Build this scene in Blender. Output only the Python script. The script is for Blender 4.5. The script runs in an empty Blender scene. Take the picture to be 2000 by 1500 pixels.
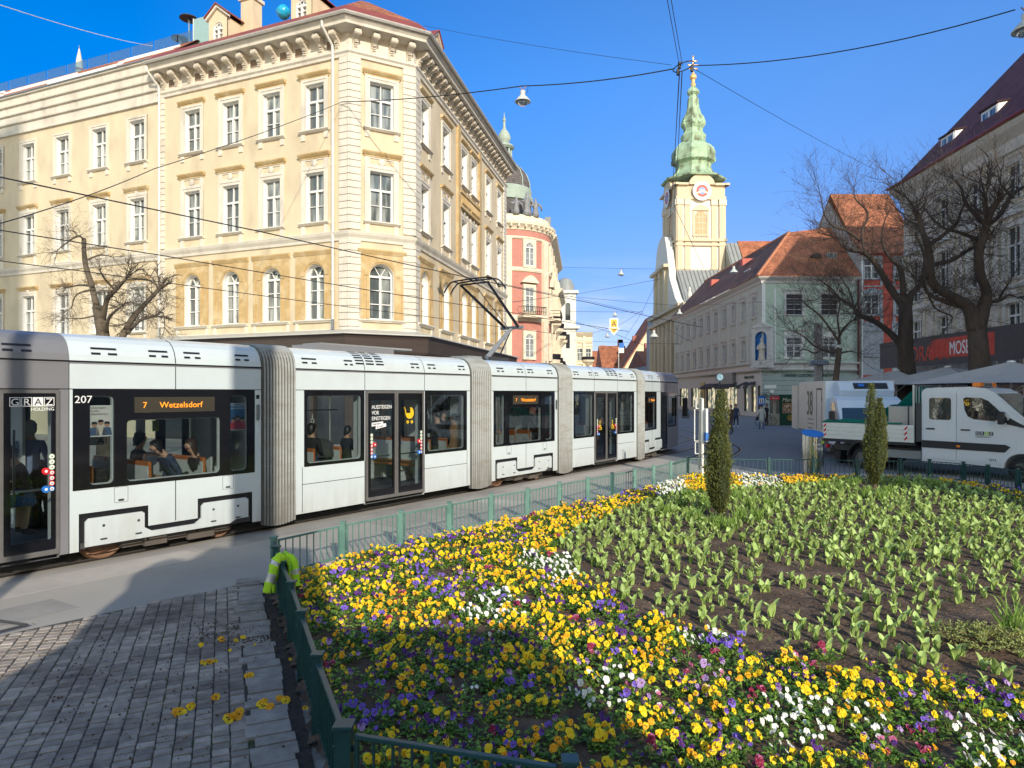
import bpy, math, random
from mathutils import Vector, Matrix
R = math.radians
PI = math.pi
scene = bpy.context.scene
COL = scene.collection
F, H, HY = 1333.0, 2.5, 768.0

def P(x, y, Y):
    return Vector(((x - 1000) / F * Y, Y, H + (HY - y) / F * Y))

def G(x, y, z=0.0):
    Y = F * (H - z) / (y - HY)
    return Vector(((x - 1000) / F * Y, Y, z))

# ---------------------------------------------------------------- materials
MATS = {}

def mat(name, col, rough=.6, var=.12, scale=3., metal=0., bump=0., bscale=25., spec=.5, col2=None, c2scale=1.5,
        c2lo=.5, c2hi=.7, emit=0., island=0., coat=0., sheen=0., stretch=None, trans=0., world=False, grime=None):
    if name in MATS:
        return MATS[name]
    m = bpy.data.materials.new(name)
    m.use_nodes = True
    nt = m.node_tree
    N, L = nt.nodes, nt.links
    b = N['Principled BSDF']
    c = (*col, 1)
    b.inputs['Roughness'].default_value = rough
    b.inputs['Metallic'].default_value = metal
    b.inputs['Specular IOR Level'].default_value = spec
    b.inputs['Coat Weight'].default_value = coat
    tc = N.new('ShaderNodeTexCoord')
    src = tc.outputs['Object']
    if world:
        src = N.new('ShaderNodeNewGeometry').outputs['Position']
    if stretch:
        mp = N.new('ShaderNodeMapping')
        mp.inputs['Scale'].default_value = stretch
        L.new(src, mp.inputs['Vector'])
        src = mp.outputs['Vector']
    n = N.new('ShaderNodeTexNoise')
    n.inputs['Scale'].default_value = scale
    n.inputs['Detail'].default_value = 6
    n.inputs['Roughness'].default_value = .65
    L.new(src, n.inputs['Vector'])
    mr = N.new('ShaderNodeMapRange')
    mr.inputs['From Min'].default_value = .3
    mr.inputs['From Max'].default_value = .7
    mr.inputs['To Min'].default_value = 1 - var
    mr.inputs['To Max'].default_value = 1 + var
    L.new(n.outputs['Fac'], mr.inputs['Value'])
    val = mr.outputs['Result']
    if island:
        g = N.new('ShaderNodeNewGeometry')
        m2 = N.new('ShaderNodeMapRange')
        m2.inputs['To Min'].default_value = 1 - island
        m2.inputs['To Max'].default_value = 1 + island
        L.new(g.outputs['Random Per Island'], m2.inputs['Value'])
        mm = N.new('ShaderNodeMath')
        mm.operation = 'MULTIPLY'
        L.new(val, mm.inputs[0])
        L.new(m2.outputs['Result'], mm.inputs[1])
        val = mm.outputs[0]
    base = None
    if col2:
        n2 = N.new('ShaderNodeTexNoise')
        n2.inputs['Scale'].default_value = c2scale
        n2.inputs['Detail'].default_value = 5
        L.new(src, n2.inputs['Vector'])
        r2 = N.new('ShaderNodeMapRange')
        r2.inputs['From Min'].default_value = c2lo
        r2.inputs['From Max'].default_value = c2hi
        L.new(n2.outputs['Fac'], r2.inputs['Value'])
        mx = N.new('ShaderNodeMix')
        mx.data_type = 'RGBA'
        mx.inputs['A'].default_value = c
        mx.inputs['B'].default_value = (*col2, 1)
        L.new(r2.outputs['Result'], mx.inputs['Factor'])
        base = mx.outputs['Result']
    if grime:
        gc, z0, z1, ga = grime
        sz = N.new('ShaderNodeSeparateXYZ')
        L.new(tc.outputs['Object'], sz.inputs[0])
        gr = N.new('ShaderNodeMapRange')
        gr.inputs['From Min'].default_value = z1
        gr.inputs['From Max'].default_value = z0
        L.new(sz.outputs[2], gr.inputs['Value'])
        gn = N.new('ShaderNodeTexNoise')
        gm_ = N.new('ShaderNodeMapping')
        gm_.inputs['Scale'].default_value = (6, 6, .8)
        L.new(tc.outputs['Object'], gm_.inputs['Vector'])
        L.new(gm_.outputs[0], gn.inputs['Vector'])
        gn.inputs['Scale'].default_value = 1.5
        gn.inputs['Detail'].default_value = 6
        g2 = N.new('ShaderNodeMath')
        g2.operation = 'MULTIPLY'
        L.new(gr.outputs['Result'], g2.inputs[0])
        L.new(gn.outputs['Fac'], g2.inputs[1])
        g3 = N.new('ShaderNodeMath')
        g3.operation = 'MULTIPLY'
        g3.use_clamp = True
        g3.inputs[1].default_value = ga
        L.new(g2.outputs[0], g3.inputs[0])
        gx = N.new('ShaderNodeMix')
        gx.data_type = 'RGBA'
        gx.inputs['A'].default_value = c
        if base:
            L.new(base, gx.inputs['A'])
        gx.inputs['B'].default_value = (*gc, 1)
        L.new(g3.outputs[0], gx.inputs['Factor'])
        base = gx.outputs['Result']
    vm = N.new('ShaderNodeVectorMath')
    vm.operation = 'SCALE'
    if base:
        L.new(base, vm.inputs[0])
    else:
        vm.inputs[0].default_value = col
    L.new(val, vm.inputs['Scale'])
    L.new(vm.outputs[0], b.inputs['Base Color'])
    if emit:
        L.new(vm.outputs[0], b.inputs['Emission Color'])
        b.inputs['Emission Strength'].default_value = emit
    if trans:
        b.inputs['Subsurface Weight'].default_value = 0
        tl = N.new('ShaderNodeBsdfTranslucent')
        L.new(vm.outputs[0], tl.inputs['Color'])
        ms = N.new('ShaderNodeMixShader')
        ms.inputs[0].default_value = trans
        L.new(b.outputs[0], ms.inputs[1])
        L.new(tl.outputs[0], ms.inputs[2])
        L.new(ms.outputs[0], N['Material Output'].inputs['Surface'])
    if bump:
        nb = N.new('ShaderNodeTexNoise')
        nb.inputs['Scale'].default_value = bscale
        nb.inputs['Detail'].default_value = 4
        L.new(src, nb.inputs['Vector'])
        bp = N.new('ShaderNodeBump')
        bp.inputs['Strength'].default_value = 1
        bp.inputs['Distance'].default_value = bump
        L.new(nb.outputs['Fac'], bp.inputs['Height'])
        L.new(bp.outputs[0], b.inputs['Normal'])
    MATS[name] = m
    return m

def glass(name, tint=(.8, .85, .85), gl=.08, rough=.02):
    if name in MATS:
        return MATS[name]
    m = bpy.data.materials.new(name)
    m.use_nodes = True
    N, L = m.node_tree.nodes, m.node_tree.links
    N.remove(N['Principled BSDF'])
    t = N.new('ShaderNodeBsdfTransparent')
    t.inputs[0].default_value = (*tint, 1)
    g = N.new('ShaderNodeBsdfGlossy')
    g.inputs['Roughness'].default_value = rough
    fr = N.new('ShaderNodeLayerWeight')
    fr.inputs['Blend'].default_value = .25
    ma = N.new('ShaderNodeMath')
    ma.operation = 'MULTIPLY_ADD'
    L.new(fr.outputs['Fresnel'], ma.inputs[0])
    ma.inputs[1].default_value = .6
    ma.inputs[2].default_value = gl
    ms = N.new('ShaderNodeMixShader')
    L.new(ma.outputs[0], ms.inputs[0])
    L.new(t.outputs[0], ms.inputs[1])
    L.new(g.outputs[0], ms.inputs[2])
    L.new(ms.outputs[0], N['Material Output'].inputs['Surface'])
    MATS[name] = m
    return m

def tilemat(name, c1, c2, bw, bh, mortar=.02, rough=.85, mcol=None, off=.5, bump=.02, noise=.25):
    """brick / tile / slate rows in object xz or xy space, given by uv-like object coords (x, z)"""
    if name in MATS:
        return MATS[name]
    m = bpy.data.materials.new(name)
    m.use_nodes = True
    N, L = m.node_tree.nodes, m.node_tree.links
    b = N['Principled BSDF']
    b.inputs['Roughness'].default_value = rough
    tc = N.new('ShaderNodeTexCoord')
    sx = N.new('ShaderNodeSeparateXYZ')
    L.new(tc.outputs['UV'], sx.inputs[0])
    cx = N.new('ShaderNodeCombineXYZ')
    L.new(sx.outputs[0], cx.inputs[0])
    L.new(sx.outputs[1], cx.inputs[1])
    bt = N.new('ShaderNodeTexBrick')
    bt.offset = off
    bt.inputs['Scale'].default_value = 1
    bt.inputs['Brick Width'].default_value = bw
    bt.inputs['Row Height'].default_value = bh
    bt.inputs['Mortar Size'].default_value = mortar
    bt.inputs['Mortar Smooth'].default_value = .3
    bt.inputs['Color1'].default_value = (*c1, 1)
    bt.inputs['Color2'].default_value = (*c2, 1)
    bt.inputs['Mortar'].default_value = (*(mcol or [k * .35 for k in c1]), 1)
    L.new(cx.outputs[0], bt.inputs['Vector'])
    n = N.new('ShaderNodeTexNoise')
    n.inputs['Scale'].default_value = .8
    n.inputs['Detail'].default_value = 7
    L.new(tc.outputs['Object'], n.inputs['Vector'])
    mr = N.new('ShaderNodeMapRange')
    mr.inputs['From Min'].default_value = .3
    mr.inputs['From Max'].default_value = .7
    mr.inputs['To Min'].default_value = 1 - noise
    mr.inputs['To Max'].default_value = 1 + noise
    L.new(n.outputs['Fac'], mr.inputs['Value'])
    vm = N.new('ShaderNodeVectorMath')
    vm.operation = 'SCALE'
    L.new(bt.outputs['Color'], vm.inputs[0])
    L.new(mr.outputs['Result'], vm.inputs['Scale'])
    L.new(vm.outputs[0], b.inputs['Base Color'])
    bp = N.new('ShaderNodeBump')
    bp.inputs['Distance'].default_value = bump
    bp.invert = True
    L.new(bt.outputs['Fac'], bp.inputs['Height'])
    L.new(bp.outputs[0], b.inputs['Normal'])
    MATS[name] = m
    return m

# ---------------------------------------------------------------- mesh builder
WM = {}

class MB:
    def __init__(s, T=None):
        s.v, s.f, s.m, s.mats, s.cur, s.T, s.sm, s.smooth = [], [], [], [], 0, T, [], False

    def mat(s, m):
        if m not in s.mats:
            s.mats.append(m)
        s.cur = s.mats.index(m)
        return s

    def add(s, vs, fs):
        o = len(s.v)
        if s.T is not None:
            vs = [s.T @ Vector(p) for p in vs]
        s.v.extend(tuple(p) for p in vs)
        for f in fs:
            s.f.append(tuple(i + o for i in f))
            s.m.append(s.cur)
            s.sm.append(s.smooth)
        return s

    def box(s, x0, x1, y0, y1, z0, z1):
        return s.add([(x0, y0, z0), (x1, y0, z0), (x1, y1, z0), (x0, y1, z0), (x0, y0, z1), (x1, y0, z1), (x1, y1, z1), (x0, y1, z1)],
                     [(0, 3, 2, 1), (4, 5, 6, 7), (0, 1, 5, 4), (1, 2, 6, 5), (2, 3, 7, 6), (3, 0, 4, 7)])

    def bbox(s, x0, x1, y0, y1, z0, z1, b=.02):
        """box with bevelled edges (octagonal in all sections)"""
        vs, fs = [], []
        X, Y, Z = (x0, x1), (y0, y1), (z0, z1)
        idx = {}
        for i in (0, 1):
            for j in (0, 1):
                for k in (0, 1):
                    sx, sy, sz = (b if i == 0 else -b), (b if j == 0 else -b), (b if k == 0 else -b)
                    for a, q in enumerate(((0, sy, sz), (sx, 0, sz), (sx, sy, 0))):
                        idx[i, j, k, a] = len(vs)
                        vs.append((X[i] + q[0], Y[j] + q[1], Z[k] + q[2]))
        for i in (0, 1):
            fs.append([idx[i, 0, 0, 0], idx[i, 0, 1, 0], idx[i, 1, 1, 0], idx[i, 1, 0, 0]][::(1 if i == 0 else -1)])
            fs.append([idx[0, i, 0, 1], idx[1, i, 0, 1], idx[1, i, 1, 1], idx[0, i, 1, 1]][::(1 if i == 0 else -1)])
            fs.append([idx[0, 0, i, 2], idx[0, 1, i, 2], idx[1, 1, i, 2], idx[1, 0, i, 2]][::(1 if i == 0 else -1)])
            for j in (0, 1):
                e = (i + j) % 2 == 0
                fs.append([idx[i, j, 0, 0], idx[i, j, 1, 0], idx[i, j, 1, 1], idx[i, j, 0, 1]][::(-1 if e else 1)])
                fs.append([idx[i, 0, j, 0], idx[i, 1, j, 0], idx[i, 1, j, 2], idx[i, 0, j, 2]][::(1 if e else -1)])
                fs.append([idx[0, i, j, 1], idx[1, i, j, 1], idx[1, i, j, 2], idx[0, i, j, 2]][::(-1 if e else 1)])
                for k in (0, 1):
                    e2 = (i + j + k) % 2 == 0
                    fs.append([idx[i, j, k, 0], idx[i, j, k, 1], idx[i, j, k, 2]][::(1 if e2 else -1)])
        return s.add(vs, fs)

    def quad(s, *p):
        return s.add(p, [tuple(range(len(p)))])

    def tube(s, pts, r, n=8, cap=True):
        pts = [Vector(p) for p in pts]
        rs = r if isinstance(r, (list, tuple)) else [r] * len(pts)
        vs, fs = [], []
        up = None
        for i, p in enumerate(pts):
            d = (pts[min(i + 1, len(pts) - 1)] - pts[max(i - 1, 0)])
            if d.length < 1e-9:
                d = Vector((0, 0, 1))
            d.normalize()
            if up is None:
                up = Vector((0, 0, 1)) if abs(d.z) < .9 else Vector((1, 0, 0))
            a = d.cross(up)
            if a.length < 1e-6:
                a = d.orthogonal()
            a.normalize()
            b = d.cross(a)
            up = -b if False else up
            for k in range(n):
                t = 2 * PI * k / n
                vs.append(p + (a * math.cos(t) + b * math.sin(t)) * rs[i])
        for i in range(len(pts) - 1):
            for k in range(n):
                k2 = (k + 1) % n
                fs.append((i * n + k, i * n + k2, (i + 1) * n + k2, (i + 1) * n + k))
        if cap:
            fs.append(tuple(range(n))[::-1])
            fs.append(tuple((len(pts) - 1) * n + k for k in range(n)))
        return s.add(vs, fs)

    def lathe(s, prof, n=16, c=(0, 0, 0), a0=0., a1=2 * PI, cap=True, sx=1., sy=1.):
        full = abs(a1 - a0 - 2 * PI) < 1e-6
        m = n if full else n + 1
        vs, fs = [], []
        for r, z in prof:
            for k in range(m):
                t = a0 + (a1 - a0) * k / n
                vs.append((c[0] + r * math.cos(t) * sx, c[1] + r * math.sin(t) * sy, c[2] + z))
        for i in range(len(prof) - 1):
            for k in range(n):
                k2 = (k + 1) % m
                fs.append((i * m + k, i * m + k2, (i + 1) * m + k2, (i + 1) * m + k))
        if cap and full:
            if prof[0][0] > 1e-4:
                fs.append(tuple(range(m))[::-1])
            if prof[-1][0] > 1e-4:
                fs.append(tuple((len(prof) - 1) * m + k for k in range(m)))
        return s.add(vs, fs)

    def prism(s, poly, a, b, ax='y'):
        """poly in the plane normal to ax, extruded from a to b. y: (x,z)  x: (y,z)  z: (x,y)"""
        n = len(poly)
        def pt(q, t):
            return (q[0], t, q[1]) if ax == 'y' else ((t, q[0], q[1]) if ax == 'x' else (q[0], q[1], t))
        vs = [pt(q, a) for q in poly] + [pt(q, b) for q in poly]
        fs = [tuple(range(n)), tuple(range(2 * n - 1, n - 1, -1))]
        for i in range(n):
            j = (i + 1) % n
            fs.append((i, i + n, j + n, j))
        return s.add(vs, fs)

    def disc(s, c, r, y, n=16, ax='y', rx=None):
        rx = rx or r
        if ax == 'y':
            vs = [(c[0] + rx * math.cos(2 * PI * k / n), y, c[1] + r * math.sin(2 * PI * k / n)) for k in range(n)]
        else:
            vs = [(c[0] + rx * math.cos(2 * PI * k / n), c[1] + r * math.sin(2 * PI * k / n), y) for k in range(n)]
        return s.add(vs, [tuple(range(n))])

    def sweep(s, path, prof, closed=False, caps=True):
        """path: 2d points left-to-right; prof: (out, z); out = to the right of travel direction"""
        n = len(path)
        pts = [Vector(p[:2]) for p in path]
        offs = []
        for i in range(n):
            def nrm(a, b):
                d = (b - a).normalized()
                return Vector((d.y, -d.x))
            if closed:
                n1, n2 = nrm(pts[i - 1], pts[i]), nrm(pts[i], pts[(i + 1) % n])
            else:
                n1 = nrm(pts[max(i - 1, 0)], pts[max(i - 1, 0) + 1])
                n2 = nrm(pts[min(i, n - 2)], pts[min(i, n - 2) + 1])
            m = (n1 + n2)
            m = m / max(m.dot(n1), .2) if m.length > 1e-6 else n1
            offs.append(m)
        vs, fs = [], []
        k = len(prof)
        for i in range(n):
            for o, z in prof:
                q = pts[i] + offs[i] * o
                vs.append((q.x, q.y, z))
        for i in range(n if closed else n - 1):
            j = (i + 1) % n
            for a in range(k - 1):
                fs.append((i * k + a, j * k + a, j * k + a + 1, i * k + a + 1))
        if caps and not closed and k > 2:
            fs.append(tuple(range(k)))
            fs.append(tuple((n - 1) * k + a for a in range(k))[::-1])
        return s.add(vs, fs)

    def wall(s, x0, x1, z0, z1, holes, depth=.25, y=0., rev=None):
        """wall face in plane y, with holes (xa, xb, za, zb, arch) and reveals going to y+depth"""
        xs = sorted({x0, x1} | {h[0] for h in holes} | {h[1] for h in holes})
        zs = sorted({z0, z1} | {h[2] for h in holes} | {h[3] for h in holes})
        xs = [x for x in xs if x0 - 1e-6 <= x <= x1 + 1e-6]
        zs = [z for z in zs if z0 - 1e-6 <= z <= z1 + 1e-6]
        for i in range(len(xs) - 1):
            for j in range(len(zs) - 1):
                cx, cz = (xs[i] + xs[i + 1]) / 2, (zs[j] + zs[j + 1]) / 2
                if any(h[0] < cx < h[1] and h[2] < cz < h[3] for h in holes):
                    continue
                s.quad((xs[i], y, zs[j]), (xs[i + 1], y, zs[j]), (xs[i + 1], y, zs[j + 1]), (xs[i], y, zs[j + 1]))
        c0 = s.cur
        if rev:
            s.mat(rev)
        for h in holes:
            a, b, c, d = h[:4]
            arch = len(h) > 4 and h[4]
            zt = d - (b - a) / 2 if arch else d
            s.quad((a, y, c), (a, y + depth, c), (a, y + depth, zt), (a, y, zt))
            s.quad((b, y, c), (b, y, zt), (b, y + depth, zt), (b, y + depth, c))
            s.quad((a, y, c), (b, y, c), (b, y + depth, c), (a, y + depth, c))
            if arch:
                r, mx = (b - a) / 2, (a + b) / 2
                arc = [(mx + r * math.cos(PI - PI * k / 12), zt + r * math.sin(PI * k / 12)) for k in range(13)]
                for k in range(12):
                    p, q = arc[k], arc[k + 1]
                    s.quad((p[0], y, p[1]), (p[0], y + depth, p[1]), (q[0], y + depth, q[1]), (q[0], y, q[1]))
                cc = s.cur
                s.cur = c0
                for k in range(12):
                    p, q = arc[k], arc[k + 1]
                    s.quad((p[0], y, p[1]), (q[0], y, q[1]), (q[0], y, d), (p[0], y, d))
                s.cur = cc
            else:
                s.quad((a, y, d), (a, y + depth, d), (b, y + depth, d), (b, y, d))
        s.cur = c0
        return s

    def mesh(s, name, uvf=None):
        me = bpy.data.meshes.new(name)
        me.from_pydata(s.v, [], s.f)
        for m in s.mats:
            me.materials.append(m)
        if s.f:
            me.polygons.foreach_set('material_index', s.m)
            me.polygons.foreach_set('use_smooth', s.sm)
        if uvf:
            uv = me.uv_layers.new(name='uv')
            for p in me.polygons:
                n = p.normal
                for li in p.loop_indices:
                    c = me.vertices[me.loops[li].vertex_index].co
                    uv.data[li].uv = uvf(c, n)
        me.update()
        return me

    def build(s, name, parent=None, M=None, uvf=None):
        return put(name, s.mesh(name, uvf), parent, M)

def roofuv(c, n):
    """uv along the contour line and up the slope of a roof face"""
    h = Vector((n.x, n.y, 0))
    if h.length < 1e-4:
        return (c.x, c.y)
    h.normalize()
    t = Vector((-h.y, h.x, 0))
    up = n.cross(t)
    return (c.dot(t), c.dot(up))

def put(name, me, parent=None, M=None):
    o = bpy.data.objects.new(name, me)
    COL.objects.link(o)
    M = M or Matrix()
    if parent is not None:
        o.parent = parent
        o.matrix_local = WM[parent.name].inverted() @ M
    else:
        o.matrix_world = M
    WM[o.name] = M.copy()
    return o

def tag(o, label=None, cat=None, group=None, kind=None):
    if label:
        o['label'] = label
    if cat:
        o['category'] = cat
    if group:
        o['group'] = group
    if kind:
        o['kind'] = kind
    return o

def thing(name, label, cat, M=None, group=None):
    o = put(name, None, None, M if isinstance(M, Matrix) else Matrix.Translation(M or (0, 0, 0)))
    o.empty_display_size = .3
    return tag(o, label, cat, group)

def T(x, y, z=0., rz=0.):
    return Matrix.Translation((x, y, z)) @ Matrix.Rotation(rz, 4, 'Z')

def frame(o, d, z=0.):
    """facade frame: x along d, y inward, z up"""
    d = Vector(d[:2]).normalized()
    return Matrix(((d.x, -d.y, 0, o[0]), (d.y, d.x, 0, o[1]), (0, 0, 1, z), (0, 0, 0, 1)))

def text(name, s, size, m, parent, M, ex=.003, align='LEFT', sx=1., shear=0.):
    """letters standing in the xz plane of M, facing -y"""
    cu = bpy.data.curves.new(name, 'FONT')
    cu.body = s
    cu.size = size
    cu.extrude = ex
    cu.align_x = align
    cu.shear = shear
    cu.resolution_u = 3
    o = bpy.data.objects.new(name, cu)
    COL.objects.link(o)
    dg = bpy.context.evaluated_depsgraph_get()
    me = bpy.data.meshes.new_from_object(o.evaluated_get(dg))
    bpy.data.objects.remove(o)
    me.materials.clear()
    me.materials.append(m)
    return put(name, me, parent, M @ Matrix.Rotation(PI / 2, 4, 'X') @ Matrix.Diagonal((sx, 1, 1, 1)))

def copytree(o, parent=None, M=None):
    c = o.copy()
    COL.objects.link(c)
    if parent is not None:
        c.parent = parent
    if M is not None:
        c.matrix_local = M if parent is None else WM[parent.name].inverted() @ M
        WM[c.name] = M.copy()
    for ch in o.children:
        copytree(ch, c)
    return c

# ---------------------------------------------------------------- shared materials
WHITE = mat('white_plaster', (.66, .61, .51), .8, .08, 2, bump=.003, bscale=30, col2=(.46, .41, .34), c2scale=1.1, c2lo=.52, c2hi=.82, world=True, stretch=(1, 1, .5))
TRIM = mat('white_window_paint', (.78, .77, .72), .5, .04)
YEL = mat('yellow_plaster', (.65, .545, .37), .85, .07, 1.0, bump=.003, bscale=40, col2=(.48, .40, .28), c2scale=.9, c2lo=.48, c2hi=.80, world=True, stretch=(1, 1, .45))
OCH = mat('ochre_plaster', (.50, .35, .16), .85, .12, 4, bump=.006, bscale=18, col2=(.60, .47, .27), c2scale=1.6, c2lo=.48, c2hi=.68, world=True)
STONE = mat('pale_stone', (.62, .55, .44), .85, .12, 3, bump=.012, bscale=14)
PANE = mat('window_pane', (.085, .10, .10), .04, .3, 1.2, spec=.8, col2=(.30, .32, .30), c2scale=.9, c2lo=.46, c2hi=.60, stretch=(3.5, 3.5, .45), world=True)
PANED = mat('dark_window_pane', (.035, .04, .045), .04, .3, 1.2, spec=.8)
DARK = mat('black_paint', (.012, .012, .014), .4, .1)
DGREY = mat('dark_grey_metal', (.05, .052, .055), .45, .1)
STEEL = mat('brushed_steel', (.45, .46, .46), .32, .08, 4, metal=1)
REDROOF = mat('red_metal_roof', (.27, .07, .045), .5, .1, 2)
COPPER = mat('green_copper', (.32, .45, .30), .75, .25, .8, bump=.03, bscale=3, col2=(.12, .14, .08), c2scale=.7, c2lo=.47, c2hi=.66, stretch=(1, 1, .6))
LEAD = mat('lead_grey_roof', (.26, .27, .26), .55, .15, 1, stretch=(1, 1, .3))
GOLD = mat('gilded_metal', (.85, .60, .16), .3, .1, metal=1)
RUBBER = mat('black_rubber', (.015, .015, .016), .8, .1)
TILE = tilemat('orange_roof_tile', (.46, .17, .08), (.30, .10, .05), .22, .30, .012, noise=.35)
TILED = tilemat('brown_roof_tile', (.25, .12, .075), (.12, .06, .045), .22, .30, .012, noise=.45)
SLATE = tilemat('grey_slate', (.15, .13, .12), (.10, .09, .085), .35, .25, .01, noise=.2)
# ================================================================= windows
WCACHE = {}

def window_meshes(w, h, k):
    """k: dict(arch, bars, surround, sw, hood, frieze, sill, legs, pane, trans)  local origin = bottom centre of the hole on the wall face"""
    key = (round(w, 2), round(h, 2), tuple(sorted((a, str(b)) for a, b in k.items())))
    if key in WCACHE:
        return WCACHE[key]
    d = k.get('depth', .22)
    fm = k.get('fmat', TRIM)
    f = MB().mat(fm)
    hw = w / 2
    y0, y1 = d - .05, d + .05
    b = .06
    tr = k.get('trans', .64)
    arch = k.get('arch')
    ztop = h - hw if arch else h
    zt = ztop if arch else h * tr
    f.box(-hw, -hw + b, y0, y1, 0, ztop)
    f.box(hw - b, hw, y0, y1, 0, ztop)
    f.box(-hw + b, hw - b, y0, y1, 0, b)
    f.box(-hw + b, hw - b, y0 - .03, y1, zt - .05, zt + .05)
    f.box(-.05, .05, y0 - .02, y1, b, zt - .05)
    if arch:
        n = 12
        for i in range(n):
            a0, a1 = PI * i / n, PI * (i + 1) / n
            q = [(hw * math.cos(a0), zt + hw * math.sin(a0)), (hw * math.cos(a1), zt + hw * math.sin(a1)),
                 ((hw - b) * math.cos(a1), zt + (hw - b) * math.sin(a1)), ((hw - b) * math.cos(a0), zt + (hw - b) * math.sin(a0))]
            f.prism(q, y0, y1)
        for a in (PI * .33, PI * .67):
            ca, sa = math.cos(a), math.sin(a)
            f.prism([(-.02 * sa, zt + .02 * ca), ((hw - b) * ca - .02 * sa, zt + (hw - b) * sa), ((hw - b) * ca + .02 * sa, zt + (hw - b) * sa + .0), (.02 * sa, zt - .02 * ca)], y0, y1 - .02)
        for z in (zt * .36, zt * .68):
            f.box(-hw + b, -.05, y0 + .01, y1 - .02, z - .02, z + .02)
            f.box(.05, hw - b, y0 + .01, y1 - .02, z - .02, z + .02)
    else:
        f.box(-hw + b, hw - b, y0, y1, h - b, h)
        f.box(-.02, .02, y0, y1 - .02, zt + .05, h - b)
        if k.get('bars', 1):
            z = b + (zt - b) * .5
            f.box(-hw + b, -.05, y0 + .01, y1 - .02, z - .015, z + .015)
            f.box(.05, hw - b, y0 + .01, y1 - .02, z - .015, z + .015)
        for x in (-hw + b, hw - b):
            f.box(x - .025, x + .025, y0 - .01, y1 - .02, b, zt - .05)
    if k.get('blind'):
        f.mat(k['blind']).box(-hw + b, hw - b, y1 - .03, y1 - .01, h * .72, h - b)
        f.mat(fm)
    p = MB().mat(k.get('pane', PANE))
    p.box(-hw, hw, d + .04, d + .08, 0, h if not arch else zt)
    if arch:
        p.prism([(hw * math.cos(PI * i / 12), zt + hw * math.sin(PI * i / 12)) for i in range(13)], d + .04, d + .08)
    parts = [('frame', f), ('pane', p)]
    sur = k.get('surround')
    sw = k.get('sw', .18)
    if sur and not arch:
        s = MB().mat(sur)
        fr = k.get('frieze', 0.)
        for (o, i, dd) in ((sw, .0, .04), (sw, sw * .55, .07)):
            s.box(-hw - o, -hw - i, -dd, .0, 0, h + i)
            s.box(hw + i, hw + o, -dd, .0, 0, h + i)
            s.box(-hw - o, hw + o, -dd, .0, h + i, h + o)
        if fr:
            z0 = h + sw
            s.box(-hw - sw, -hw - .02, -.05, 0, z0, z0 + fr)
            s.box(hw + .02, hw + sw, -.05, 0, z0, z0 + fr)
            s.box(-hw - .02, hw + .02, -.04, 0, z0 + fr - .07, z0 + fr)
            s.box(-hw - .02, hw + .02, -.04, 0, z0, z0 + .06)
            s.lathe([(.0, 0), (.13, 0), (.17, .03), (.1, .05), (0, .06)], 12)
            m = len(s.v) - 5 * 12
            for i in range(m, len(s.v)):
                x, y, z = s.v[i]
                s.v[i] = (x, -.03 - z, z0 + fr / 2 + y)
        parts.append(('surround', s))
    hood = k.get('hood')
    if hood:
        hz = h + sw + k.get('frieze', 0.) if not arch else h + k.get('hoodup', .75)
        e = k.get('he', .12)
        x = hw + sw + e
        m = MB().mat(hood)
        m.box(-x + .06, x - .06, -.07, 0, hz, hz + .08)
        m.prism([(0, hz + .08), (-.10, hz + .08), (-.20, hz + .19), (-.22, hz + .25), (0, hz + .27)], -x, x, 'x')
        parts.append(('hood', m))
    if k.get('sill'):
        m = MB().mat(k['sill'])
        x = hw + sw + .08
        m.prism([(.12, -.02), (-.18, -.03), (-.2, -.08), (-.1, -.16), (0, -.17)], -x, x, 'x')
        lg = k.get('legs', 0)
        if lg:
            m.box(-x + .08, -x + .32, -.06, 0, -.17 - lg, -.17)
            m.box(x - .32, x - .08, -.06, 0, -.17 - lg, -.17)
            if lg > .4:
                m.box(-x + .32, x - .32, -.05, 0, -.17 - lg, -.17 - lg + .12)
        parts.append(('sill', m))
    res = [(n, m.mesh(n)) for n, m in parts]
    WCACHE[key] = res
    return res

def window(parent, M, x, z, w, h, k, name='window'):
    ms = window_meshes(w, h, k)
    X = M @ Matrix.Translation((x, 0, z))
    root = put(name, ms[0][1], parent, X)
    for n, me in ms[1:]:
        put(n, me, root, X)
    return root

def path_len(pts):
    return [(Vector(pts[i + 1]) - Vector(pts[i])).length for i in range(len(pts) - 1)]

# ================================================================= yellow corner building
PA = Vector((-7.87, 33.0))
DL = Vector((.923, -.385)).normalized()
DC = Vector((.880, .474)).normalized()
DR = Vector((.2167, .976)).normalized()
PL = PA - DL * 12.65
PA2 = PA + DC * 3.29
PE = PA2 + DR * 20.5
FL, FC, FR = frame(PL, DL), frame(PA, DC), frame(PA2, DR)
bld = thing('corner_building', 'pale yellow corner house with ochre hoods, white quoins and bracketed cornice behind the tram', 'building', (PA.x, PA.y, 0))
kt = dict(surround=WHITE, hood=OCH, sill=WHITE, legs=.32, sw=.26)
km = dict(surround=WHITE, hood=OCH, sill=WHITE, legs=.62, sw=.26, frieze=.42)
ka = dict(arch=True, sill=WHITE, depth=.3, sw=.55)
ZT, ZM, ZA = 15.55, 10.97, 6.15
HT, HM, HA = 2.26, 2.45, 2.72
lcols = [12.65 - (2.045 + 2.72 * i) for i in range(4)]
rcols = [1.6, 5.2, 8.9, 11.1, 14.95, 18.3]
facs = [(FL, 12.65, lcols, 1.12), (FC, 3.29, [1.62], 1.2), (FR, 20.5, rcols, 1.15)]
pot = MB().mat(OCH)
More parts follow.
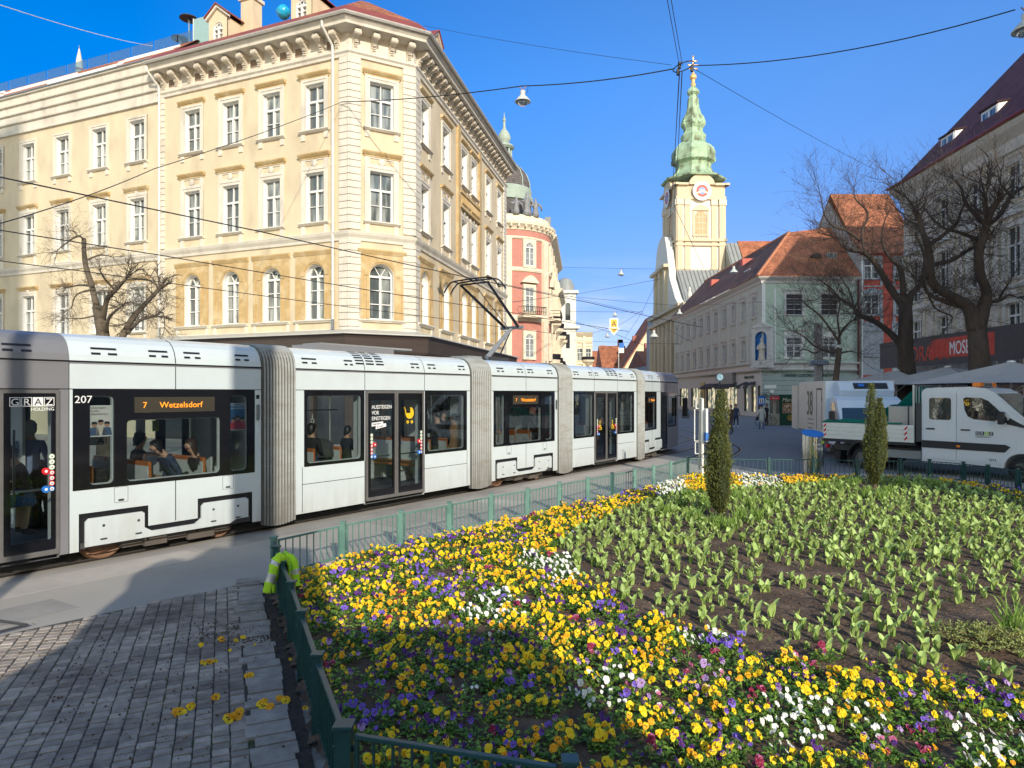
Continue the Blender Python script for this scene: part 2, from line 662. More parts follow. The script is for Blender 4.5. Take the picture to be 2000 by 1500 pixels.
for M_, L_, cols, w in facs:
    mb = MB().mat(YEL)
    holes = []
    for x in cols:
        holes += [(x - w / 2, x + w / 2, ZT, ZT + HT), (x - w / 2, x + w / 2, ZM, ZM + HM), (x - w / 2, x + w / 2, ZA, ZA + HA, True)]
    mb.wall(0, L_, 5.3, 19.3, holes, .3, 0, TRIM)
    mb.mat(YEL).box(0, L_, .45, .6, 0, 19.3)
    mb.build('wall', bld, M_)
    for x in cols:
        window(bld, M_, x, ZT, w, HT, kt)
        window(bld, M_, x, ZM, w, HM, km)
        window(bld, M_, x, ZA, w, HA, ka)
    # ochre arch panels
    for x in cols:
        mb = MB()
        e = 1.18 if L_ > 4 else 1.2
        if M_ is FR and x in (8.9, 11.1):
            e = 1.08
        mb.mat(OCH)
        mb.wall(x - e, x + e, ZA - .1, ZA + HA + .55, [(x - w / 2 - .06, x + w / 2 + .06, ZA - .1, ZA + HA + .03, True)], .1, -.05)
        for s in (-1, 1):
            for o in (.62 + w / 2 - .5, e - .12):
                mb.box(x + s * o - .07, x + s * o + .07, -.09, -.05, ZA, ZA + HA - .7)
        zc = ZA + HA - w / 2
        for i in range(12):
            a0, a1 = PI * i / 12, PI * (i + 1) / 12
            r0, r1 = w / 2 + .1, w / 2 + .32
            mb.prism([(x + r0 * math.cos(a0), zc + r0 * math.sin(a0)), (x + r1 * math.cos(a0), zc + r1 * math.sin(a0)),
                      (x + r1 * math.cos(a1), zc + r1 * math.sin(a1)), (x + r0 * math.cos(a1), zc + r0 * math.sin(a1))], -.085, -.05)
        mb.T = Matrix.Translation((x, 0, 0))
        mb.prism([(0, ZA + HA + .45), (-.07, ZA + HA + .45), (-.16, ZA + HA + .62), (-.16, ZA + HA + .68), (0, ZA + HA + .7)], -e - .03, e + .03, 'x')
        mb.mat(WHITE)
        mb.prism([(0, ZA - .05), (-.14, ZA - .07), (-.12, ZA - .16), (0, ZA - .18)], -e - .02, e + .02, 'x')
        mb.box(-e + .02, e - .02, -.06, 0, ZA - .62, ZA - .5)
        mb.box(-e + .02, -e + .2, -.06, 0, ZA - .5, ZA - .18)
        mb.box(e - .2, e - .02, -.06, 0, ZA - .5, ZA - .18)
        mb.T = None
        mb.build('arch_panel', bld, M_)
# middle bay of the street side
mb = MB().mat(OCH)
for x in (7.55, 12.45):
    mb.box(x - .28, x + .28, -.14, 0, 10.35, 19.0)
mb.box(7.83, 12.17, -.10, 0, 14.0, 15.1)
mb.box(7.7, 12.3, -.2, -.10, 14.9, 15.1)
mb.box(7.7, 12.3, -.2, -.10, 14.0, 14.15)
for i in range(14):
    mb.box(8.0 + i * .3, 8.12 + i * .3, -.15, -.10, 14.2, 14.85)
mb.build('bay_panel', bld, FR)
# quoins
def quoins(mb, x0, x1, z0, z1, step=.335, y=-.09):
    z = z0
    while z < z1 - .1:
        mb.bbox(x0, x1, y, .02, z + .012, min(z + step, z1) - .012, .012)
        z += step
for M_, x0, x1 in ((FL, 12.1, 12.74), (FC, -.09, .55), (FC, 2.7, 3.38), (FR, -.09, .75), (FL, 0, .42), (FR, 19.7, 20.55)):
    for z0_, z1_ in ((10.45, 18.9), (5.4, 9.95)):
        mb = MB().mat(WHITE)
        quoins(mb, x0, x1, z0_, z1_)
        mb.build('quoins', bld, M_)
bpath = [PL, PA, PA2, PE]
mb = MB().mat(WHITE)
mb.sweep(bpath, [(0, 9.9), (.08, 9.92), (.1, 10.05), (.2, 10.2), (.24, 10.32), (0, 10.42)])
mb.sweep(bpath, [(0, 18.78), (.1, 18.8), (.12, 18.92), (.2, 19.0), (.2, 19.08), (.0, 19.12)])
mb.build('string_course', bld)
mb = MB().mat(WHITE)
mb.sweep(bpath, [(.02, 19.12), (.02, 19.95), (.62, 20.0), (.78, 20.0), (.8, 20.12), (.92, 20.24), (.95, 20.34), (0, 20.4)])
mb.build('cornice', bld)
mb = MB().mat(mat('gutter_zinc', (.40, .38, .34), .5, .1))
mb.sweep(bpath, [(.93, 20.40), (.96, 20.30), (1.05, 20.28), (1.1, 20.36), (1.1, 20.42), (1.07, 20.42), (1.06, 20.38), (.98, 20.38), (.95, 20.42)])
mb.build('gutter', bld)
br = MB().mat(STONE)
prof = [(0, 0), (-.10, -.02), (-.13, .1), (-.10, .22), (-.16, .34), (-.28, .46), (-.42, .52), (-.55, .56), (-.62, .66), (-.60, .80), (0, .82)]
br.prism(prof, -.14, .14, 'x')
for z in (.12, .22, .32, .4):
    br.box(-.08, .08, -.26 if z > .3 else -.19, -.1, z, z + .05)
br.lathe([(.0, -.17), (.1, -.17), (.1, .17), (0, .17)], 10)
m = len(br.v) - 40
for i in range(m, len(br.v)):
    x, y, z = br.v[i]
    br.v[i] = (z, y - .52, .66 + x)
bme = br.mesh('bracket')
fb = mat('frieze_brown', (.26, .18, .12), .8)
for M_, L_, s0, n in ((FL, 12.65, .45, 13), (FC, 3.29, .28, 4), (FR, 20.5, .5, 27)):
    stp = {13: .965, 4: .91, 27: .75}[n]
    for i in range(n):
        x = s0 + stp * i
        put('bracket', bme, bld, M_ @ Matrix.Translation((x, 0, 19.13)))
    for i in range(n - 1):
        mb = MB()
        x = s0 + stp * (i + .5)
        if i % 3 != 1 and M_ is not FC:
            mb.mat(fb).box(x - .2, x + .2, -.035, 0, 19.3, 19.72)
        mb.mat(WHITE).box(x - .26, x + .26, -.03, 0, 19.24, 19.3)
        mb.box(x - .26, x + .26, -.03, 0, 19.72, 19.8)
        mb.build('frieze_panel', bld, M_)
# roof, dormers, chimney
mb = MB().mat(REDROOF)
mb.sweep(bpath, [(1.02, 20.44), (.3, 21.12), (.3, 20.9), (1.0, 20.40)])
mb.mat(TILE)
mb.sweep(bpath, [(.3, 21.12), (-3.0, 23.4), (-8, 23.4)], caps=False)
mb.build('roof', bld, None, roofuv)
def dormer(M_, x, y, z, w=1.3, hh=1.55):
    h_ = w / 2
    mb = MB().mat(YEL)
    mb.wall(-h_, h_, 0, hh, [(-.33, .33, .2, 1.35, True)], .12, 0, TRIM)
    mb.box(-h_, -h_ + .05, .1, 3, -.4, hh)
    mb.box(h_ - .05, h_, .1, 3, -.4, hh)
    mb.prism([(-h_, hh), (h_, hh), (0, hh + .55)], .0, .1)
    mb.mat(WHITE)
    for s in (-1, 1):
        mb.prism([(s * (h_ + .14), hh - .05), (s * (h_ + .14), hh + .1), (0, hh + .72), (0, hh + .57)], -.12, .06)
    d = mb.build('dormer', bld, M_ @ T(x, y, z))
    mb = MB().mat(REDROOF)
    for s in (-1, 1):
        mb.prism([(s * (h_ + .2), hh + .08), (s * (h_ + .2), hh + .13), (0, hh + .8), (0, hh + .74)], -.2, 3)
    mb.build('dormer_roof', d, M_ @ T(x, y, z))
    ms = window_meshes(.66, 1.15, dict(arch=True, depth=.1, sw=.01))
    for n, me in ms:
        put('window' if n == 'frame' else n, me, d, M_ @ T(x, y, z) @ Matrix.Translation((0, 0, .2)))
dormer(FL, 12.65 - 8.9, .5, 21.2)
dormer(FL, 12.65 - 3.3, .5, 21.2)
dormer(FR, 5, .5, 21.2)
mb = MB().mat(YEL)
mb.box(-.42, .42, -.35, .35, 0, 2.4)
mb.mat(WHITE).box(-.52, .52, -.45, .45, 2.4, 2.58)
mb.mat(DGREY)
for a in (-.42, .42):
    for b in (-.35, .35):
        mb.box(a - .02, a + .02, b - .02, b + .02, 2.58, 2.95)
mb.prism([(-.6 + 1.2 * i / 8, 2.95 + .28 * math.sin(PI * i / 8)) for i in range(9)] + [(.6 - 1.2 * i / 8, 2.91 + .28 * math.sin(PI * i / 8)) for i in range(9)], -.5, .5)
mb.build('chimney', bld, FL @ T(12.65 - 7.9, 1.9, 21.7))
# downpipes
PIPE = mat('painted_pipe', (.72, .69, .62), .5, .05)
for M_, x in ((FL, 11.75), (FL, .1)):
    mb = MB().mat(PIPE)
    mb.tube([(x, -.92, 20.3), (x, -.9, 20.0), (x + .05, -.2, 19.4), (x + .05, -.16, 19.0), (x + .05, -.16, 6.0)], .065, 8)
    for z in (7.5, 10.8, 13.6, 16.4):
        mb.tube([(x + .05, -.16, z), (x + .05, -.16, z + .08)], .085, 8)
    mb.mat(STEEL).tube([(x + .05, -.16, 5.6), (x + .05, -.16, 6.1)], .075, 8)
    mb.build('downpipe', bld, M_)
# shop canopy and dark shop floor
CAN = mat('canopy_dark_bronze', (.055, .04, .034), .35, .2, 2, stretch=(.4, .4, 4))
mb = MB().mat(mat('canopy_roof_sheet', (.46, .45, .40), .5, .1))
mb.sweep(bpath, [(0, 5.62), (1.12, 5.36), (1.14, 5.3), (0, 5.3)])
mb.mat(CAN)
mb.sweep(bpath, [(1.0, 5.3), (.93, 5.12), (.9, 4.5), (.86, 4.4), (.3, 4.4), (.3, 5.3)])
mb.build('canopy', bld)
mb = MB().mat(PANED)
mb.sweep(bpath, [(.02, 0), (.02, 5.3)])
mb.mat(CAN)
for M_, L_ in ((FL, 12.65), (FC, 3.29), (FR, 20.5)):
    mb.T = M_
    n = max(2, int(L_ / 2))
    for i in range(n + 1):
        x = L_ * i / n
        mb.box(x - .12, x + .12, -.2, 0, 0, 4.4)
    mb.T = None
mb.build('shop_front', bld)

# ================================================================= left neighbour
L0 = 24.0
PL0 = PL - DL * L0
F0 = frame(PL0, DL)
b0 = thing('yellow_building', 'long plain yellow house at the left edge with a white banded cornice and roof terrace', 'building', (PL.x, PL.y, 0))
c0 = [L0 - (v - 12.65) for v in (14.4, 17.5, 20.7, 23.85, 27.0, 30.15, 33.3)]
mb = MB().mat(YEL)
holes = []
w = 1.15
for x in c0:
    holes += [(x - w / 2, x + w / 2, 15.6, 17.9), (x - w / 2, x + w / 2, 11.1, 13.5), (x - w / 2, x + w / 2, 6.0, 8.5)]
mb.wall(0, L0 - .003, 0, 18.9, holes, .3, 0, TRIM)
mb.box(0, L0 - .003, .45, .6, 0, 18.9)
mb.build('wall', b0, F0)
for x in c0:
    window(b0, F0, x, 15.6, w, 2.3, dict(surround=WHITE, sill=WHITE, legs=.3, sw=.22))
    window(b0, F0, x, 11.1, w, 2.4, dict(surround=WHITE, hood=OCH, sill=WHITE, legs=.6, sw=.22, frieze=.12))
    window(b0, F0, x, 6.0, w, 2.5, dict(surround=WHITE, hood=OCH, sill=WHITE, legs=.4, sw=.22, frieze=.08))
mb = MB().mat(WHITE)
p0 = [PL0, PL - DL * .003]
mb.sweep(p0, [(0, 9.85), (.08, 9.87), (.1, 10.0), (.2, 10.15), (.22, 10.25), (0, 10.33)])
pr = [(0, 18.6), (.14, 18.62), (.14, 18.75)]
z = 18.75
for i in range(4):
    pr += [(.1 + .05 * i, z + .02), (.12 + .05 * i, z + .46), (.24 + .05 * i, z + .47), (.26 + .05 * i, z + .53)]
    z += .53
pr += [(0, z)]
mb.sweep(p0, pr)
mb.build('cornice', b0)
mb = MB().mat(mat('zinc_flashing', (.33, .36, .38), .5, .08))
mb.sweep(p0, [(.42, z), (.5, z + .04), (.3, z + .2), (0, z + .22), (0, z)])
mb.build('gutter', b0)
mb = MB().mat(TILE)
mb.sweep(p0, [(.2, z + .15), (-2.6, z + 2.5), (-9, z + 2.55)], caps=False)
mb.build('roof', b0, None, roofuv)
mb = MB().mat(TRIM)
for x0, x1, yy in ((1, 9, .3), (8.5, 15, 1.1), (14, 20, .35), (19, 23.5, 1.3), (3, 7, 1.6)):
    for o in (0, .45):
        mb.T = F0 @ Matrix.Translation((0, 0, 0))
        zz = z + .2 + (yy + o + .2) * .84
        mb.box(x0, x1, yy + o, yy + o + .08, zz - .1, zz + .07)
mb.T = None
mb.build('skylight_bars', b0)
GLS = glass('terrace_glass', (.82, .95, .98), .05)
mb = MB().mat(GLS)
for i in range(12):
    mb.T = F0
    mb.box(.1 + i * 2, 1.98 + i * 2, 2.9, 2.915, z + 2.5, z + 3.35)
mb.T = None
mb.build('glass_railing', b0)
# things on the terrace
def heater(x, y, zz, lab):
    t = thing('patio_heater', lab, 'heater', F0 @ T(x, y, zz), 'patio heaters on the roof terrace')
    M_ = WM[t.name]
    MB().mat(STEEL).tube([(0, 0, 0), (0, 0, 1.7)], .05, 8).tube([(0, 0, 1.5), (0, 0, 1.75)], .09, 8).build('pole', t, M_)
    MB().mat(DGREY).lathe([(.55, 1.72), (.5, 1.8), (.1, 1.92), (0, 1.94)], 16).build('heater_hood', t, M_)
for tt, yy, lab in ((13.9, 3.1, 'tallest round-topped patio heater beside the frosted glass screen on the roof terrace'),
                    (16.2, 4.5, 'mushroom patio heater beside white chairs on the roof terrace'),
                    (14.9, 5.2, 'low-standing patio heater between the two others on the roof terrace')):
    heater(L0 - (tt - 12.65), yy, z + 2.5 - (0 if yy < 4 else .1), lab)
t = thing('glass_screen', 'pale green frosted glass wind screen standing on the roof terrace', 'screen', F0 @ T(L0 - .5, 2.8, z + 2.4))
MB().mat(mat('frosted_glass', (.30, .44, .42), .25, .05)).box(-.05, 2.6, 0, .03, 0, 1.5).build('glass_panel', t, WM[t.name])
MB().mat(TRIM).box(-.09, -.05, -.01, .04, 0, 1.55).build('frame_post', t, WM[t.name])
t = thing('closed_parasol', 'folded cream parasol tied with a red band on the roof terrace', 'parasol', F0 @ T(L0 - 11.3, 3.3, z + 2.3))
MB().mat(mat('cream_canvas', (.66, .58, .48), .9)).lathe([(.22, .2), (.25, .6), (.18, 1.4), (.05, 2.1), (.01, 2.25)], 10).build('canopy', t, WM[t.name])
MB().mat(mat('red_band', (.6, .04, .05), .8)).lathe([(.26, .75), (.26, .82)], 10, cap=False).build('band', t, WM[t.name])
MB().mat(STEEL).tube([(0, 0, 0), (0, 0, 2.4)], .025, 6).build('pole', t, WM[t.name])
t = thing('balloon', 'bright blue foil-wrapped object on the roof beside the dormer', 'wrapped ball', FL @ T(12.65 - 5.4, 1.6, 22.9))
mb = MB().mat(mat('blue_foil', (.02, .38, .62), .15, .2, 8, bump=.05, bscale=6))
mb.smooth = True
mb.lathe([(0, -.35), (.2, -.3), (.36, -.1), (.38, .1), (.22, .32), (0, .4)], 14)
mb.build('foil', t, WM[t.name])
t = thing('roof_screen', 'low grey metal screen with a sloped lid behind the chimney on the corner roof', 'screen', FL @ T(12.65 - 6.6, 2.4, 22.1))
MB().mat(DGREY).box(-1.1, .8, 0, .06, 0, .6).mat(LEAD).box(-1.15, .85, -.1, .9, .6, .66).build('panel', t, WM[t.name])
# ================================================================= tram
TW = mat('tram_white_paint', (.60, .67, .68), .22, .03, 2, coat=.3, col2=(.54, .55, .53), c2scale=.9, c2lo=.58, c2hi=.95, grime=((.34, .31, .26), .2, .9, .7))
TG = mat('tram_grey_paint', (.20, .20, .21), .35, .05, 2, coat=.2)
TB = mat('black_glazed_panel', (.008, .008, .010), .06, .1)
TF = mat('door_frame_grey', (.13, .125, .12), .45, .15, 4)
TIN = mat('tram_interior_grey', (.55, .57, .58), .6, .05)
TFL = mat('tram_floor', (.06, .06, .065), .7)
SEAT = mat('orange_wood_seat', (.42, .13, .035), .4, .1)
BEL = mat('bellows_fabric', (.36, .38, .37), .55, .12, 3, stretch=(1, 1, 4), col2=(.28, .27, .23), c2scale=1.2, c2lo=.5, c2hi=.7, grime=((.15, .14, .125), .1, 1.2, 1.6))
BELG = mat('bellows_groove_shade', (.20, .20, .18), .7, .15, 3)  # darker tone paints the shade inside the folds
TGL = glass('tram_glass', (.78, .82, .82), .03)
RED = mat('red_enamel', (.62, .02, .03), .3, .05)
BLUE = mat('blue_enamel', (.02, .16, .55), .3, .05)
YELS = mat('yellow_sticker', (.80, .52, .02), .5, .03)
WST = mat('white_sticker', (.82, .82, .80), .5, .02)
LED = mat('amber_led', (1, .32, .02), .5, .05, emit=.55)
TM = frame((-4.05, 12.8), (.588, .809))
TM5 = TM @ T(14.8, 0) @ Matrix.Rotation(R(8), 4, 'Z') @ T(-14.8, 0)
TWD = 2.2
tram = thing('tram', 'long white articulated tram with five sections and black windows crossing the square', 'tram', TM)

def rrect(x0, x1, z0, z1, r, n=4):
    pts = []
    for cx, cz, a in ((x1 - r, z1 - r, 0), (x0 + r, z1 - r, PI / 2), (x0 + r, z0 + r, PI), (x1 - r, z0 + r, PI * 1.5)):
        for i in range(n + 1):
            t = a + PI / 2 * i / n
            pts.append((cx + r * math.cos(t), cz + r * math.sin(t)))
    return pts

def ring(mb, o, i, y0, y1):
    n = len(o)
    vs = [(p[0], y0, p[1]) for p in o] + [(p[0], y0, p[1]) for p in i] + [(p[0], y1, p[1]) for p in i] + [(p[0], y1, p[1]) for p in o]
    fs = []
    for k in range(n):
        j = (k + 1) % n
        fs += [(k, j, n + j, n + k), (n + k, n + j, 2 * n + j, 2 * n + k), (2 * n + k, 2 * n + j, 3 * n + j, 3 * n + k), (3 * n + k, 3 * n + j, j, k)]
    mb.add(vs, fs)

def tram_window(M, blk, op, name='window', inner=True):
    """blk (xa, xb, za, zb) black panel outline; op opening rect"""
    mb = MB().mat(TB)
    ring(mb, rrect(*blk, .015), rrect(*op, .07), -.006, .03)
    w = mb.build(name, tram, M)
    mb = MB().mat(TGL)
    mb.box(op[0] - .02, op[1] + .02, .008, .014, op[2] - .02, op[3] + .02)
    mb.build('pane', w, M)
    if inner:
        mb = MB().mat(TIN)
        ring(mb, rrect(op[0] - .05, op[1] + .05, op[2] - .05, op[3] + .05, .08), rrect(op[0] + .015, op[1] - .015, op[2] + .015, op[3] - .015, .06), .032, .09)
        mb.build('inner_frame', w, M)
    return w

def roof_prof(dz=0., dy=0.):
    h = [(.0, 2.97), (.015, 3.06), (.05, 3.16), (.11, 3.25), (.20, 3.32), (.34, 3.37), (.55, 3.39)]
    p = [(y + dy, z + dz) for y, z in h]
    return p + [(TWD - y, z) for y, z in p[::-1]]

def module(M, s0, s1, blocks, doors, bogie=None, paint=TW, seams=(), hseam=None, name='car_body', open_ends=True):
    mb = MB().mat(paint)
    holes = [(min(b[0][0] for b in blocks), max(b[0][1] for b in blocks), 1.1, 2.56)] if blocks else []
    if doors:
        holes = [(b[0][0], b[0][1], 1.1, 2.56) for b in blocks] + [(d0, d1, .19, 2.56) for d0, d1 in doors]
    zb = .22
    if bogie is None:
        mb.wall(s0, s1, zb, 2.93, holes, .05)
    else:
        c = bogie
        a, b, t0, t1 = c - 1.40, c + 1.38, c - .42, c + .38
        hh = holes + [(a, t0, zb, .76), (t1, b, zb, .76), (t0, t1, zb, .44)]
        mb.wall(s0, s1, zb, 2.93, hh, .05, 0, DARK)
        mb.mat(paint)
    mb.mat(TIN).wall(s0, s1, .35, 2.93, [h for h in holes], .01, .055)
    mb.mat(paint).wall(s0, s1, zb, 2.93, holes, .03, TWD)
    mb.mat(TIN).wall(s0, s1, .35, 2.93, holes, .01, TWD - .055)
    mb.mat(paint).prism(roof_prof(), s0, s1, 'x')
    mb.mat(DARK).box(s0, s1, .02, TWD - .02, 2.91, 2.98)
    mb.mat(TFL).box(s0, s1, .06, TWD - .06, .24, .36)
    mb.mat(TIN).box(s0, s1, .06, TWD - .06, 2.66, 2.90)
    mb.mat(TG).box(s0, s1, -.004, .03, 2.925, 2.945)
    b_ = mb.build(name, tram, M)
    sm = MB().mat(DARK)
    for s in seams:
        sm.box(s - .006, s + .006, -.003, .01, 2.56, 2.925)
        sm.box(s - .006, s + .006, -.003, .01, .24 if bogie is None else .46, 1.10)
        prof = roof_prof()[:7]
        for i in range(6):
            (y0, z0), (y1, z1) = prof[i], prof[i + 1]
            sm.quad((s - .007, y0 - .003, z0 + .003), (s + .007, y0 - .003, z0 + .003), (s + .007, y1 - .003, z1 + .003), (s - .007, y1 - .003, z1 + .003))
    if hseam:
        for a, b in hseam:
            sm.box(a, b, -.003, .01, .765, .775)
    sm.box(s0, s1, -.003, .01, 2.555, 2.567)
    sm.build('panel_gaps', b_, M)
    for blk, op in blocks:
        tram_window(M, blk, op)
        # far side glazing
        fb = MB().mat(TB)
        ring(fb, rrect(*blk, .015), rrect(*op, .07), TWD - .03, TWD + .006)
        fb.mat(TGL).box(op[0], op[1], TWD - .01, TWD - .004, op[2], op[3])
        fb.build('far_window', tram, M)
    return b_

BZ = (1.1, 2.56)
def blk(a, b, oa, ob, z0=1.16, z1=2.46):
    return ((a, b, *BZ), (oa, ob, z0, z1))

def vents(M, lst, par):
    prof = roof_prof()[:7]
    def at(u):
        u *= 6
        i = min(int(u), 5)
        f = u - i
        return Vector((prof[i][0] + (prof[i + 1][0] - prof[i][0]) * f, prof[i][1] + (prof[i + 1][1] - prof[i][1]) * f))
    for s, w, kind in lst:
        mb = MB().mat(DARK)
        rows = (.17, .30) if kind == 'v' else [.22 + .11 * k for k in range(6)]
        for q, u in enumerate(rows):
            a, b = at(u), at(u + .055)
            rng = [(-w / 2, w / 2)] if kind != 'v' else [(-w / 2, -w * .14), (w * .14, w / 2), (-w * .2, w * .2)][:2 if q == 0 else 3]
            if kind == 'v' and q == 1:
                rng = [(-w / 2, w / 2)]
            for x0, x1 in rng:
                mb.quad((s + x0, a.x - .004, a.y + .003), (s + x1, a.x - .004, a.y + .003), (s + x1, b.x - .004, b.y + .003), (s + x0, b.x - .004, b.y + .003))
        mb.build('roof_vent', par, M)

def bogie_cover(M, c, bw=2.75):
    a, b, t0, t1 = c - 1.32, c + 1.30, c - .37, c + .33
    mb = MB().mat(TW)
    po = [(a, .27), (b - .35, .27), (b - .22, .33), (b, .33), (b, .64), (b - .06, .68), (t1 + .16, .68), (t1 + .11, .63), (t1 + .11, .44), (t1 + .0, .36), (t0 - .0, .36), (t0 - .11, .43), (t0 - .11, .65), (t0 - .15, .68), (a + .05, .68), (a, .63)]
    mb.prism(po, -.012, .02)
    cov = mb.build('bogie_cover', tram, M)
    mb = MB().mat(DGREY)
    for x in (a + .25, a + .75, b - .65, b - .2):
        mb.disc((x, .55), .022, -.014, 8)
        mb.prism(rrect(x - .05, x + .05, .34, .365, .01, 2), -.016, -.012)
    mb.build('cover_bolts', cov, M)
    mb = MB().mat(DARK).box(c - 1.40, c + 1.38, .03, .052, .34, .78)  # thin black sheet stands in for the shade in the cover gap
    mb.build('bogie_shade_panel', tram, M)
    for x in (c - .95, c + .9):
        for y in (.28, 1.72):
            w = MB().mat(mat('rusty_wheel', (.22, .12, .07), .6, .2))
            w.smooth = True
            w.lathe([(.02, 0), (.20, .0), (.21, .03), (.26, .03), (.27, 0), (.30, 0), (.305, .10), (.33, .11), (.33, .13), (.02, .13)], 24)
            n = len(w.v)
            w.v = [(p[0] + x, p[2] + y, p[1] + .30) for p in w.v]
            w.build('wheel', tram, M)
    mb = MB().mat(mat('bogie_iron', (.10, .085, .07), .7, .2))
    mb.box(c - .75, c + 1.0, .12, .35, .14, .28)
    mb.box(c - .45, c - .1, .05, .12, .12, .24)
    mb.box(c + .25, c + .7, .05, .12, .10, .22)
    mb.build('bogie', tram, M)

def bellows(M, s0, s1, bend=0.):
    mb = MB().mat(BEL)
    n = 11
    rings = []
    base = [(0., .2), (0., 1.0), (0., 2.0), (0, 2.9)] + [(y, z - .02) for y, z in roof_prof()[1:-1]] + [(TWD, 2.9), (TWD, 2.0), (TWD, 1.0), (TWD, .2)]
    base = [(-.0, .14)] + base
    vs, fs = [], []
    cnt = len(base)
    K = n * 4
    for i in range(K + 1):
        s = s0 + (s1 - s0) * i / K
        o = (.045, .02, -.07, .02)[i % 4]
        for y, z in base:
            vs.append((s, (y - o) if y < 1.1 else (y + o), z + (o if z > 2.9 else 0) - (.05 * math.sin(PI * i / K) if z < .5 else 0)))
    gs_ = []
    for i in range(K):
        for k in range(cnt - 1):
            (gs_ if i % 4 in (1, 2) else fs).append((i * cnt + k, (i + 1) * cnt + k, (i + 1) * cnt + k + 1, i * cnt + k + 1))
    mb.add(vs, fs)
    mb.mat(BELG).add(vs, gs_)
    mb.mat(TFL).box(s0, s1, .1, TWD - .1, .24, .36)
    mb.mat(TIN).box(s0, s1, .12, .16, .36, 2.7).box(s0, s1, TWD - .16, TWD - .12, .36, 2.7)
    mb.build('bellows', tram, M)

# section 1 (rear): grey cab with door + 207
b1 = module(TM, -3.82, -.74, [blk(-3.78, -3.14, -3.56, -3.22), blk(-3.14, -1.43, -3.04, -1.52, 1.16, 2.10), blk(-1.43, -.87, -1.34, -1.01)], [], -2.3, seams=(-2.29,))
vents(TM, [(-3.35, .36, 'v'), (-2.55, .3, 'v'), (-2.0, .28, 'v'), (-1.1, .26, 'v')], b1)
bogie_cover(TM, -2.3)
g1 = module(TM, -9.5, -3.83, [], [(-4.66, -3.95), (-5.42, -4.70)], None, TG)
vents(TM, [(-4.45, .34, 'v'), (-5.2, .34, 'v')], g1)

def door_leaf(M, a, b, side=1, btn=True, z0=.30, z1=2.52, par=None):
    mb = MB().mat(TF)
    e = .045
    ring(mb, rrect(a, b, z0 - .05, z1 + .03, .01), rrect(a + e, b - e, z0 + .02, z1 - .02, .02), -.02, .03)
    mb.mat(TB)
    g = .085
    ring(mb, rrect(a + e, b - e, z0 + .02, z1 - .02, .02), rrect(a + e + g, b - e - g * .6, z0 + .16, z1 - .17, .03), -.008, .02)
    d = mb.build('door', tram, M)
    MB().mat(TGL).box(a + e + g, b - e - g * .6, .004, .01, z0 + .16, z1 - .17).build('pane', d, M)
    mb = MB().mat(STEEL)
    mb.tube([(a + .3 * (b - a), .14, 1.0), (a + .3 * (b - a), .14, 2.0)], .017, 6)
    mb.tube([(a + .06, .14, 1.15), (b - .06, .14, 1.15)], .017, 6)
    mb.build('handrail', d, M)
    x = a + .14 if side > 0 else b - .10
    cols_ = [WST, mat('green_sticker', (.3, .55, .3)), WST, RED, WST, RED, RED, BLUE]
    mb = MB()
    for i in range(7):
        zc = 1.62 - .075 * i
        c_ = mat('pale_green_sticker', (.55, .68, .45)) if i < 3 else (RED if i < 6 else BLUE)
        mb.mat(c_)
        mb.lathe([(.0, .0), (.036, .0), (.036, .004), (.0, .004)], 12)
        m = len(mb.v) - 48
        for q in range(m, len(mb.v)):
            p = mb.v[q]
            mb.v[q] = (p[0] + x, -.022 - p[2], p[1] + zc)
        mb.mat(WST)
        mb.disc((x, zc), .026, -.0275, 12)
        mb.mat(DGREY if i != 3 else RED)
        mb.prism([(x - .012, zc - .012), (x + .012, zc - .008), (x + .006, zc + .014)], -.0295, -.028)
    mb.build('pictogram_strip', d, M)
    if btn:
        xb = x + .075 * side
        mb = MB().mat(RED)
        mb.lathe([(.0, .0), (.05, .0), (.048, .02), (.0, .022)], 16)
        m = len(mb.v)
        for q in range(m):
            p = mb.v[q]
            mb.v[q] = (p[0] + xb, -.02 - p[2], p[1] + 1.42)
        mb.mat(WST).disc((xb, 1.42), .02, -.0435, 10)
        mb.build('door_button', d, M)
        mb = MB().mat(BLUE)
        if side != 2:
            mb.lathe([(.0, .0), (.05, .0), (.048, .02), (.0, .022)], 16)
            for q in range(len(mb.v) - 64, len(mb.v)):
                p = mb.v[q]
                mb.v[q] = (p[0] + xb, -.02 - p[2], p[1] + 1.17)
            mb.mat(WST).disc((xb, 1.17), .02, -.0435, 10)
        mb.build('door_button', d, M)
    return d

d1 = door_leaf(TM, -4.66, -3.95, -1)
d1b = door_leaf(TM, -5.42, -4.70, 1)
# lettering on the rear door
X0 = -4.55
for i, ch in enumerate('GRAZ'):
    x = X0 + i * .135
    mb = MB()
    if ch in 'A':
        mb.mat(WST).box(x, x + .125, -.0265, -.0235, 2.32, 2.445)
    else:
        mb.mat(WST)
        ring(mb, rrect(x, x + .125, 2.32, 2.445, .004, 1), rrect(x + .008, x + .117, 2.328, 2.437, .004, 1), -.0265, -.0235)
    mb.build('letter_box', d1, TM)
    text('letter', ch, .135, DARK if ch == 'A' else WST, d1, TM @ Matrix.Translation((x + .0625, -.028, 2.335)), .002, 'CENTER')
text('lettering', 'HOLDING', .062, WST, d1, TM @ Matrix.Translation((-4.02, -.026, 2.26)), .002, 'RIGHT')
text('fleet_number', '207', .15, WST, b1, TM @ Matrix.Translation((-3.76, -.009, 2.36)), .002, 'LEFT', 1.05)
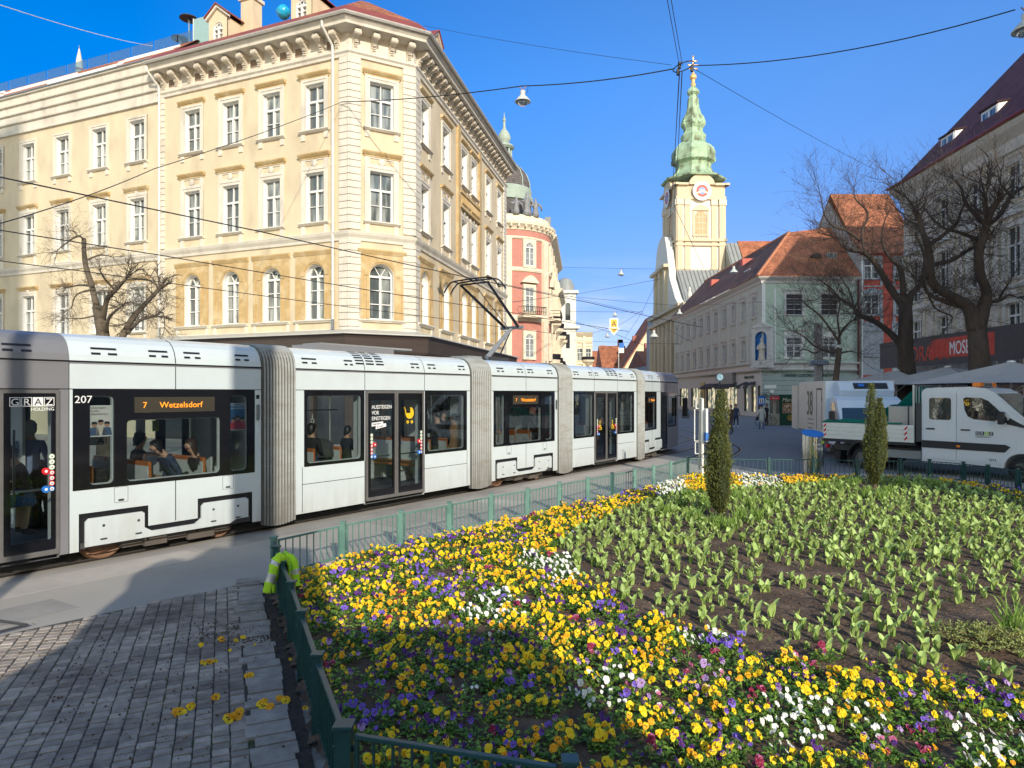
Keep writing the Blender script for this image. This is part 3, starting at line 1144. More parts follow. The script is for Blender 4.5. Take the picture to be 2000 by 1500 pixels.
# destination displays
def display(M, x0, x1, z0, z1, s, par):
    mb = MB().mat(mat('display_housing', (.05, .042, .03), .4)).box(x0, x1, -.010, -.002, z0, z1)
    d = mb.build('destination_display', par, M)
    hh = (z1 - z0)
    text('led_text', '7', hh * .55, LED, d, M @ Matrix.Translation((x0 + .12, -.014, z0 + hh * .3)), .002)
    text('led_text', s, hh * .55, LED, d, M @ Matrix.Translation((x0 + .38, -.014, z0 + hh * .3)), .002, 'LEFT', 1.05)
display(TM, -2.93, -1.63, 2.2, 2.44, 'Wetzelsdorf', tram)
# posters behind the glass
def poster(M, x0, x1, z0, z1, cols, lines=()):
    mb = MB().mat(WST).box(x0, x1, .035, .04, z0, z1)
    p = mb.build('window_poster', tram, M)
    w, h = x1 - x0, z1 - z0
    mb = MB().mat(cols[0]).box(x0 + .01, x1 - .01, .031, .035, z0 + .01, z1 - .01)
    rnd = random.Random(5)
    skin = mat('poster_skin', (.45, .25, .17))
    for i in range(3):
        cx = x0 + w * (.22 + .28 * i)
        cz = z0 + h * (.34 + .06 * (i % 2))
        mb.mat(cols[1 + i % 2]).prism([(cx - .07, z0 + .02), (cx + .07, z0 + .02), (cx + .05, cz - .02), (cx - .05, cz - .02)], .027, .031)
        mb.mat(skin).disc((cx, cz + .02), .04, .0265, 10)
        mb.mat(DARK).prism([(cx - .042, cz + .03), (cx + .042, cz + .03), (cx + .03, cz + .065), (cx - .03, cz + .065)], .024, .0262)
    mb.build('poster_picture', p, M)
    for i, (s, m_) in enumerate(lines):
        text('poster_text', s, h * .085, m_, p, M @ Matrix.Translation((x0 + .02, .029, z1 - h * (.11 + .1 * i))), .001)
poster(TM, -3.55, -3.24, 1.86, 2.32, [mat('poster_pale', (.72, .66, .62)), mat('poster_navy', (.08, .12, .22)), mat('poster_cream', (.7, .6, .5))],
       [('GRAZ IS(S)T', DARK), ('KLIMA-', DARK), ('FREUNDLICH', DARK)])
poster(TM, -1.33, -1.03, 1.86, 2.32, [mat('poster_blue', (.02, .12, .30)), mat('poster_red', (.55, .05, .08)), mat('poster_red2', (.4, .03, .1))],
       [('GRAZ BESUCHEN', WST), ('AUF ABENTEUER', WST)])
# small lamp and hatches
mb = MB().mat(STEEL).prism(rrect(-.84, -.78, 2.02, 2.30, .02, 3), -.02, 0)
mb.mat(DARK).prism(rrect(-.84, -.78, 2.40, 2.47, .01, 2), -.006, 0)
mb.build('marker_lamp', b1, TM)
def hatch(M, x, par, z0=.86):
    mb = MB().mat(DGREY)
    ring(mb, rrect(x - .10, x + .10, z0, 1.095, .02), rrect(x - .096, x + .096, z0 + .004, 1.091, .018), -.003, 0)
    mb.box(x - .04, x + .04, -.005, 0, z0 + .02, z0 + .05)
    mb.build('hatch', par, M)
hatch(TM, -3.12, b1)
hatch(TM, -1.38, b1)
bellows(TM, -.74, -.04)
# section 2
b2 = module(TM, -.04, 5.12, [blk(.18, 1.68, .25, 1.60), blk(3.49, 4.99, 3.58, 4.90)], [(1.70, 3.47)], None, seams=(1.69, 3.48), hseam=((.14, 1.68), (3.49, 5.0)))
MB().mat(DARK).box(.135, .145, -.003, .01, .24, 1.1).box(4.995, 5.005, -.003, .01, .24, 1.1).build('panel_gap', b2, TM)
vents(TM, [(.32, .34, 'v'), (1.28, .22, 'v'), (1.58, .22, 'b'), (1.86, .22, 'b'), (2.14, .22, 'b'), (3.2, .26, 'v'), (3.75, .26, 'v'), (4.82, .24, 'v')], b2)
dd = door_leaf(TM, 1.72, 2.58, 1)
de = door_leaf(TM, 2.59, 3.45, -1)
text('lettering', 'AUSSTEIGEN', .115, WST, dd, TM @ Matrix.Translation((1.86, -.024, 2.17)), .002, 'LEFT', .88)
text('lettering', 'VOR', .115, WST, dd, TM @ Matrix.Translation((1.86, -.024, 2.05)), .002, 'LEFT', .88)
text('lettering', 'EINSTEIGEN', .115, WST, dd, TM @ Matrix.Translation((1.86, -.024, 1.93)), .002, 'LEFT', .86)
mb = MB().mat(WST)
mb.prism([(1.86, 1.80), (2.19, 1.83), (2.18, 1.90), (1.86, 1.88)], -.026, -.023)
mb.prism([(1.97, 1.74), (2.27, 1.79), (2.26, 1.86), (1.97, 1.82)], -.029, -.026)
st = mb.build('slogan_sticker', dd, TM)
text('lettering', 'Klingt logisch.', .05, DARK, dd, TM @ Matrix.Translation((1.88, -.031, 1.83)) @ Matrix.Rotation(-.08, 4, 'Y'), .001, 'LEFT', .85, .3)
text('lettering', 'Ist es auch.', .05, DARK, dd, TM @ Matrix.Translation((1.99, -.033, 1.77)) @ Matrix.Rotation(-.12, 4, 'Y'), .001, 'LEFT', .85, .3)
# yellow pram pictogram
mb = MB().mat(YELS)
cx, cz = 2.98, 2.06
arc = [(cx + .13 * math.cos(t), cz + .13 * math.sin(t)) for t in [PI + PI * i / 8 for i in range(9)]]
mb.prism(arc + [(cx + .13, cz), (cx - .13, cz)], -.026, -.023)
mb.prism([(cx + .02, cz)] + [(cx + .02 + .11 * math.cos(PI / 2 - PI / 2 * i / 6), cz + .13 * math.sin(PI / 2 - PI / 2 * i / 6)) for i in range(7)], -.026, -.023)
mb.prism([(cx - .13, cz), (cx - .105, cz), (cx - .14, cz + .12), (cx - .18, cz + .13), (cx - .18, cz + .11), (cx - .155, cz + .105)], -.026, -.023)
for x in (cx - .06, cx + .07):
    ring(mb, rrect(x - .038, x + .038, cz - .235, cz - .16, .037, 4), rrect(x - .014, x + .014, cz - .211, cz - .184, .0135, 4), -.026, -.023)
mb.build('pram_pictogram', de, TM)
bellows(TM, 5.12, 5.94)
# section 3 (pantograph)
b3 = module(TM, 5.94, 9.18, [blk(6.07, 6.66, 6.16, 6.56), blk(6.66, 8.42, 6.76, 8.32, 1.16, 2.12), blk(8.42, 9.02, 8.50, 8.90)], [], 7.55, seams=(7.55,))
vents(TM, [(6.4, .3, 'v'), (7.3, .28, 'v'), (7.8, .28, 'v'), (8.8, .28, 'v')], b3)
display(TM, 6.92, 8.15, 2.2, 2.44, 'Wetzelsdorf', tram)
bogie_cover(TM, 7.55)
hatch(TM, 6.75, b3)
hatch(TM, 8.5, b3)
MB().mat(STEEL).prism(rrect(9.06, 9.13, 2.02, 2.30, .02, 3), -.02, 0).build('marker_lamp', b3, TM)
bellows(TM, 9.18, 9.98)
# section 4
b4 = module(TM, 9.98, 14.5, [blk(10.1, 11.4, 10.2, 11.32), blk(13.02, 14.3, 13.1, 14.2)], [(11.42, 13.0)], None, seams=(11.41, 13.01), hseam=((10.1, 11.4), (13.02, 14.3)))
vents(TM, [(10.3, .3, 'v'), (11.2, .22, 'v'), (11.6, .22, 'v'), (12.4, .2, 'b'), (12.68, .2, 'b'), (12.96, .2, 'b'), (13.3, .2, 'v'), (14.2, .22, 'v')], b4)
dw = [door_leaf(TM, 11.44, 12.21, 1), door_leaf(TM, 12.22, 12.98, -1)]
for i, cx in enumerate((11.75, 12.62)):
    mb = MB().mat(YELS)
    cz = 1.42
    ring(mb, rrect(cx - .09, cx + .07, cz - .12, cz + .04, .079, 5), rrect(cx - .07, cx + .05, cz - .10, cz + .02, .059, 5), -.026, -.023)
    mb.prism([(cx - .03, cz - .02), (cx, cz - .02), (cx + .0, cz + .13), (cx - .03, cz + .13)], -.029, -.026)
    mb.prism([(cx, cz - .02), (cx + .08, cz - .02), (cx + .12, cz - .12), (cx + .09, cz - .12), (cx + .06, cz - .05), (cx, cz - .05)], -.029, -.026)
    mb.disc((cx - .015, cz + .165), .03, -.028, 10)
    mb.build('wheelchair_pictogram', dw[i], TM)
bellows(TM, 14.5, 15.1)
# section 5 (front)
b5 = module(TM5, 15.06, 17.45, [blk(15.2, 16.9, 15.35, 16.75, 1.16, 2.4)], [], 16.33, seams=(16.3,))
vents(TM5, [(15.3, .26, 'v'), (16.0, .24, 'v'), (16.4, .24, 'v'), (17.25, .24, 'v')], b5)
bogie_cover(TM5, 16.33)
display(TM5, 15.75, 16.6, 2.14, 2.34, 'Wetzelsd.', tram)
mb = MB().mat(TG)
mb.wall(17.45, 20.2, .22, 2.93, [(17.55, 18.4, .25, 2.5), (18.6, 19.9, 1.1, 2.5)], .05)
mb.wall(17.45, 20.2, .22, 2.93, [(18.6, 19.9, 1.1, 2.5)], .03, TWD)
mb.prism(roof_prof(), 17.45, 20.2, 'x')
fr_ = [(0, 0), (.5, .12), (.9, .45), (1.02, 1.1), (.9, 1.75), (.5, 2.08), (0, 2.2)]
vs, fs = [], []
levels = [(.22, .9), (.6, 1.0), (1.15, 1.0), (1.9, .85), (2.55, .6), (3.0, .45), (3.3, .15), (3.39, 0)]
for z, k in levels:
    for a, y in fr_:
        yy = 1.1 + (y - 1.1) * (1 if z < 3.2 else (.85 if z < 3.35 else .5))
        vs.append((20.2 + a * k, yy, z))
n = len(fr_)
fs1, fs2 = [], []
for i in range(len(levels) - 1):
    for j in range(n - 1):
        (fs2 if 2 <= i <= 3 else fs1).append((i * n + j, i * n + j + 1, (i + 1) * n + j + 1, (i + 1) * n + j))
mb.add(vs, fs1)
mb.mat(TB).add(vs, fs2)
mb.build('cab_body', tram, TM5)
tram_window(TM5, (18.6, 19.9, 1.1, 2.5), (18.7, 19.8, 1.2, 2.42))
mb = MB().mat(TB)
ring(mb, rrect(17.5, 18.45, .25, 2.55, .02), rrect(17.6, 18.35, .45, 2.4, .04), -.01, .03)
cd = mb.build('door', tram, TM5)
MB().mat(TGL).box(17.6, 18.35, 0, .008, .45, 2.4).build('pane', cd, TM5)
MB().mat(DARK).box(17.45, 20.1, 1.9, 1.94, .36, 2.9).box(17.5, 20, .1, 2.1, .25, .36).build('cab_wall', tram, TM5)
mb = MB().mat(DARK).prism(rrect(20.45, 20.6, 1.5, 2.3, .05, 3), -.32, -.12).tube([(20.35, .05, 2.4), (20.5, -.2, 2.35)], .02, 6)
mb.build('wing_mirror', tram, TM5)
mb = MB().mat(TG).box(1.0, 3.2, .7, 1.5, 3.39, 3.52)
mb.mat(LEAD).box(1.2, 3.9, .8, 1.4, 3.521, 3.56)
mb.build('roof_equipment', tram, TM)
MB().mat(LEAD).box(6.0, 6.6, .8, 1.4, 3.391, 3.5).build('roof_equipment', tram, TM)
# pantograph
pg = MB().mat(DGREY)
bx = 7.2
for y in (.75, 1.45):
    pg.box(bx - .35, bx + .5, y - .03, y + .03, 3.39, 3.5)
pg.mat(mat('pantograph_grey', (.20, .22, .24), .4, .1))
pg.tube([(bx, 1.1, 3.5), (8.4, 1.1, 4.44)], [.075, .06], 10)
pg.tube([(8.4, .7, 4.44), (8.4, 1.5, 4.44)], .05, 8)
pg.mat(DARK)
pg.tube([(bx + .5, 1.1, 3.45), (8.42, 1.18, 4.32)], .02, 6)
for y in (.62, 1.58):
    pg.tube([(8.4, 1.1 + (y - 1.1) * .5, 4.44), (6.62, y, 5.52)], [.045, .035], 8)
pg.tube([(8.3, 1.1, 4.35), (6.75, 1.1, 5.42)], .012, 5)
pgo = pg.build('pantograph', tram, TM)
pg = MB().mat(DARK)
for dx in (-.14, .14):
    pts = []
    for i in range(17):
        u = i / 16
        y = .12 + 1.96 * u
        e = min(u, 1 - u)
        z = 5.6 + (0.03 * math.sin(PI * u)) - (max(0, .16 - e) / .16) ** 1.6 * .28
        pts.append((6.62 + dx, y, z))
    pg.tube(pts, .022, 6)
for y in (.5, 1.1, 1.7):
    pg.tube([(6.48, y, 5.6), (6.76, y, 5.6)], .016, 6)
pg.tube([(6.62, .62, 5.52), (6.62, 1.58, 5.52)], .025, 6)
pg.build('collector_head', pgo, TM)
# interior: seats, rails, partitions
def seat_mesh(two=True):
    mb = MB().mat(SEAT)
    w = .44
    for k in range(2 if two else 1):
        y0 = k * .5
        mb.bbox(0, .06, y0, y0 + w, .55, 1.12, .015)
        mb.bbox(.05, .45, y0, y0 + w, .44, .5, .015)
    mb.mat(TIN).box(.0, .42, .05, .1, .06, .44).box(-.01, .0, 0, .94 if two else .44, .6, 1.05)
    return mb.mesh('seat')
sm_ = seat_mesh()
for M_, xs in ((TM, (-3.5, -2.65, -1.75, .5, 1.15, 3.8, 4.4, 6.3, 7.2, 7.9, 8.6, 10.4, 13.4)), (TM5, (15.4, 16.2))):
    for x in xs:
        put('seat', sm_, tram, M_ @ T(x, .14, .30))
        put('seat', sm_, tram, M_ @ T(x, 1.15, .30))
mb = MB().mat(STEEL)
for x in (-3.2, -1.5, .3, 1.6, 3.6, 4.8, 6.2, 8.7, 10.2, 11.3, 13.1, 14.2):
    mb.tube([(x, 1.0, .36), (x, 1.0, 2.66)], .018, 6)
for a, b in ((-3.7, -.9), (.2, 1.6), (3.6, 4.9), (6, 9), (10.2, 11.3), (13.1, 14.2)):
    mb.tube([(a, .75, 2.15), (b, .75, 2.15)], .016, 6)
mb.build('grab_rails', tram, TM)
for x in (.45, .95, 3.9, 4.4, 7.0, 7.9):
    mb = MB().mat(TIN)
    mb.tube([(x, .75, 2.14), (x, .75, 1.98)], .01, 5)
    pts = [(x + .04 * math.sin(2 * PI * i / 8), .75, 1.93 + .05 * math.cos(2 * PI * i / 8)) for i in range(9)]
    mb.tube(pts, .01, 5)
    mb.build('strap_handle', tram, TM)
for x in (-3.85, -.76, -.02, 5.1, 5.96, 9.16, 10.0, 14.48):
    for y0, y1 in ((.06, .62), (TWD - .62, TWD - .06)):
        MB().mat(TIN).box(x - .02, x + .02, y0, y1, .36, 2.66).build('partition', tram, TM)
for x in (1.66, 3.5, 11.38, 13.04):
    MB().mat(TIN).box(x - .015, x + .015, .06, .3, .36, 2.66).build('partition', tram, TM)
mb = MB().mat(YELS).box(-3.0, -2.92, .5, .55, 1.7, 2.1)
mb.mat(WST).box(-2.8, -2.5, 2.0, 2.05, 1.6, 2.0).box(-1.95, -1.8, 2.0, 2.05, 1.6, 2.05)
mb.mat(mat('lime_sign', (.45, .6, .05))).box(-2.35, -2.28, 1.9, 1.95, 1.85, 2.0).box(-1.7, -1.6, 1.9, 1.95, 1.8, 2.0)
ia = mb.build('interior_signs', tram, TM)
text('lettering', 'A1', .16, DARK, ia, TM @ Matrix.Translation((-2.62, 1.996, 1.62)), .001)
# ================================================================= ground
ASPH = mat('asphalt', (.40, .37, .325), .85, .08, .35, bump=.004, bscale=90, col2=(.31, .29, .26), c2scale=.25, c2lo=.5, c2hi=.75, stretch=(1, 1, 1))
STREETM = mat('street_asphalt', (.19, .19, .195), .8, .10, .5, bump=.003, bscale=60)
mb = MB().mat(ASPH)
mb.quad((-400, -200, 0), (400, -200, 0), (400, 900, 0), (-400, 900, 0))
tag(mb.build('ground'), kind='structure')
mb = MB().mat(STREETM)
mb.prism([(6.6, 23.5), (9, 21.6), (16, 20.6), (30, 16), (30, 90), (26, 140), (-2, 140), (-1, 75), (-.5, 55), (3, 34)], .002, .006, 'z')
tag(mb.build('street'), kind='structure')
PATCH = mat('asphalt_patch', (.32, .30, .27), .85, .15, 2, bump=.004, bscale=90)
PATCH2 = mat('asphalt_patch_light', (.45, .41, .36), .85, .12, 2, bump=.004, bscale=90)
mb = MB(TM)
for x0, x1, y0, y1, m_ in ((-8, -2.2, -.95, -.2, PATCH2), (-2.1, 6, -.55, -.05, PATCH), (1, 3.4, -1.7, -.8, PATCH), (7, 13, -.7, -.1, PATCH2), (-6.5, -4.5, -2.1, -1.4, PATCH), (4.2, 4.9, -1.9, -.62, PATCH2)):
    mb.mat(m_).prism([(x0, y0), (x1, y0 + .03), (x1 - .05, y1), (x0 + .04, y1)], .001, .0035, 'z')
tag(mb.build('road_patches'), kind='structure')
mb = MB().mat(mat('tar_seam', (.12, .12, .12), .7))
for pts in ([(9, 26), (11, 31), (15.5, 35), (14, 44)], [(7.5, 24), (12, 27), (14, 33)], [(5, 30), (9, 33), (9.6, 48)]):
    for a_, b_ in zip(pts, pts[1:]):
        for k_ in range(6):
            p_, q_ = Vector(a_).lerp(Vector(b_), k_ / 6), Vector(a_).lerp(Vector(b_), (k_ + 1) / 6)
            d_ = (q_ - p_).normalized()
            n_ = Vector((-d_.y, d_.x)) * .022
            mb.prism([tuple(p_ - n_), tuple(q_ - n_), tuple(q_ + n_), tuple(p_ + n_)], .006, .0085, 'z')
tag(mb.build('tar_seams'), kind='structure')
# rails: a groove and a steel head, along the tram and curving into the street
RAILM = mat('rail_steel', (.30, .27, .24), .3, .15, metal=.8)
GROOVE = mat('rail_groove', (.035, .03, .027), .9)
def rail_path(y):
    pts = [TM @ Vector((s, y, 0)) for s in (-14, -5, 0, 5, 10, 14)]
    last = pts[-1]
    a = math.atan2(.809, .588)
    p = Vector(last)
    for i in range(26):
        a += R(1.15) if i < 18 else 0
        p = p + Vector((math.cos(a), math.sin(a), 0)) * 1.6
        pts.append(p.copy())
    return [(q.x, q.y) for q in pts]
def rail_at(path, name='tram_rail'):
    mb = MB().mat(GROOVE)
    mb.sweep(path, [(-.06, .009), (.14, .009)])
    mb.mat(RAILM)
    mb.sweep(path, [(-.03, .010), (-.03, .016), (.03, .016), (.03, .010)])
    return tag(mb.build(name), kind='structure')
for y in (.34, 1.78):
    rail_at(rail_path(y))
def curve2(pts):
    out = []
    for i in range(len(pts) - 1):
        p0, p1, p2, p3 = pts[max(i - 1, 0)], pts[i], pts[i + 1], pts[min(i + 2, len(pts) - 1)]
        for k in range(6):
            t = k / 6
            out.append(tuple(.5 * ((2 * p1[j]) + (-p0[j] + p2[j]) * t + (2 * p0[j] - 5 * p1[j] + 4 * p2[j] - p3[j]) * t * t + (-p0[j] + 3 * p1[j] - 3 * p2[j] + p3[j]) * t ** 3) for j in (0, 1)))
    return out + [pts[-1]]
for off in (0, 1.43):
    rail_at(curve2([(11.5 + off * 1.1, 75), (10.6 + off, 55), (10.0 + off, 40), (9.2 + off, 32), (7.6 + off, 27.5), (5.6 + off, 23.8)]))

# setts
SETT = mat('granite_sett', (.34, .29, .24), .85, .28, 9, bump=.006, bscale=35, island=.30, col2=(.17, .14, .12), c2scale=1.1, c2lo=.48, c2hi=.68)
SLABM = mat('concrete_slab', (.30, .265, .225), .8, .3, 7, bump=.004, bscale=30, island=.1)
rnd = random.Random(3)
mb = MB().mat(SETT)
dv = Vector((-.39, .921)).normalized()
du = Vector((dv.y, -dv.x))
org = Vector((-1.3, 4.6))
bedge = [(-3.36, 9.08), (-5.24, 6.99)]
def setts_ok(p):
    # below the asphalt edge and left of the fence strip
    a, b = Vector(bedge[1]), Vector(bedge[0])
    d = (b - a).normalized()
    if (p - a).x * d.y - (p - a).y * d.x < .02 + .05 * math.sin(p.x * 5):
        return False
    t = (p.y - 3.89) / (8.97 - 3.89)
    fx = -.957 + (-3.13 + .957) * t
    return p.x < fx - .47
for i in range(-84, 18):
    for j in range(-32, 70):
        U = i * .122
        V = j * .094 + (i * 37 % 5) * .017
        p = org + du * U + dv * V
        if not setts_ok(p) or p.y < 1.2 or p.x < -10:
            continue
        hu, hv = .122 / 2 - .0035 - rnd.random() * .003, .094 / 2 - .005 - rnd.random() * .004
        zt = .026 + rnd.uniform(-.0025, .0025)
        c = []
        for a, b in ((-1, -1), (1, -1), (1, 1), (-1, 1)):
            q = p + du * (a * hu + rnd.uniform(-.004, .004)) + dv * (b * hv + rnd.uniform(-.004, .004))
            c.append(q)
        tl = [rnd.uniform(-.002, .002) for _ in range(4)]
        vs = [(q.x, q.y, 0) for q in c] + [(q.x, q.y, zt - .005 + e) for q, e in zip(c, tl)] + [(q.x + (p.x - q.x) * .10, q.y + (p.y - q.y) * .10, zt + e) for q, e in zip(c, tl)]
        fs = [(8, 9, 10, 11)]
        for k in range(4):
            k2 = (k + 1) % 4
            fs += [(k, k2, 4 + k2, 4 + k), (4 + k, 4 + k2, 8 + k2, 8 + k)]
        mb.add(vs, fs)
tag(mb.build('paving_setts'), kind='structure')
mb = MB().mat(mat('joint_sand', (.075, .07, .06), .95, .3, 5, col2=(.06, .085, .02), c2scale=1.5, c2lo=.52, c2hi=.62))
mb.prism([(-11, 1.0), (-.6, 1.0), (-.95, 3.5), (-1.6, 4.95), (-2.0, 5.9), (-2.4, 6.8), (-2.75, 7.7), (-3.4, 9.0), (-5.3, 6.95), (-11, .5)], .002, .014, 'z')
tag(mb.build('paving_bed'), kind='structure')
# edge slabs beside the fence
mb = MB().mat(SLABM)
FPTS = [(-.957, 3.89), (-1.41, 4.945), (-1.824, 5.93), (-2.21, 6.84), (-2.58, 7.68), (-2.9, 8.40), (-3.13, 8.97)]
t = 2.2
while t < 9.0:
    ln = rnd.uniform(.10, .24)
    f = (t - 3.89) / (8.97 - 3.89)
    fx = -.957 - 2.173 * f
    xr = fx - .14 - rnd.random() * .06
    p = Vector((xr, t))
    w_ = .27 + rnd.random() * .05
    q = [p, p + dv * (ln - .012), p + dv * (ln - .012) - du * w_, p - du * w_]
    mb.prism([(k.x, k.y) for k in q], 0, .034 + rnd.uniform(-.006, .008), 'z')
    t += ln * .921
tag(mb.build('edge_slabs'), kind='structure')
mb = MB().mat(mat('dirt_strip', (.045, .035, .028), .95, .4, 12, bump=.02, bscale=25))
mb.prism([(-.93, 3.6), (-1.15, 3.6), (-3.3, 8.9), (-3.12, 8.97)], .003, .022, 'z')
tag(mb.build('dirt_strip'), kind='structure')

# ================================================================= flower bed
ROADP = [(-3.13, 8.97), (-2.476, 10.0), (-1.78, 10.95), (-1.08, 11.83), (-.39, 12.79), (.31, 13.55), (1.007, 14.48), (1.70, 15.3), (2.38, 16.2), (3.07, 17.1), (3.71, 17.87), (4.40, 18.9), (5.23, 20.3)]
FARP = [(5.23, 20.3), (6.4, 20.15), (7.53, 20.0), (8.84, 20.0), (9.9, 19.6), (11.1, 19.5), (11.9, 19.45), (12.4, 18.75), (12.55, 18.0), (12.6, 17.0), (13.0, 15.5), (13.2, 13.5), (13.0, 11.5), (12.0, 9.0), (10.5, 7.0), (8.5, 5.2), (6, 4.0), (3.9, 3.4), (2.7, 3.3), (1.5, 3.35), (.30, 3.52), (-.957, 3.89)]
POLY = FPTS + ROADP[1:] + FARP[1:-1]
def inside(p, poly):
    x, y = p
    c = False
    j = len(poly) - 1
    for i in range(len(poly)):
        xi, yi = poly[i]
        xj, yj = poly[j]
        if (yi > y) != (yj > y) and x < (xj - xi) * (y - yi) / (yj - yi) + xi:
            c = not c
        j = i
    return c
def edge_dist(p, poly):
    d = 1e9
    pv = Vector(p)
    for i in range(len(poly)):
        a, b = Vector(poly[i]), Vector(poly[(i + 1) % len(poly)])
        ab = b - a
        t_ = max(0, min(1, (pv - a).dot(ab) / ab.length_squared))
        d = min(d, (pv - a - ab * t_).length)
    return d
from mathutils import noise as mn
def soil_z(x, y):
    return .05 + .025 * mn.noise(Vector((x * 2.2, y * 2.2, 0))) + .018 * mn.noise(Vector((x * 7, y * 7, 3)))
SOIL = mat('soil', (.10, .062, .038), .95, .35, 9, bump=.03, bscale=22, col2=(.17, .115, .075), c2scale=3, c2lo=.45, c2hi=.65)
mb = MB().mat(SOIL)
gs = .085
nx, ny = int(17 / gs), int(17.2 / gs)
idx = {}
for i in range(nx + 1):
    for j in range(ny + 1):
        x, y = -3.3 + i * gs, 3.2 + j * gs
        if inside((x, y), POLY) or edge_dist((x, y), POLY) < .09:
            idx[i, j] = len(mb.v)
            mb.v.append((x + .02 * math.sin(i * 12.9 + j * 7.1), y + .02 * math.sin(i * 5.3 + j * 9.7), soil_z(x, y) + .012 * math.sin(i * 78.2 + j * 37.7)))
mb.smooth = True
for (i, j), k in list(idx.items()):
    if (i + 1, j) in idx and (i, j + 1) in idx and (i + 1, j + 1) in idx:
        mb.f.append((k, idx[i + 1, j], idx[i + 1, j + 1], idx[i, j + 1]))
        mb.m.append(0)
        mb.sm.append(True)
tag(mb.build('flower_bed_soil'), kind='structure')
KERB = mat('sandstone_kerb', (.50, .42, .33), .8, .15, 3, bump=.01, bscale=20)
mb = MB().mat(KERB)
kp = ROADP + FARP[1:9]
mb.sweep(kp, [(-.15, 0), (-.15, .075), (-.13, .085), (.05, .085), (.06, .07), (.06, 0)])
tag(mb.build('bed_kerb'), kind='structure')

# ================================================================= fence
FGR = mat('fence_green_lit_paint', (.13, .26, .22), .45, .12, 3, bump=.002, bscale=40, col2=(.055, .14, .125), c2scale=2.0, c2lo=.5, c2hi=.75)  # fence colour as it looks in the sun
FDK = mat('fence_teal_shaded_paint', (.018, .075, .075), .38, .12, 3, bump=.002, bscale=40)  # same fence in darker teal, shade of the near and far runs painted in
fence = thing('bed_fence', 'low green metal fence of posts and barred panels running round the flower bed', 'fence', (-.957, 3.89, 0))
def fpost(x, y, m, big=False):
    h_ = .61
    r_ = .034 if not big else .045
    mb = MB(T(x, y, 0)).mat(m)
    mb.box(-r_, r_, -r_, r_, 0, h_ - .012)
    mb.bbox(-r_ - .012, r_ + .012, -r_ - .012, r_ + .012, h_ - .012, h_ + .012, .004)
    mb.box(-r_ - .02, r_ + .02, -.008, .008, .17, .20).box(-r_ - .02, r_ + .02, -.008, .008, .46, .49)
    mb.build('post', fence)
def fpanel(p, q, m, flat=False):
    a, b = Vector(p), Vector(q)
    d = (b - a).normalized()
    a2, b2 = a + d * .07, b - d * .07
    L_ = (b2 - a2).length
    M_ = Matrix(((d.x, -d.y, 0, a2.x), (d.y, d.x, 0, a2.y), (0, 0, 1, 0), (0, 0, 0, 1)))
    mb = MB(M_).mat(m)
    mb.bbox(0, L_, -.018, .018, .545, .57, .003)
    mb.box(0, L_, -.009, .009, .10, .125)
    mb.box(0, .022, -.012, .012, .125, .545).box(L_ - .022, L_, -.012, .012, .125, .545)
    n = max(3, int(round(L_ / .118)))
    for i in range(1, n):
        x = L_ * i / n
        if flat:
            mb.box(x - .004, x + .004, -.013, .013, .125, .545)
        else:
            mb.box(x - .006, x + .006, -.006, .006, .125, .545)
    mb.build('panel', fence)
ring_ = FPTS + ROADP[1:] + FARP[1:-1]
for i, p in enumerate(ring_):
    nxt = ring_[(i + 1) % len(ring_)]
    dk = i < 6 or i > 18 or i == 14
    fpost(*p, FDK if (dk or p == (2.38, 16.2)) else FGR, i == 0)
    if (Vector(nxt) - Vector(p)).length > .35:
        fpanel(p, nxt, FDK if i < 6 or i > 18 else FGR, i < 6)

# hi-vis jacket over the rail
HV = mat('fluorescent_yellow_cloth', (.50, .85, .03), .8, .08, 8, bump=.012, bscale=14, emit=0)
jk = thing('safety_jacket', 'fluorescent yellow work jacket with silver bands slung over the fence post', 'jacket', (-2.7, 7.95, 0))
def strand(pts, rad, m, name, par, flat=.55, bands=()):
    pts = [Vector(p) for p in pts]
    out = []
    for i in range(len(pts) - 1):
        p0, p1, p2, p3 = pts[max(i - 1, 0)], pts[i], pts[i + 1], pts[min(i + 2, len(pts) - 1)]
        for k in range(6):
            t_ = k / 6
            out.append(.5 * ((2 * p1) + (p2 - p0) * t_ + (2 * p0 - 5 * p1 + 4 * p2 - p3) * t_ * t_ + (3 * p1 - p0 - 3 * p2 + p3) * t_ ** 3))
    out.append(pts[-1])
    n = len(out)
    mb = MB()
    mb.smooth = True
    K = 14
    vs, fs, ms = [], [], []
    for i, p in enumerate(out):
        d = (out[min(i + 1, n - 1)] - out[max(i - 1, 0)]).normalized()
        a = Vector((0, 1, 0)).cross(d)
        a = a.normalized() if a.length > .01 else Vector((1, 0, 0))
        b = d.cross(a)
        rr = rad * (1 + .07 * math.sin(i * 1.9) + .05 * math.sin(i * 4.1)) * (1.15 - .3 * i / n)
        for k in range(K):
            t_ = 2 * PI * k / K
            w_ = 1 + .12 * math.sin(3 * t_ + i * .7)
            vs.append(p + (a * math.cos(t_) * w_ + b * math.sin(t_) * flat * w_) * rr)
    for i in range(n - 1):
        u = i / (n - 1)
        mm_ = m
        for b0_, b1_, bm in bands:
            if b0_ <= u < b1_:
                mm_ = bm
        for k in range(K):
            k2 = (k + 1) % K
            mb.mat(mm_)
            mb.f.append((i * K + k, i * K + k2, (i + 1) * K + k2, (i + 1) * K + k))
            mb.m.append(mb.cur)
            mb.sm.append(True)
    mb.v = [tuple(v) for v in vs]
    mb.mat(m)
    for b_ in (0, n - 1):
        mb.f.append(tuple(b_ * K + k for k in range(K)))
        mb.m.append(mb.cur)
        mb.sm.append(False)
    return mb.build(name, par)
SIL = mat('reflective_silver', (.62, .63, .62), .35, .05, metal=.3)
Yj = 7.85
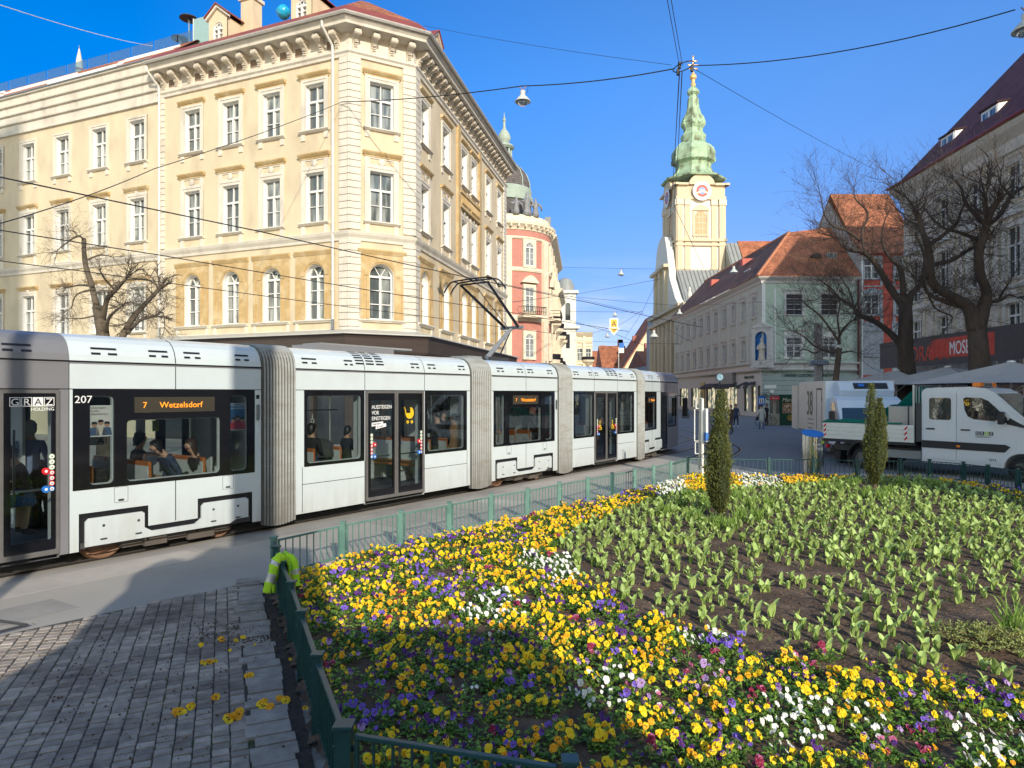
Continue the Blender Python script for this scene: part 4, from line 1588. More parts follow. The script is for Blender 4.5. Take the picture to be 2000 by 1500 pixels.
JC = Vector((-2.62, 7.80, .60))
jd = Vector((-.39, .92, 0)).normalized()
jn = Vector((.92, .39, 0))
mb = MB()
mb.smooth = True
NU, NV = 12, 26
vs = []
for i in range(NU + 1):
    for j in range(NV + 1):
        u, v = i / NU - .5, j / NV
        side = v * .86 - .40
        drop = max(0, abs(side) - .035)
        fold = .016 * math.sin(u * 19 + side * 4) + .010 * math.sin(u * 37 + 2) + .008 * math.sin(side * 30 + u * 6)
        wdt = .34 * (1 - .35 * drop)
        off = (.04 + .10 * drop ** .6 * (1 if side < 0 else .6) + fold) * (1 if side > 0 else -1) if abs(side) > .035 else side * 1.15
        z = .02 - drop * .97 + (.012 * math.cos(u * 19) if drop < .05 else 0)
        p = JC + jd * (u * wdt) + jn * off + Vector((0, 0, z + .02 * math.sin(u * 7) * drop * 3))
        vs.append(p)
fs, ms = [], []
for i in range(NU):
    for j in range(NV):
        a = i * (NV + 1) + j
        v = j / NV
        mb.mat(SIL if .70 < v < .78 or .08 < v < .15 else (DARK if v > .93 else HV))
        mb.f.append((a, a + NV + 1, a + NV + 2, a + 1))
        mb.m.append(mb.cur)
        mb.sm.append(True)
mb.v = [tuple(v) for v in vs]
mb.build('body_cloth', jk)
strand([JC + Vector((.02, -.12, .03)), P(549, 1086, Yj - .18), P(538, 1100, Yj - .22), P(530, 1125, Yj - .25), P(521, 1158, Yj - .28)], .052, HV, 'sleeve', jk, .7,
       ((.42, .54, SIL), (.68, .80, SIL), (.96, 1, DARK)))
strand([JC + Vector((-.03, .10, .03)), JC + Vector((.08, .08, -.02)), JC + Vector((.13, .05, -.15)), JC + Vector((.15, .03, -.33))], .045, HV, 'sleeve', jk, .7, ((.6, .72, SIL), (.9, 1, DARK)))

# ================================================================= plants
LEAF = mat('pansy_leaf', (.10, .22, .035), .5, .2, 12, island=.3, trans=.25)
LEAF2 = mat('pansy_leaf_light', (.27, .43, .06), .5, .2, 12, island=.3, trans=.3)
TUL = mat('tulip_leaf', (.38, .51, .15), .5, .15, 14, island=.25, trans=.18, stretch=(1, 1, .2))
DAF = mat('daffodil_leaf', (.22, .36, .06), .5, .15, 10, island=.2, trans=.25)
PET = {
    'yellow': mat('yellow_petal', (.92, .66, .008), .6, .08, 30, trans=.1),
    'orange': mat('golden_petal', (.88, .42, .004), .6, .08, 30, trans=.1),
    'white': mat('white_petal', (.85, .85, .80), .6, .04, 30, trans=.1),
    'purple': mat('purple_petal', (.10, .02, .22), .6, .2, 30, trans=.1),
    'violet': mat('violet_petal', (.20, .12, .60), .6, .2, 30, trans=.1),
    'maroon': mat('maroon_petal', (.26, .012, .06), .6, .2, 30, trans=.1),
    'pink': mat('rose_petal', (.50, .12, .25), .6, .15, 30, trans=.1),
    'lilac': mat('lilac_petal', (.42, .28, .55), .6, .15, 30, trans=.1),
}
EYE = mat('dark_petal_blotch', (.03, .006, .02), .7)

def blossom(mb, c, n, size, kind, rnd):
    n = n.normalized()
    a = Vector((0, 0, 1)).cross(n)
    a = a.normalized() if a.length > .05 else Vector((1, 0, 0))
    up = n.cross(a)
    ro = rnd.uniform(-.5, .5)
    a, up = a * math.cos(ro) + up * math.sin(ro), up * math.cos(ro) - a * math.sin(ro)
    m1, m2 = kind
    for q, (ang, dist, rx, off) in enumerate(((125, .42, .50, -.10), (55, .42, .50, -.08), (178, .42, .42, .0), (2, .42, .42, .02), (270, .42, .58, .06))):
        t_ = R(ang)
        d = a * math.cos(t_) + up * math.sin(t_)
        e = n.cross(d)
        mb.mat(PET[m1] if q < 2 else PET[m2])
        vs = [c + n * size * .02]
        cup = rnd.uniform(-.02, .28)
        for k in range(7):
            u = R(-115 + 230 * k / 6)
            v = c + d * (dist * size + math.cos(u) * rx * size * .95) + e * math.sin(u) * rx * size + n * size * (off + cup * abs(math.sin(u)) - .10 * math.cos(u) + .06 * math.sin(k * 2.2 + q))
            vs.append(v)
        mb.add(vs, [(0, k, k + 1) for k in range(1, 7)])
        if q >= 2 and m1 != 'white' and rnd.random() < .45:
            mb.mat(EYE)
            b = c + n * size * .13
            mb.add([b, b + d * size * .38 + e * size * .16, b + d * size * .38 - e * size * .16], [(0, 1, 2)])
    mb.mat(PET['orange'])
    b = c + n * size * .16
    s_ = size * .07
    mb.add([b + a * s_, b + up * s_, b - a * s_, b - up * s_], [(0, 1, 2, 3)])

def leaf(mb, base, d, L_, w, rnd, droop=.3):
    d = d.normalized()
    side = d.cross(Vector((0, 0, 1)))
    side = side.normalized() if side.length > .01 else Vector((1, 0, 0))
    u = side.cross(d)
    p1 = base + d * L_ * .35
    p2 = base + d * L_ * .72 - Vector((0, 0, 1)) * L_ * droop * .25
    p3 = base + d * L_ - Vector((0, 0, 1)) * L_ * droop
    f = u * w * .22
    mb.add([base, p1 + side * w * .42 + f, p1 - side * w * .42 + f, p2 + side * w * .5 + f, p2 - side * w * .5 + f, p3, p1, p2],
           [(0, 1, 6), (0, 6, 2), (1, 3, 7, 6), (6, 7, 4, 2), (3, 5, 7), (7, 5, 4)])

SUNV = Vector((.31, -.86, .39))
def pansy_variant(kinds, seed, nf=4):
    rnd = random.Random(seed)
    fo, fl = MB(), MB()
    for i in range(40):
        a_ = rnd.random() * 2 * PI
        r_ = rnd.random() ** .6 * .11
        z_ = rnd.uniform(.0, .09) * (1.15 - r_ * 5)
        b = Vector((math.cos(a_) * r_ * .8, math.sin(a_) * r_ * .8, max(z_, .005)))
        d = Vector((math.cos(a_ + rnd.uniform(-.6, .6)), math.sin(a_ + rnd.uniform(-.6, .6)), rnd.uniform(.1, 1.0)))
        fo.mat(LEAF if rnd.random() < .5 else LEAF2)
        leaf(fo, b, d, rnd.uniform(.035, .06), rnd.uniform(.022, .034), rnd)
    for i in range(nf):
        a_ = rnd.random() * 2 * PI
        r_ = rnd.random() ** .7 * .12
        c = Vector((math.cos(a_) * r_, math.sin(a_) * r_, rnd.uniform(.075, .13)))
        n = SUNV * rnd.uniform(.5, 1.2) + Vector((rnd.uniform(-.7, .7), rnd.uniform(-.6, .5), rnd.uniform(.0, .6)))
        blossom(fl, c, n, rnd.uniform(.019, .034), rnd.choice(kinds), rnd)
        fo.mat(LEAF2).tube([(c.x * .6, c.y * .6, .01), c], .0018, 3, False)
    return fo, fl
KINDS = {
    'yellow': [('yellow', 'yellow')], 'golden': [('orange', 'orange'), ('yellow', 'orange')],
    'purple and yellow': [('purple', 'yellow'), ('purple', 'purple')],
    'violet': [('violet', 'violet'), ('purple', 'violet')],
    'white': [('white', 'white')], 'maroon': [('maroon', 'maroon'), ('pink', 'maroon')],
    'pink and lilac': [('pink', 'pink'), ('lilac', 'lilac'), ('white', 'pink')],
    'mixed': [('yellow', 'yellow'), ('purple', 'lilac')],
}
PV = {}
for ki, (kn, kk) in enumerate(KINDS.items()):
    PV[kn] = []
    for v in range(5 if kn in ('yellow', 'golden') else 3):
        nf = 4 if kn in ('yellow', 'golden', 'white') else 3
        PV[kn].append(pansy_variant(kk, 100 + ki * 10 + v, nf + (v % 2)))
PM = {k: [(a.mesh('pansy_plant'), b.mesh('blossoms')) for a, b in v] for k, v in PV.items()}

def tulip_variant(seed):
    rnd = random.Random(seed)
    mb = MB().mat(TUL)
    n = rnd.choice((3, 3, 4, 4, 5))
    a0 = rnd.random() * 6.28
    for i in range(n):
        a_ = a0 + i * 2 * PI / n + rnd.uniform(-.4, .4)
        L_ = rnd.uniform(.15, .24) * (1.05 if i else 1.15)
        w = rnd.uniform(.030, .048)
        o = Vector((math.cos(a_), math.sin(a_), 0))
        s = Vector((-o.y, o.x, 0))
        open_ = rnd.uniform(.25, .9)
        curl = rnd.uniform(.0, 1.1)
        p = Vector((0, 0, -.01)) + o * .006
        ang = PI / 2 - .12
        rows = []
        N_ = 7
        for k in range(N_ + 1):
            u = k / N_
            wd = w * (math.sin(PI * min(u * .86 + .12, 1)) ** .75) * (1 if u < 1 else .05)
            up = Vector((-o.x * math.sin(ang), -o.y * math.sin(ang), math.cos(ang)))
            rows.append((p - s * wd + up * wd * .45, p.copy(), p + s * wd + up * wd * .45))
            st = L_ / N_
            p = p + (o * math.cos(ang) + Vector((0, 0, 1)) * math.sin(ang)) * st
            ang -= open_ * .16 + curl * .34 * u * u
        vs = [v for r in rows for v in r]
        fs = []
        for k in range(N_):
            b = k * 3
            fs += [(b, b + 1, b + 4, b + 3), (b + 1, b + 2, b + 5, b + 4)]
        mb.smooth = True
        mb.add(vs, fs)
    return mb
TV = [tulip_variant(s) for s in range(40, 52)]
TVm = [t_.mesh('tulip_plant') for t_ in TV]
def blades(mb, n, r, h0, h1, rnd, w=.006, m=None, spread=.5):
    mb.mat(m or DAF)
    for i in range(n):
        a_ = rnd.random() * 6.28
        rr = r * math.sqrt(rnd.random())
        p = Vector((math.cos(a_) * rr, math.sin(a_) * rr, 0))
        d = Vector((rnd.uniform(-1, 1), rnd.uniform(-1, 1), 0)) * spread
        h_ = rnd.uniform(h0, h1)
        s = Vector((rnd.uniform(-1, 1), rnd.uniform(-1, 1), 0)).normalized() * w
        q = [p, p + d * h_ * .25 + Vector((0, 0, h_ * .5)), p + d * h_ * .75 + Vector((0, 0, h_ * .88)), p + d * h_ * 1.15 + Vector((0, 0, h_ * .95))]
        vs = [q[0] - s, q[0] + s, q[1] - s, q[1] + s, q[2] - s * .7, q[2] + s * .7, q[3]]
        mb.add(vs, [(0, 1, 3, 2), (2, 3, 5, 4), (4, 5, 6)])

TZ = [(1085, 1065), (1150, 1028), (1230, 992), (1300, 972), (1420, 962), (1560, 950), (1680, 938), (1800, 938), (1890, 955), (1960, 975), (2040, 1000), (2300, 1040), (2700, 1560),
      (2200, 1440), (2010, 1370), (1900, 1345), (1780, 1325), (1620, 1288), (1480, 1258), (1330, 1222), (1230, 1185), (1140, 1140), (1098, 1095)]
def topx(x, y, z=.05):
    return (1000 + F * x / y, HY + F * (H - z) / y)
WH = [(960, 1200, 55), (1165, 1350, 55), (1375, 1243, 45), (1555, 1430, 75), (1940, 1460, 85), (1100, 1122, 40), (1310, 955, 30), (1485, 945, 40), (930, 1375, 30), (1690, 1420, 40), (1045, 1108, 30)]
VI = [(1440, 1268, 60), (1900, 1330, 40), (1710, 1262, 25), (850, 1150, 40), (700, 1390, 60)]
MA = [(1290, 1370, 50), (1600, 1280, 60), (1370, 1330, 50), (1770, 1475, 50), (1480, 1370, 30), (1150, 1300, 25)]
def pick(px, py, rnd):
    for lst, k in ((WH, 'white'), (VI, 'violet'), (MA, 'maroon')):
        for x, y, r_ in lst:
            if ((px - x) / r_) ** 2 + ((py - y) / (r_ * .8)) ** 2 < 1 and rnd.random() < .8:
                return k if k != 'maroon' or rnd.random() < .6 else 'pink and lilac'
    u = rnd.random()
    cl = mn.noise(Vector((px * .008, py * .012, 2)))
    if py > 1210 and px < 1020 and u < .38:
        return 'purple and yellow' if u < .25 else 'violet'
    if cl > .08:
        return 'purple and yellow' if u < .45 else ('mixed' if u < .6 else ('violet' if u < .72 else 'yellow'))
    return 'yellow' if u < .42 else ('golden' if u < .74 else ('purple and yellow' if u < .86 else ('mixed' if u < .95 else 'maroon')))
rnd = random.Random(11)
pans, tuls = [], []
st = .168
for i in range(104):
    for j in range(118):
        x = -3.2 + i * st + rnd.uniform(-.07, .07) + (j % 2) * st / 2
        y = 3.3 + j * st * .9 + rnd.uniform(-.07, .07)
        if not inside((x, y), POLY) or edge_dist((x, y), POLY) < .13:
            continue
        px, py = topx(x, y)
        if px < 420 or px > 2120 or py > 1620:
            continue
        if inside((px, py), TZ):
            continue
        if rnd.random() < .10 or mn.noise(Vector((x * 1.9, y * 1.9, 8))) > .45:
            continue
        if px > 1600 and py < 990 and rnd.random() < .45:
            continue
        pans.append((x, y, pick(px, py, rnd)))
st = .25
for i in range(64):
    for j in range(70):
        x = -1 + i * st + rnd.uniform(-.10, .10) + (j % 2) * st / 2
        y = 5 + j * st * .88 + rnd.uniform(-.1, .1)
        if not inside((x, y), POLY) or edge_dist((x, y), POLY) < .3:
            continue
        px, py = topx(x, y)
        if px > 2120 or not inside((px, py), TZ):
            continue
        if mn.noise(Vector((x * .7, y * .7, 5)))  > .46 and py > 1050:
            continue
        if (x - 4.13) ** 2 + (y - 13.5) ** 2 < .5 ** 2 or (x - 9.35) ** 2 + (y - 17.6) ** 2 < .35:
            continue
        if (px - 1930) ** 2 / 8100 + (py - 1235) ** 2 / 3000 < 1:
            continue
        tuls.append((x, y))
def near_first(l):
    return sorted(l, key=lambda p: (0 if topx(p[0], p[1])[1] < 1530 else 1, p[1]))
pans = near_first(pans)
tuls = near_first(tuls)
print('pansies', len(pans), 'tulips', len(tuls))
def zone(px, py):
    if py > 1180 and px < 1050:
        return 'in the shaded near corner of the bed'
    if py > 1290:
        return 'in the sunny foreground of the bed'
    return 'in the strip along the tram-side fence' if px < 1100 else 'between the foreground flowers and the tulip leaves'
for n_, (x, y, k) in enumerate(pans[:300]):
    me = rnd.choice(PM[k])
    M_ = T(x, y, soil_z(x, y) - .01, rnd.uniform(-.7, .7)) @ Matrix.Scale(rnd.uniform(.7, 1.3), 4)
    o = put('pansy_plant', me[0], None, M_)
    zn = zone(*topx(x, y))
    tag(o, 'small %s pansy plant %s' % (k, zn), 'flower', '%s pansies %s' % (k, zn))
    put('blossoms', me[1], o, M_)
sf = MB()
for (x, y, k) in pans[300:]:
    a, b = rnd.choice(PV[k])
    M_ = T(x, y, soil_z(x, y) - .01, rnd.uniform(-.7, .7)) @ Matrix.Scale(rnd.uniform(.75, 1.3), 4)
    for q in (a, b):
        o = len(sf.v)
        sf.v.extend(tuple(M_ @ Vector(p)) for p in q.v)
        mi = []
        for m_ in q.mats:
            sf.mat(m_)
            mi.append(sf.cur)
        sf.f.extend(tuple(t_ + o for t_ in f) for f in q.f)
        sf.m.extend(mi[t_] for t_ in q.m)
        sf.sm.extend(q.sm)
tag(sf.build('pansy_carpet'), 'carpet of small mixed yellow, purple and white pansies farther back in the bed', 'flowers', kind='stuff')
for (x, y) in tuls[:300]:
    M_ = T(x, y, soil_z(x, y) - .01, rnd.uniform(0, 6.28)) @ Matrix.Scale(rnd.uniform(.45, .95), 4)
    o = put('tulip_plant', rnd.choice(TVm), None, M_)
    tag(o, 'young tulip plant with broad pale green leaves and no bloom in the bare soil', 'plant', 'tulip leaves in the middle of the bed')
sf = MB().mat(TUL)
sf.smooth = True
for (x, y) in tuls[300:]:
    q = rnd.choice(TV)
    M_ = T(x, y, soil_z(x, y) - .01, rnd.uniform(0, 6.28)) @ Matrix.Scale(rnd.uniform(.65, 1.1), 4)
    sf.add([M_ @ Vector(p) for p in q.v], q.f)
tag(sf.build('tulip_leaves'), 'dense mass of tulip leaves at the far end of the bed', 'plants', kind='stuff')
# shoots and clods on the bare soil
mb = MB()
for i in range(650):
    x, y = rnd.uniform(0, 9), rnd.uniform(5.5, 15)
    px, py = topx(x, y)
    if inside((px, py), TZ) and px < 2100:
        mb.T = T(x, y, soil_z(x, y) - .01)
        blades(mb, 3, .015, .04, .12, rnd, .004, DAF, .12)
mb.T = None
tag(mb.build('bulb_shoots'), 'thin young bulb shoots poking out of the bare soil', 'shoots', kind='stuff')
mb = MB().mat(SOIL)
for i in range(6500):
    x, y = rnd.uniform(-3, 10), rnd.uniform(3.6, 13)
    if inside((x, y), POLY) and edge_dist((x, y), POLY) > .05:
        s = rnd.uniform(.008, .026)
        z_ = soil_z(x, y)
        mb.add([(x + s * rnd.uniform(.6, 1.2), y, z_), (x, y + s * rnd.uniform(.6, 1.2), z_), (x - s, y, z_), (x, y - s, z_), (x, y, z_ + s * rnd.uniform(.6, 1.1))], [(0, 1, 4), (1, 2, 4), (2, 3, 4), (3, 0, 4)])
for i in range(900):
    p = G(rnd.gauss(490, 60), 1238 + rnd.gauss(0, 14), .03) if i % 3 else G(rnd.uniform(60, 560), rnd.uniform(1200, 1490), .03)
    s = rnd.uniform(.004, .014)
    mb.add([(p.x + s, p.y, .03), (p.x, p.y + s, .03), (p.x - s, p.y, .03), (p.x, p.y - s, .03), (p.x, p.y, .03 + s)], [(0, 1, 4), (1, 2, 4), (2, 3, 4), (3, 0, 4)])
tag(mb.build('soil_clods'), 'crumbs and clods of dark soil on the bed and spilt over the paving', 'soil', kind='stuff')
# daffodil clumps
mb = MB()
blades(mb, 60, .13, .2, .36, rnd, .006)
DM = mb.mesh('daffodil_clump')
spots = [(1330, 985), (1355, 1010), (1375, 985), (1300, 1000), (1345, 965), (1445, 1010), (1462, 985), (1480, 1010), (1437, 970), (1500, 985), (1395, 1025), (1425, 1028)]
for x, y in spots:
    p = G(x, y + 8, .05)
    o = put('daffodil_clump', DM, None, T(p.x, p.y, .03, rnd.random() * 6))
    tag(o, 'clump of slender green daffodil blades at the foot of the nearer columnar yew', 'plant', 'daffodil clumps round the nearer yew')
for x, y in [(1640, 955), (1665, 945), (1690, 965), (1735, 962), (1760, 948), (1790, 955), (1722, 972), (1610, 950), (1830, 950)]:
    p = G(x, y + 6, .05)
    o = put('daffodil_clump', DM, None, T(p.x, p.y, .03, rnd.random() * 6))
    tag(o, 'clump of slender green blades at the foot of the farther twin-tipped yew', 'plant', 'daffodil clumps round the farther yew')
p = G(1985, 1245, .05)
tag(put('daffodil_clump', DM, None, T(p.x, p.y, .03) @ Matrix.Scale(1.25, 4)), 'bright green clump of tall strap leaves beside the low shrub at the right edge', 'plant')
# low shrub
sh = thing('low_shrub', 'low spreading yellow-green shrub at the right edge of the bed', 'shrub', G(1925, 1262, .05))
M_ = WM[sh.name]
mb, tw = MB(), MB().mat(mat('dry_twig', (.14, .09, .05), .9))
SHL = mat('shrub_leaf', (.36, .40, .12), .6, .2, 10, island=.35, trans=.2)
mb.mat(SHL)
for i in range(170):
    a_ = rnd.random() * 6.28
    rr = .42 * math.sqrt(rnd.random())
    e = Vector((math.cos(a_) * rr * 1.3, math.sin(a_) * rr, .06 + .17 * (1 - rr / .5) * rnd.uniform(.5, 1.1)))
    tw.tube([(e.x * .2, e.y * .2, 0), e * .6 + Vector((0, 0, .03)), e], .002, 3, False)
    for q in range(9):
        leaf(mb, e * rnd.uniform(.55, 1.05), Vector((rnd.uniform(-1, 1), rnd.uniform(-1, 1), rnd.uniform(-.1, 1.2))), rnd.uniform(.03, .06), .018, rnd)
mb.build('leaves', sh, M_)
tw.build('twigs', sh, M_)

# loose blossoms on the paving
k_ = 0
for x, y, s in ((345, 1392, 1.2), (372, 1380, .9), (417, 1365, .9), (455, 1402, 1.3), (468, 1394, 1.0), (508, 1376, 1.2), (520, 1383, 1.0), (552, 1368, 1.1), (490, 1322, .9), (400, 1294, .9), (418, 1292, .7), (392, 1262, .8), (432, 1250, .9), (465, 1250, .7), (480, 1246, .8), (452, 1272, .5), (495, 1262, .4), (590, 1385, .6), (562, 1290, .5)):
    p = G(x, y, .04)
    mb = MB()
    mb.T = None
    r2 = random.Random(900 + k_)
    for q in range(2 if s > .8 else 1):
        blossom(mb, Vector((r2.uniform(-.03, .03), r2.uniform(-.03, .03), .012)), Vector((r2.uniform(-.4, .4), -.7, 1)), .042 * s, ('orange', 'yellow') if q == 0 else ('orange', 'orange'), r2)
    o = mb.build('fallen_blossom', None, T(p.x, p.y, .035, r2.random()))
    tag(o, 'plucked golden pansy bloom lying on the grey paving setts beside the fence', 'flower', 'plucked pansy blooms on the paving')
    k_ += 1

# columnar yews
def conifer(name, base, h_, r0, seed, label, tips=1):
    rnd = random.Random(seed)
    t_ = thing(name, label, 'conifer', base)
    M_ = WM[t_.name]
    MB().mat(mat('yew_bark', (.12, .08, .055), .9, .2, bump=.02)).tube([(0, 0, 0), (0, 0, .4), (.02, 0, h_ * .8)], [.06, .05, .02], 8).build('trunk', t_, M_)
    NE = mat('yew_needles', (.13, .145, .04), .65, .2, 6, island=.45, trans=.12)
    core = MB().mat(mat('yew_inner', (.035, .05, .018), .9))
    fo = MB().mat(NE)
    cols = [(0, 0, 1.)] if tips == 1 else [(-.08, 0, 1.0), (.14, .02, .86)]
    cols += [(rnd.uniform(-.12, .12), rnd.uniform(-.12, .12), rnd.uniform(.55, .93)) for _ in range(5)]
    for cx, cy, k in cols:
        hh = h_ * k
        def rad(u):
            base_ = .55 + .45 * min(1, u * 3.2)
            return r0 * (.62 if tips == 1 else .55) * base_ * (1 - max(0, u - .7) / .34) ** .6
        pts = [(cx * min(1, u * 3), cy * min(1, u * 3), .12 + u * (hh - .12)) for u in [i / 8 for i in range(9)]]
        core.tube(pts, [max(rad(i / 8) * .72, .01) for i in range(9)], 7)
        for i in range(int(2600 * k / (1 if tips == 1 else 1.2))):
            u = rnd.random() ** .9
            a_ = rnd.random() * 6.28
            lump = 1 + .55 * mn.noise(Vector((math.cos(a_) * 1.5 + cx * 9, math.sin(a_) * 1.5, u * 9)))
            rr = rad(u) * lump * rnd.uniform(.75, 1.12)
            p = Vector((cx * min(1, u * 3) + math.cos(a_) * rr, cy * min(1, u * 3) + math.sin(a_) * rr, .12 + u * (hh - .12)))
            d = Vector((math.cos(a_) * .8, math.sin(a_) * .8, rnd.uniform(.5, 1.8))).normalized()
            s = Vector((rnd.uniform(-1, 1), rnd.uniform(-1, 1), rnd.uniform(-1, 1))).cross(d).normalized()
            L_ = rnd.uniform(.03, .06)
            w = rnd.uniform(.008, .014)
            fo.add([p - s * w * .4, p + s * w * .4, p + d * L_ * .6 + s * w, p + d * L_, p + d * L_ * .6 - s * w], [(0, 1, 2, 3, 4)])
    cr = fo.build('crown', t_, M_)
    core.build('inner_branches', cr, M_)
    return t_
conifer('columnar_yew', Vector((4.13, 13.5, .03)), 2.52, .265, 7, 'nearer and wider columnar yew in the bed, sunlit olive green with a browned tip')
conifer('columnar_yew', Vector((9.35, 17.6, .03)), 2.72, .235, 8, 'farther slim dark yew with two tips in front of the white pickup', 2)
# ================================================================= green house on the right of the street
GRN = mat('mint_plaster', (.46, .56, .44), .85, .06, 1.2, bump=.004, bscale=20)
GRS = mat('green_rustic', (.36, .42, .38), .85, .08, 1.5, bump=.004, bscale=20)
GTR = mat('grey_stucco_trim', (.58, .56, .52), .85, .10, 3, bump=.008, bscale=18)
SIGNG = mat('dark_green_letters', (.035, .09, .06), .5)
WARM = mat('lit_shop_window', (.85, .72, .45), .3, .5, 1.1, emit=.55, col2=(.16, .22, .18), c2scale=1.6, c2lo=.42, c2hi=.58)
AWN = mat('dark_awning_cloth', (.05, .045, .045), .8, .1)
gh = thing('green_house', 'pale mint-green house over shops on the street corner with a red-brown hipped roof', 'building', (25.8, 71, 0))
GC, GF, GR_ = Vector((26.0, 71)), Vector((26.35, 110.5)), Vector((36.2, 71.3))
FS = frame(GF, GC - GF)         # street side, x from far end to the corner
FG = frame(GC, GR_ - GC)        # front, facing the square
LS, LG = (GC - GF).length, (GR_ - GC).length
kgs = dict(surround=GTR, sw=.2, hood=GTR, he=.12, sill=GTR, legs=.25, depth=.2, trans=.7)
GRNS = mat('shaded_mint_plaster', (.52, .54, .45), .85, .08, 1.2, bump=.004, bscale=20)  # mint plaster of the street side, its shaded look put into the colour
mb = MB().mat(GRNS)
xs = [LS - 2.3 - i * 3.55 for i in range(11)]
hol = []
for x in xs:
    hol += [(x - .55, x + .55, 10.6, 12.8), (x - .55, x + .55, 6.2, 8.4)]
mb.wall(0, LS, 4.6, 14.3, hol, .22, 0, GTR)
mb.build('wall', gh, FS)
for i in range(11):
    for z in (10.6, 6.2):
        window(gh, FS, xs[i], z, 1.1, 2.2, kgs)
for i in range(10):
    xp = xs[i] - 1.78
    MB().mat(GTR).box(xp - .16, xp + .16, -.06, 0, 5.4, 13.7).build('pilaster', gh, FS)
mb = MB()
for z in [5.7 + .55 * i for i in range(15)]:
    mb.mat(GTR).box(0, LS, -.012, 0, z, z + .05)
mb.build('joint_lines', gh, FS)
gx = [3.4, 7.1]
mb = MB().mat(GRN)
hol = []
for x in gx:
    hol += [(x - .85, x + .85, 10.7, 12.8), (x - .8, x + .8, 6.2, 8.3)]
mb.wall(0, LG, 4.6, 14.3, hol, .15, 0, GTR)
mb.build('wall', gh, FG)
for x in gx:
    window(gh, FG, x, 10.7, 1.7, 2.1, dict(surround=GTR, sw=.22, hood=GTR, he=.2, sill=GTR, legs=.2, depth=.12, pane=PANED, fmat=mat('dark_frame', (.10, .12, .12), .6)))
    window(gh, FG, x, 6.2, 1.6, 2.1, dict(surround=TRIM, sw=.26, hood=GTR, he=.25, frieze=.3, sill=TRIM, depth=.12))
mb = MB().mat(GTR)
for z in [5.7 + .55 * i for i in range(15)]:
    mb.box(.4, LG, -.012, 0, z, z + .05)
mb.build('joint_lines', gh, FG)
MB().mat(TRIM).box(.0, .34, -.06, 0, 5.3, 14.2).box(1.3, 1.45, -.05, 0, 5.3, 13.4).build('corner_strip', gh, FG)
gp = [GF, GC, GR_]
mb = MB().mat(GTR)
mb.sweep(gp, [(0, 4.85), (.25, 4.87), (.3, 5.0), (.12, 5.07), (.1, 5.45), (.3, 5.55), (.42, 5.65), (.42, 5.72), (0, 5.8)])
mb.build('string_course', gh)
mb = MB().mat(GTR)
mb.sweep(gp, [(0, 13.9), (.1, 13.95), (.15, 14.2), (.45, 14.4), (.55, 14.5), (.55, 14.6), (0, 14.65)])
mb.build('cornice', gh)
# roof: hipped at the corner
e = .7
A_, B_, C_, D_ = (GF.x - e, GF.y, 14.62), (GC.x - e, GC.y - e, 14.62), (GR_.x, GR_.y - e, 14.62), (GR_.x, GF.y, 14.62)
R1, R2 = (31.2, 76.8, 20.6), (31.2, GF.y, 20.6)
R3 = (GR_.x, 77.6, 21.4)
mb = MB().mat(TILED)
mb.quad(A_, B_, R1, R2)
mb.quad(R1, R3, (GR_.x, GF.y, 19), R2)
mb.build('street_roof', gh, None, roofuv)
mb = MB().mat(TILE)
mb.quad(B_, C_, R3, R1)
mb.build('front_roof', gh, None, roofuv)
mb = MB().mat(mat('ridge_tile', (.5, .2, .1), .8, .2))
mb.tube([B_, R1], .16, 6).tube([R1, R2], .16, 6)
mb.build('ridge', gh)
mb = MB(T(32.4, 73.1, 17.0)).mat(DARK)
mb.prism([(.55 * math.cos(PI * i / 10), .38 * math.sin(PI * i / 10)) for i in range(11)], -.6, 1.0)
mb.build('roof_vent', gh)
mb = MB(T(34.2, 73.0, 16.9)).mat(LEAD).prism([(-.5, 0), (.5, 0), (.5, .6), (-.5, .6)], -.1, .5)
mb.mat(PANE).box(-.42, .42, -.12, -.1, .08, .52)
mb.build('skylight', gh)
for y, z in ((84, 18.3), (97, 17.9)):
    mb = MB(T(28.2, y, z - .2)).mat(mat('red_flap', (.55, .13, .09), .7)).prism([(0, 0), (0, .9), (1.3, .9)], -.5, .5)
    mb.build('dormer_flap', gh)
MB().mat(TRIM).tube([(27.6, 79, 16.85), (27.6, 81, 16.9)], .09, 6).build('skylight_bar', gh)
# ground floor
mb = MB().mat(GRS)
mb.wall(0, LG, 0, 4.87, [(4.6, 6.2, 0, 3.4)], .3, 0, DARK)
for z in [.5 * i + .3 for i in range(8)]:
    mb.mat(DGREY).box(0, 4.6, -.006, 0, z, z + .03).box(6.2, LG, -.006, 0, z, z + .03)
mb.mat(PANED).box(4.6, 6.2, .28, .3, 0, 3.4)
mb.build('shop_wall', gh, FG)
text('lettering', 'UNITED COLORS OF BENETTON', .44, SIGNG, gh, FG @ Matrix.Translation((2.3, -.05, 4.22)), .03, 'LEFT', .88)
mb = MB().mat(TRIM).box(-.35 + .6, .6 + .9, -.05, 0, 3.0, 3.35).box(.85, 1.25, -.05, 0, 2.55, 2.85)
mb.box(.9, 2.9, -.06, 0, 1.65, 1.95)
mb.build('wall_sign', gh, FG)
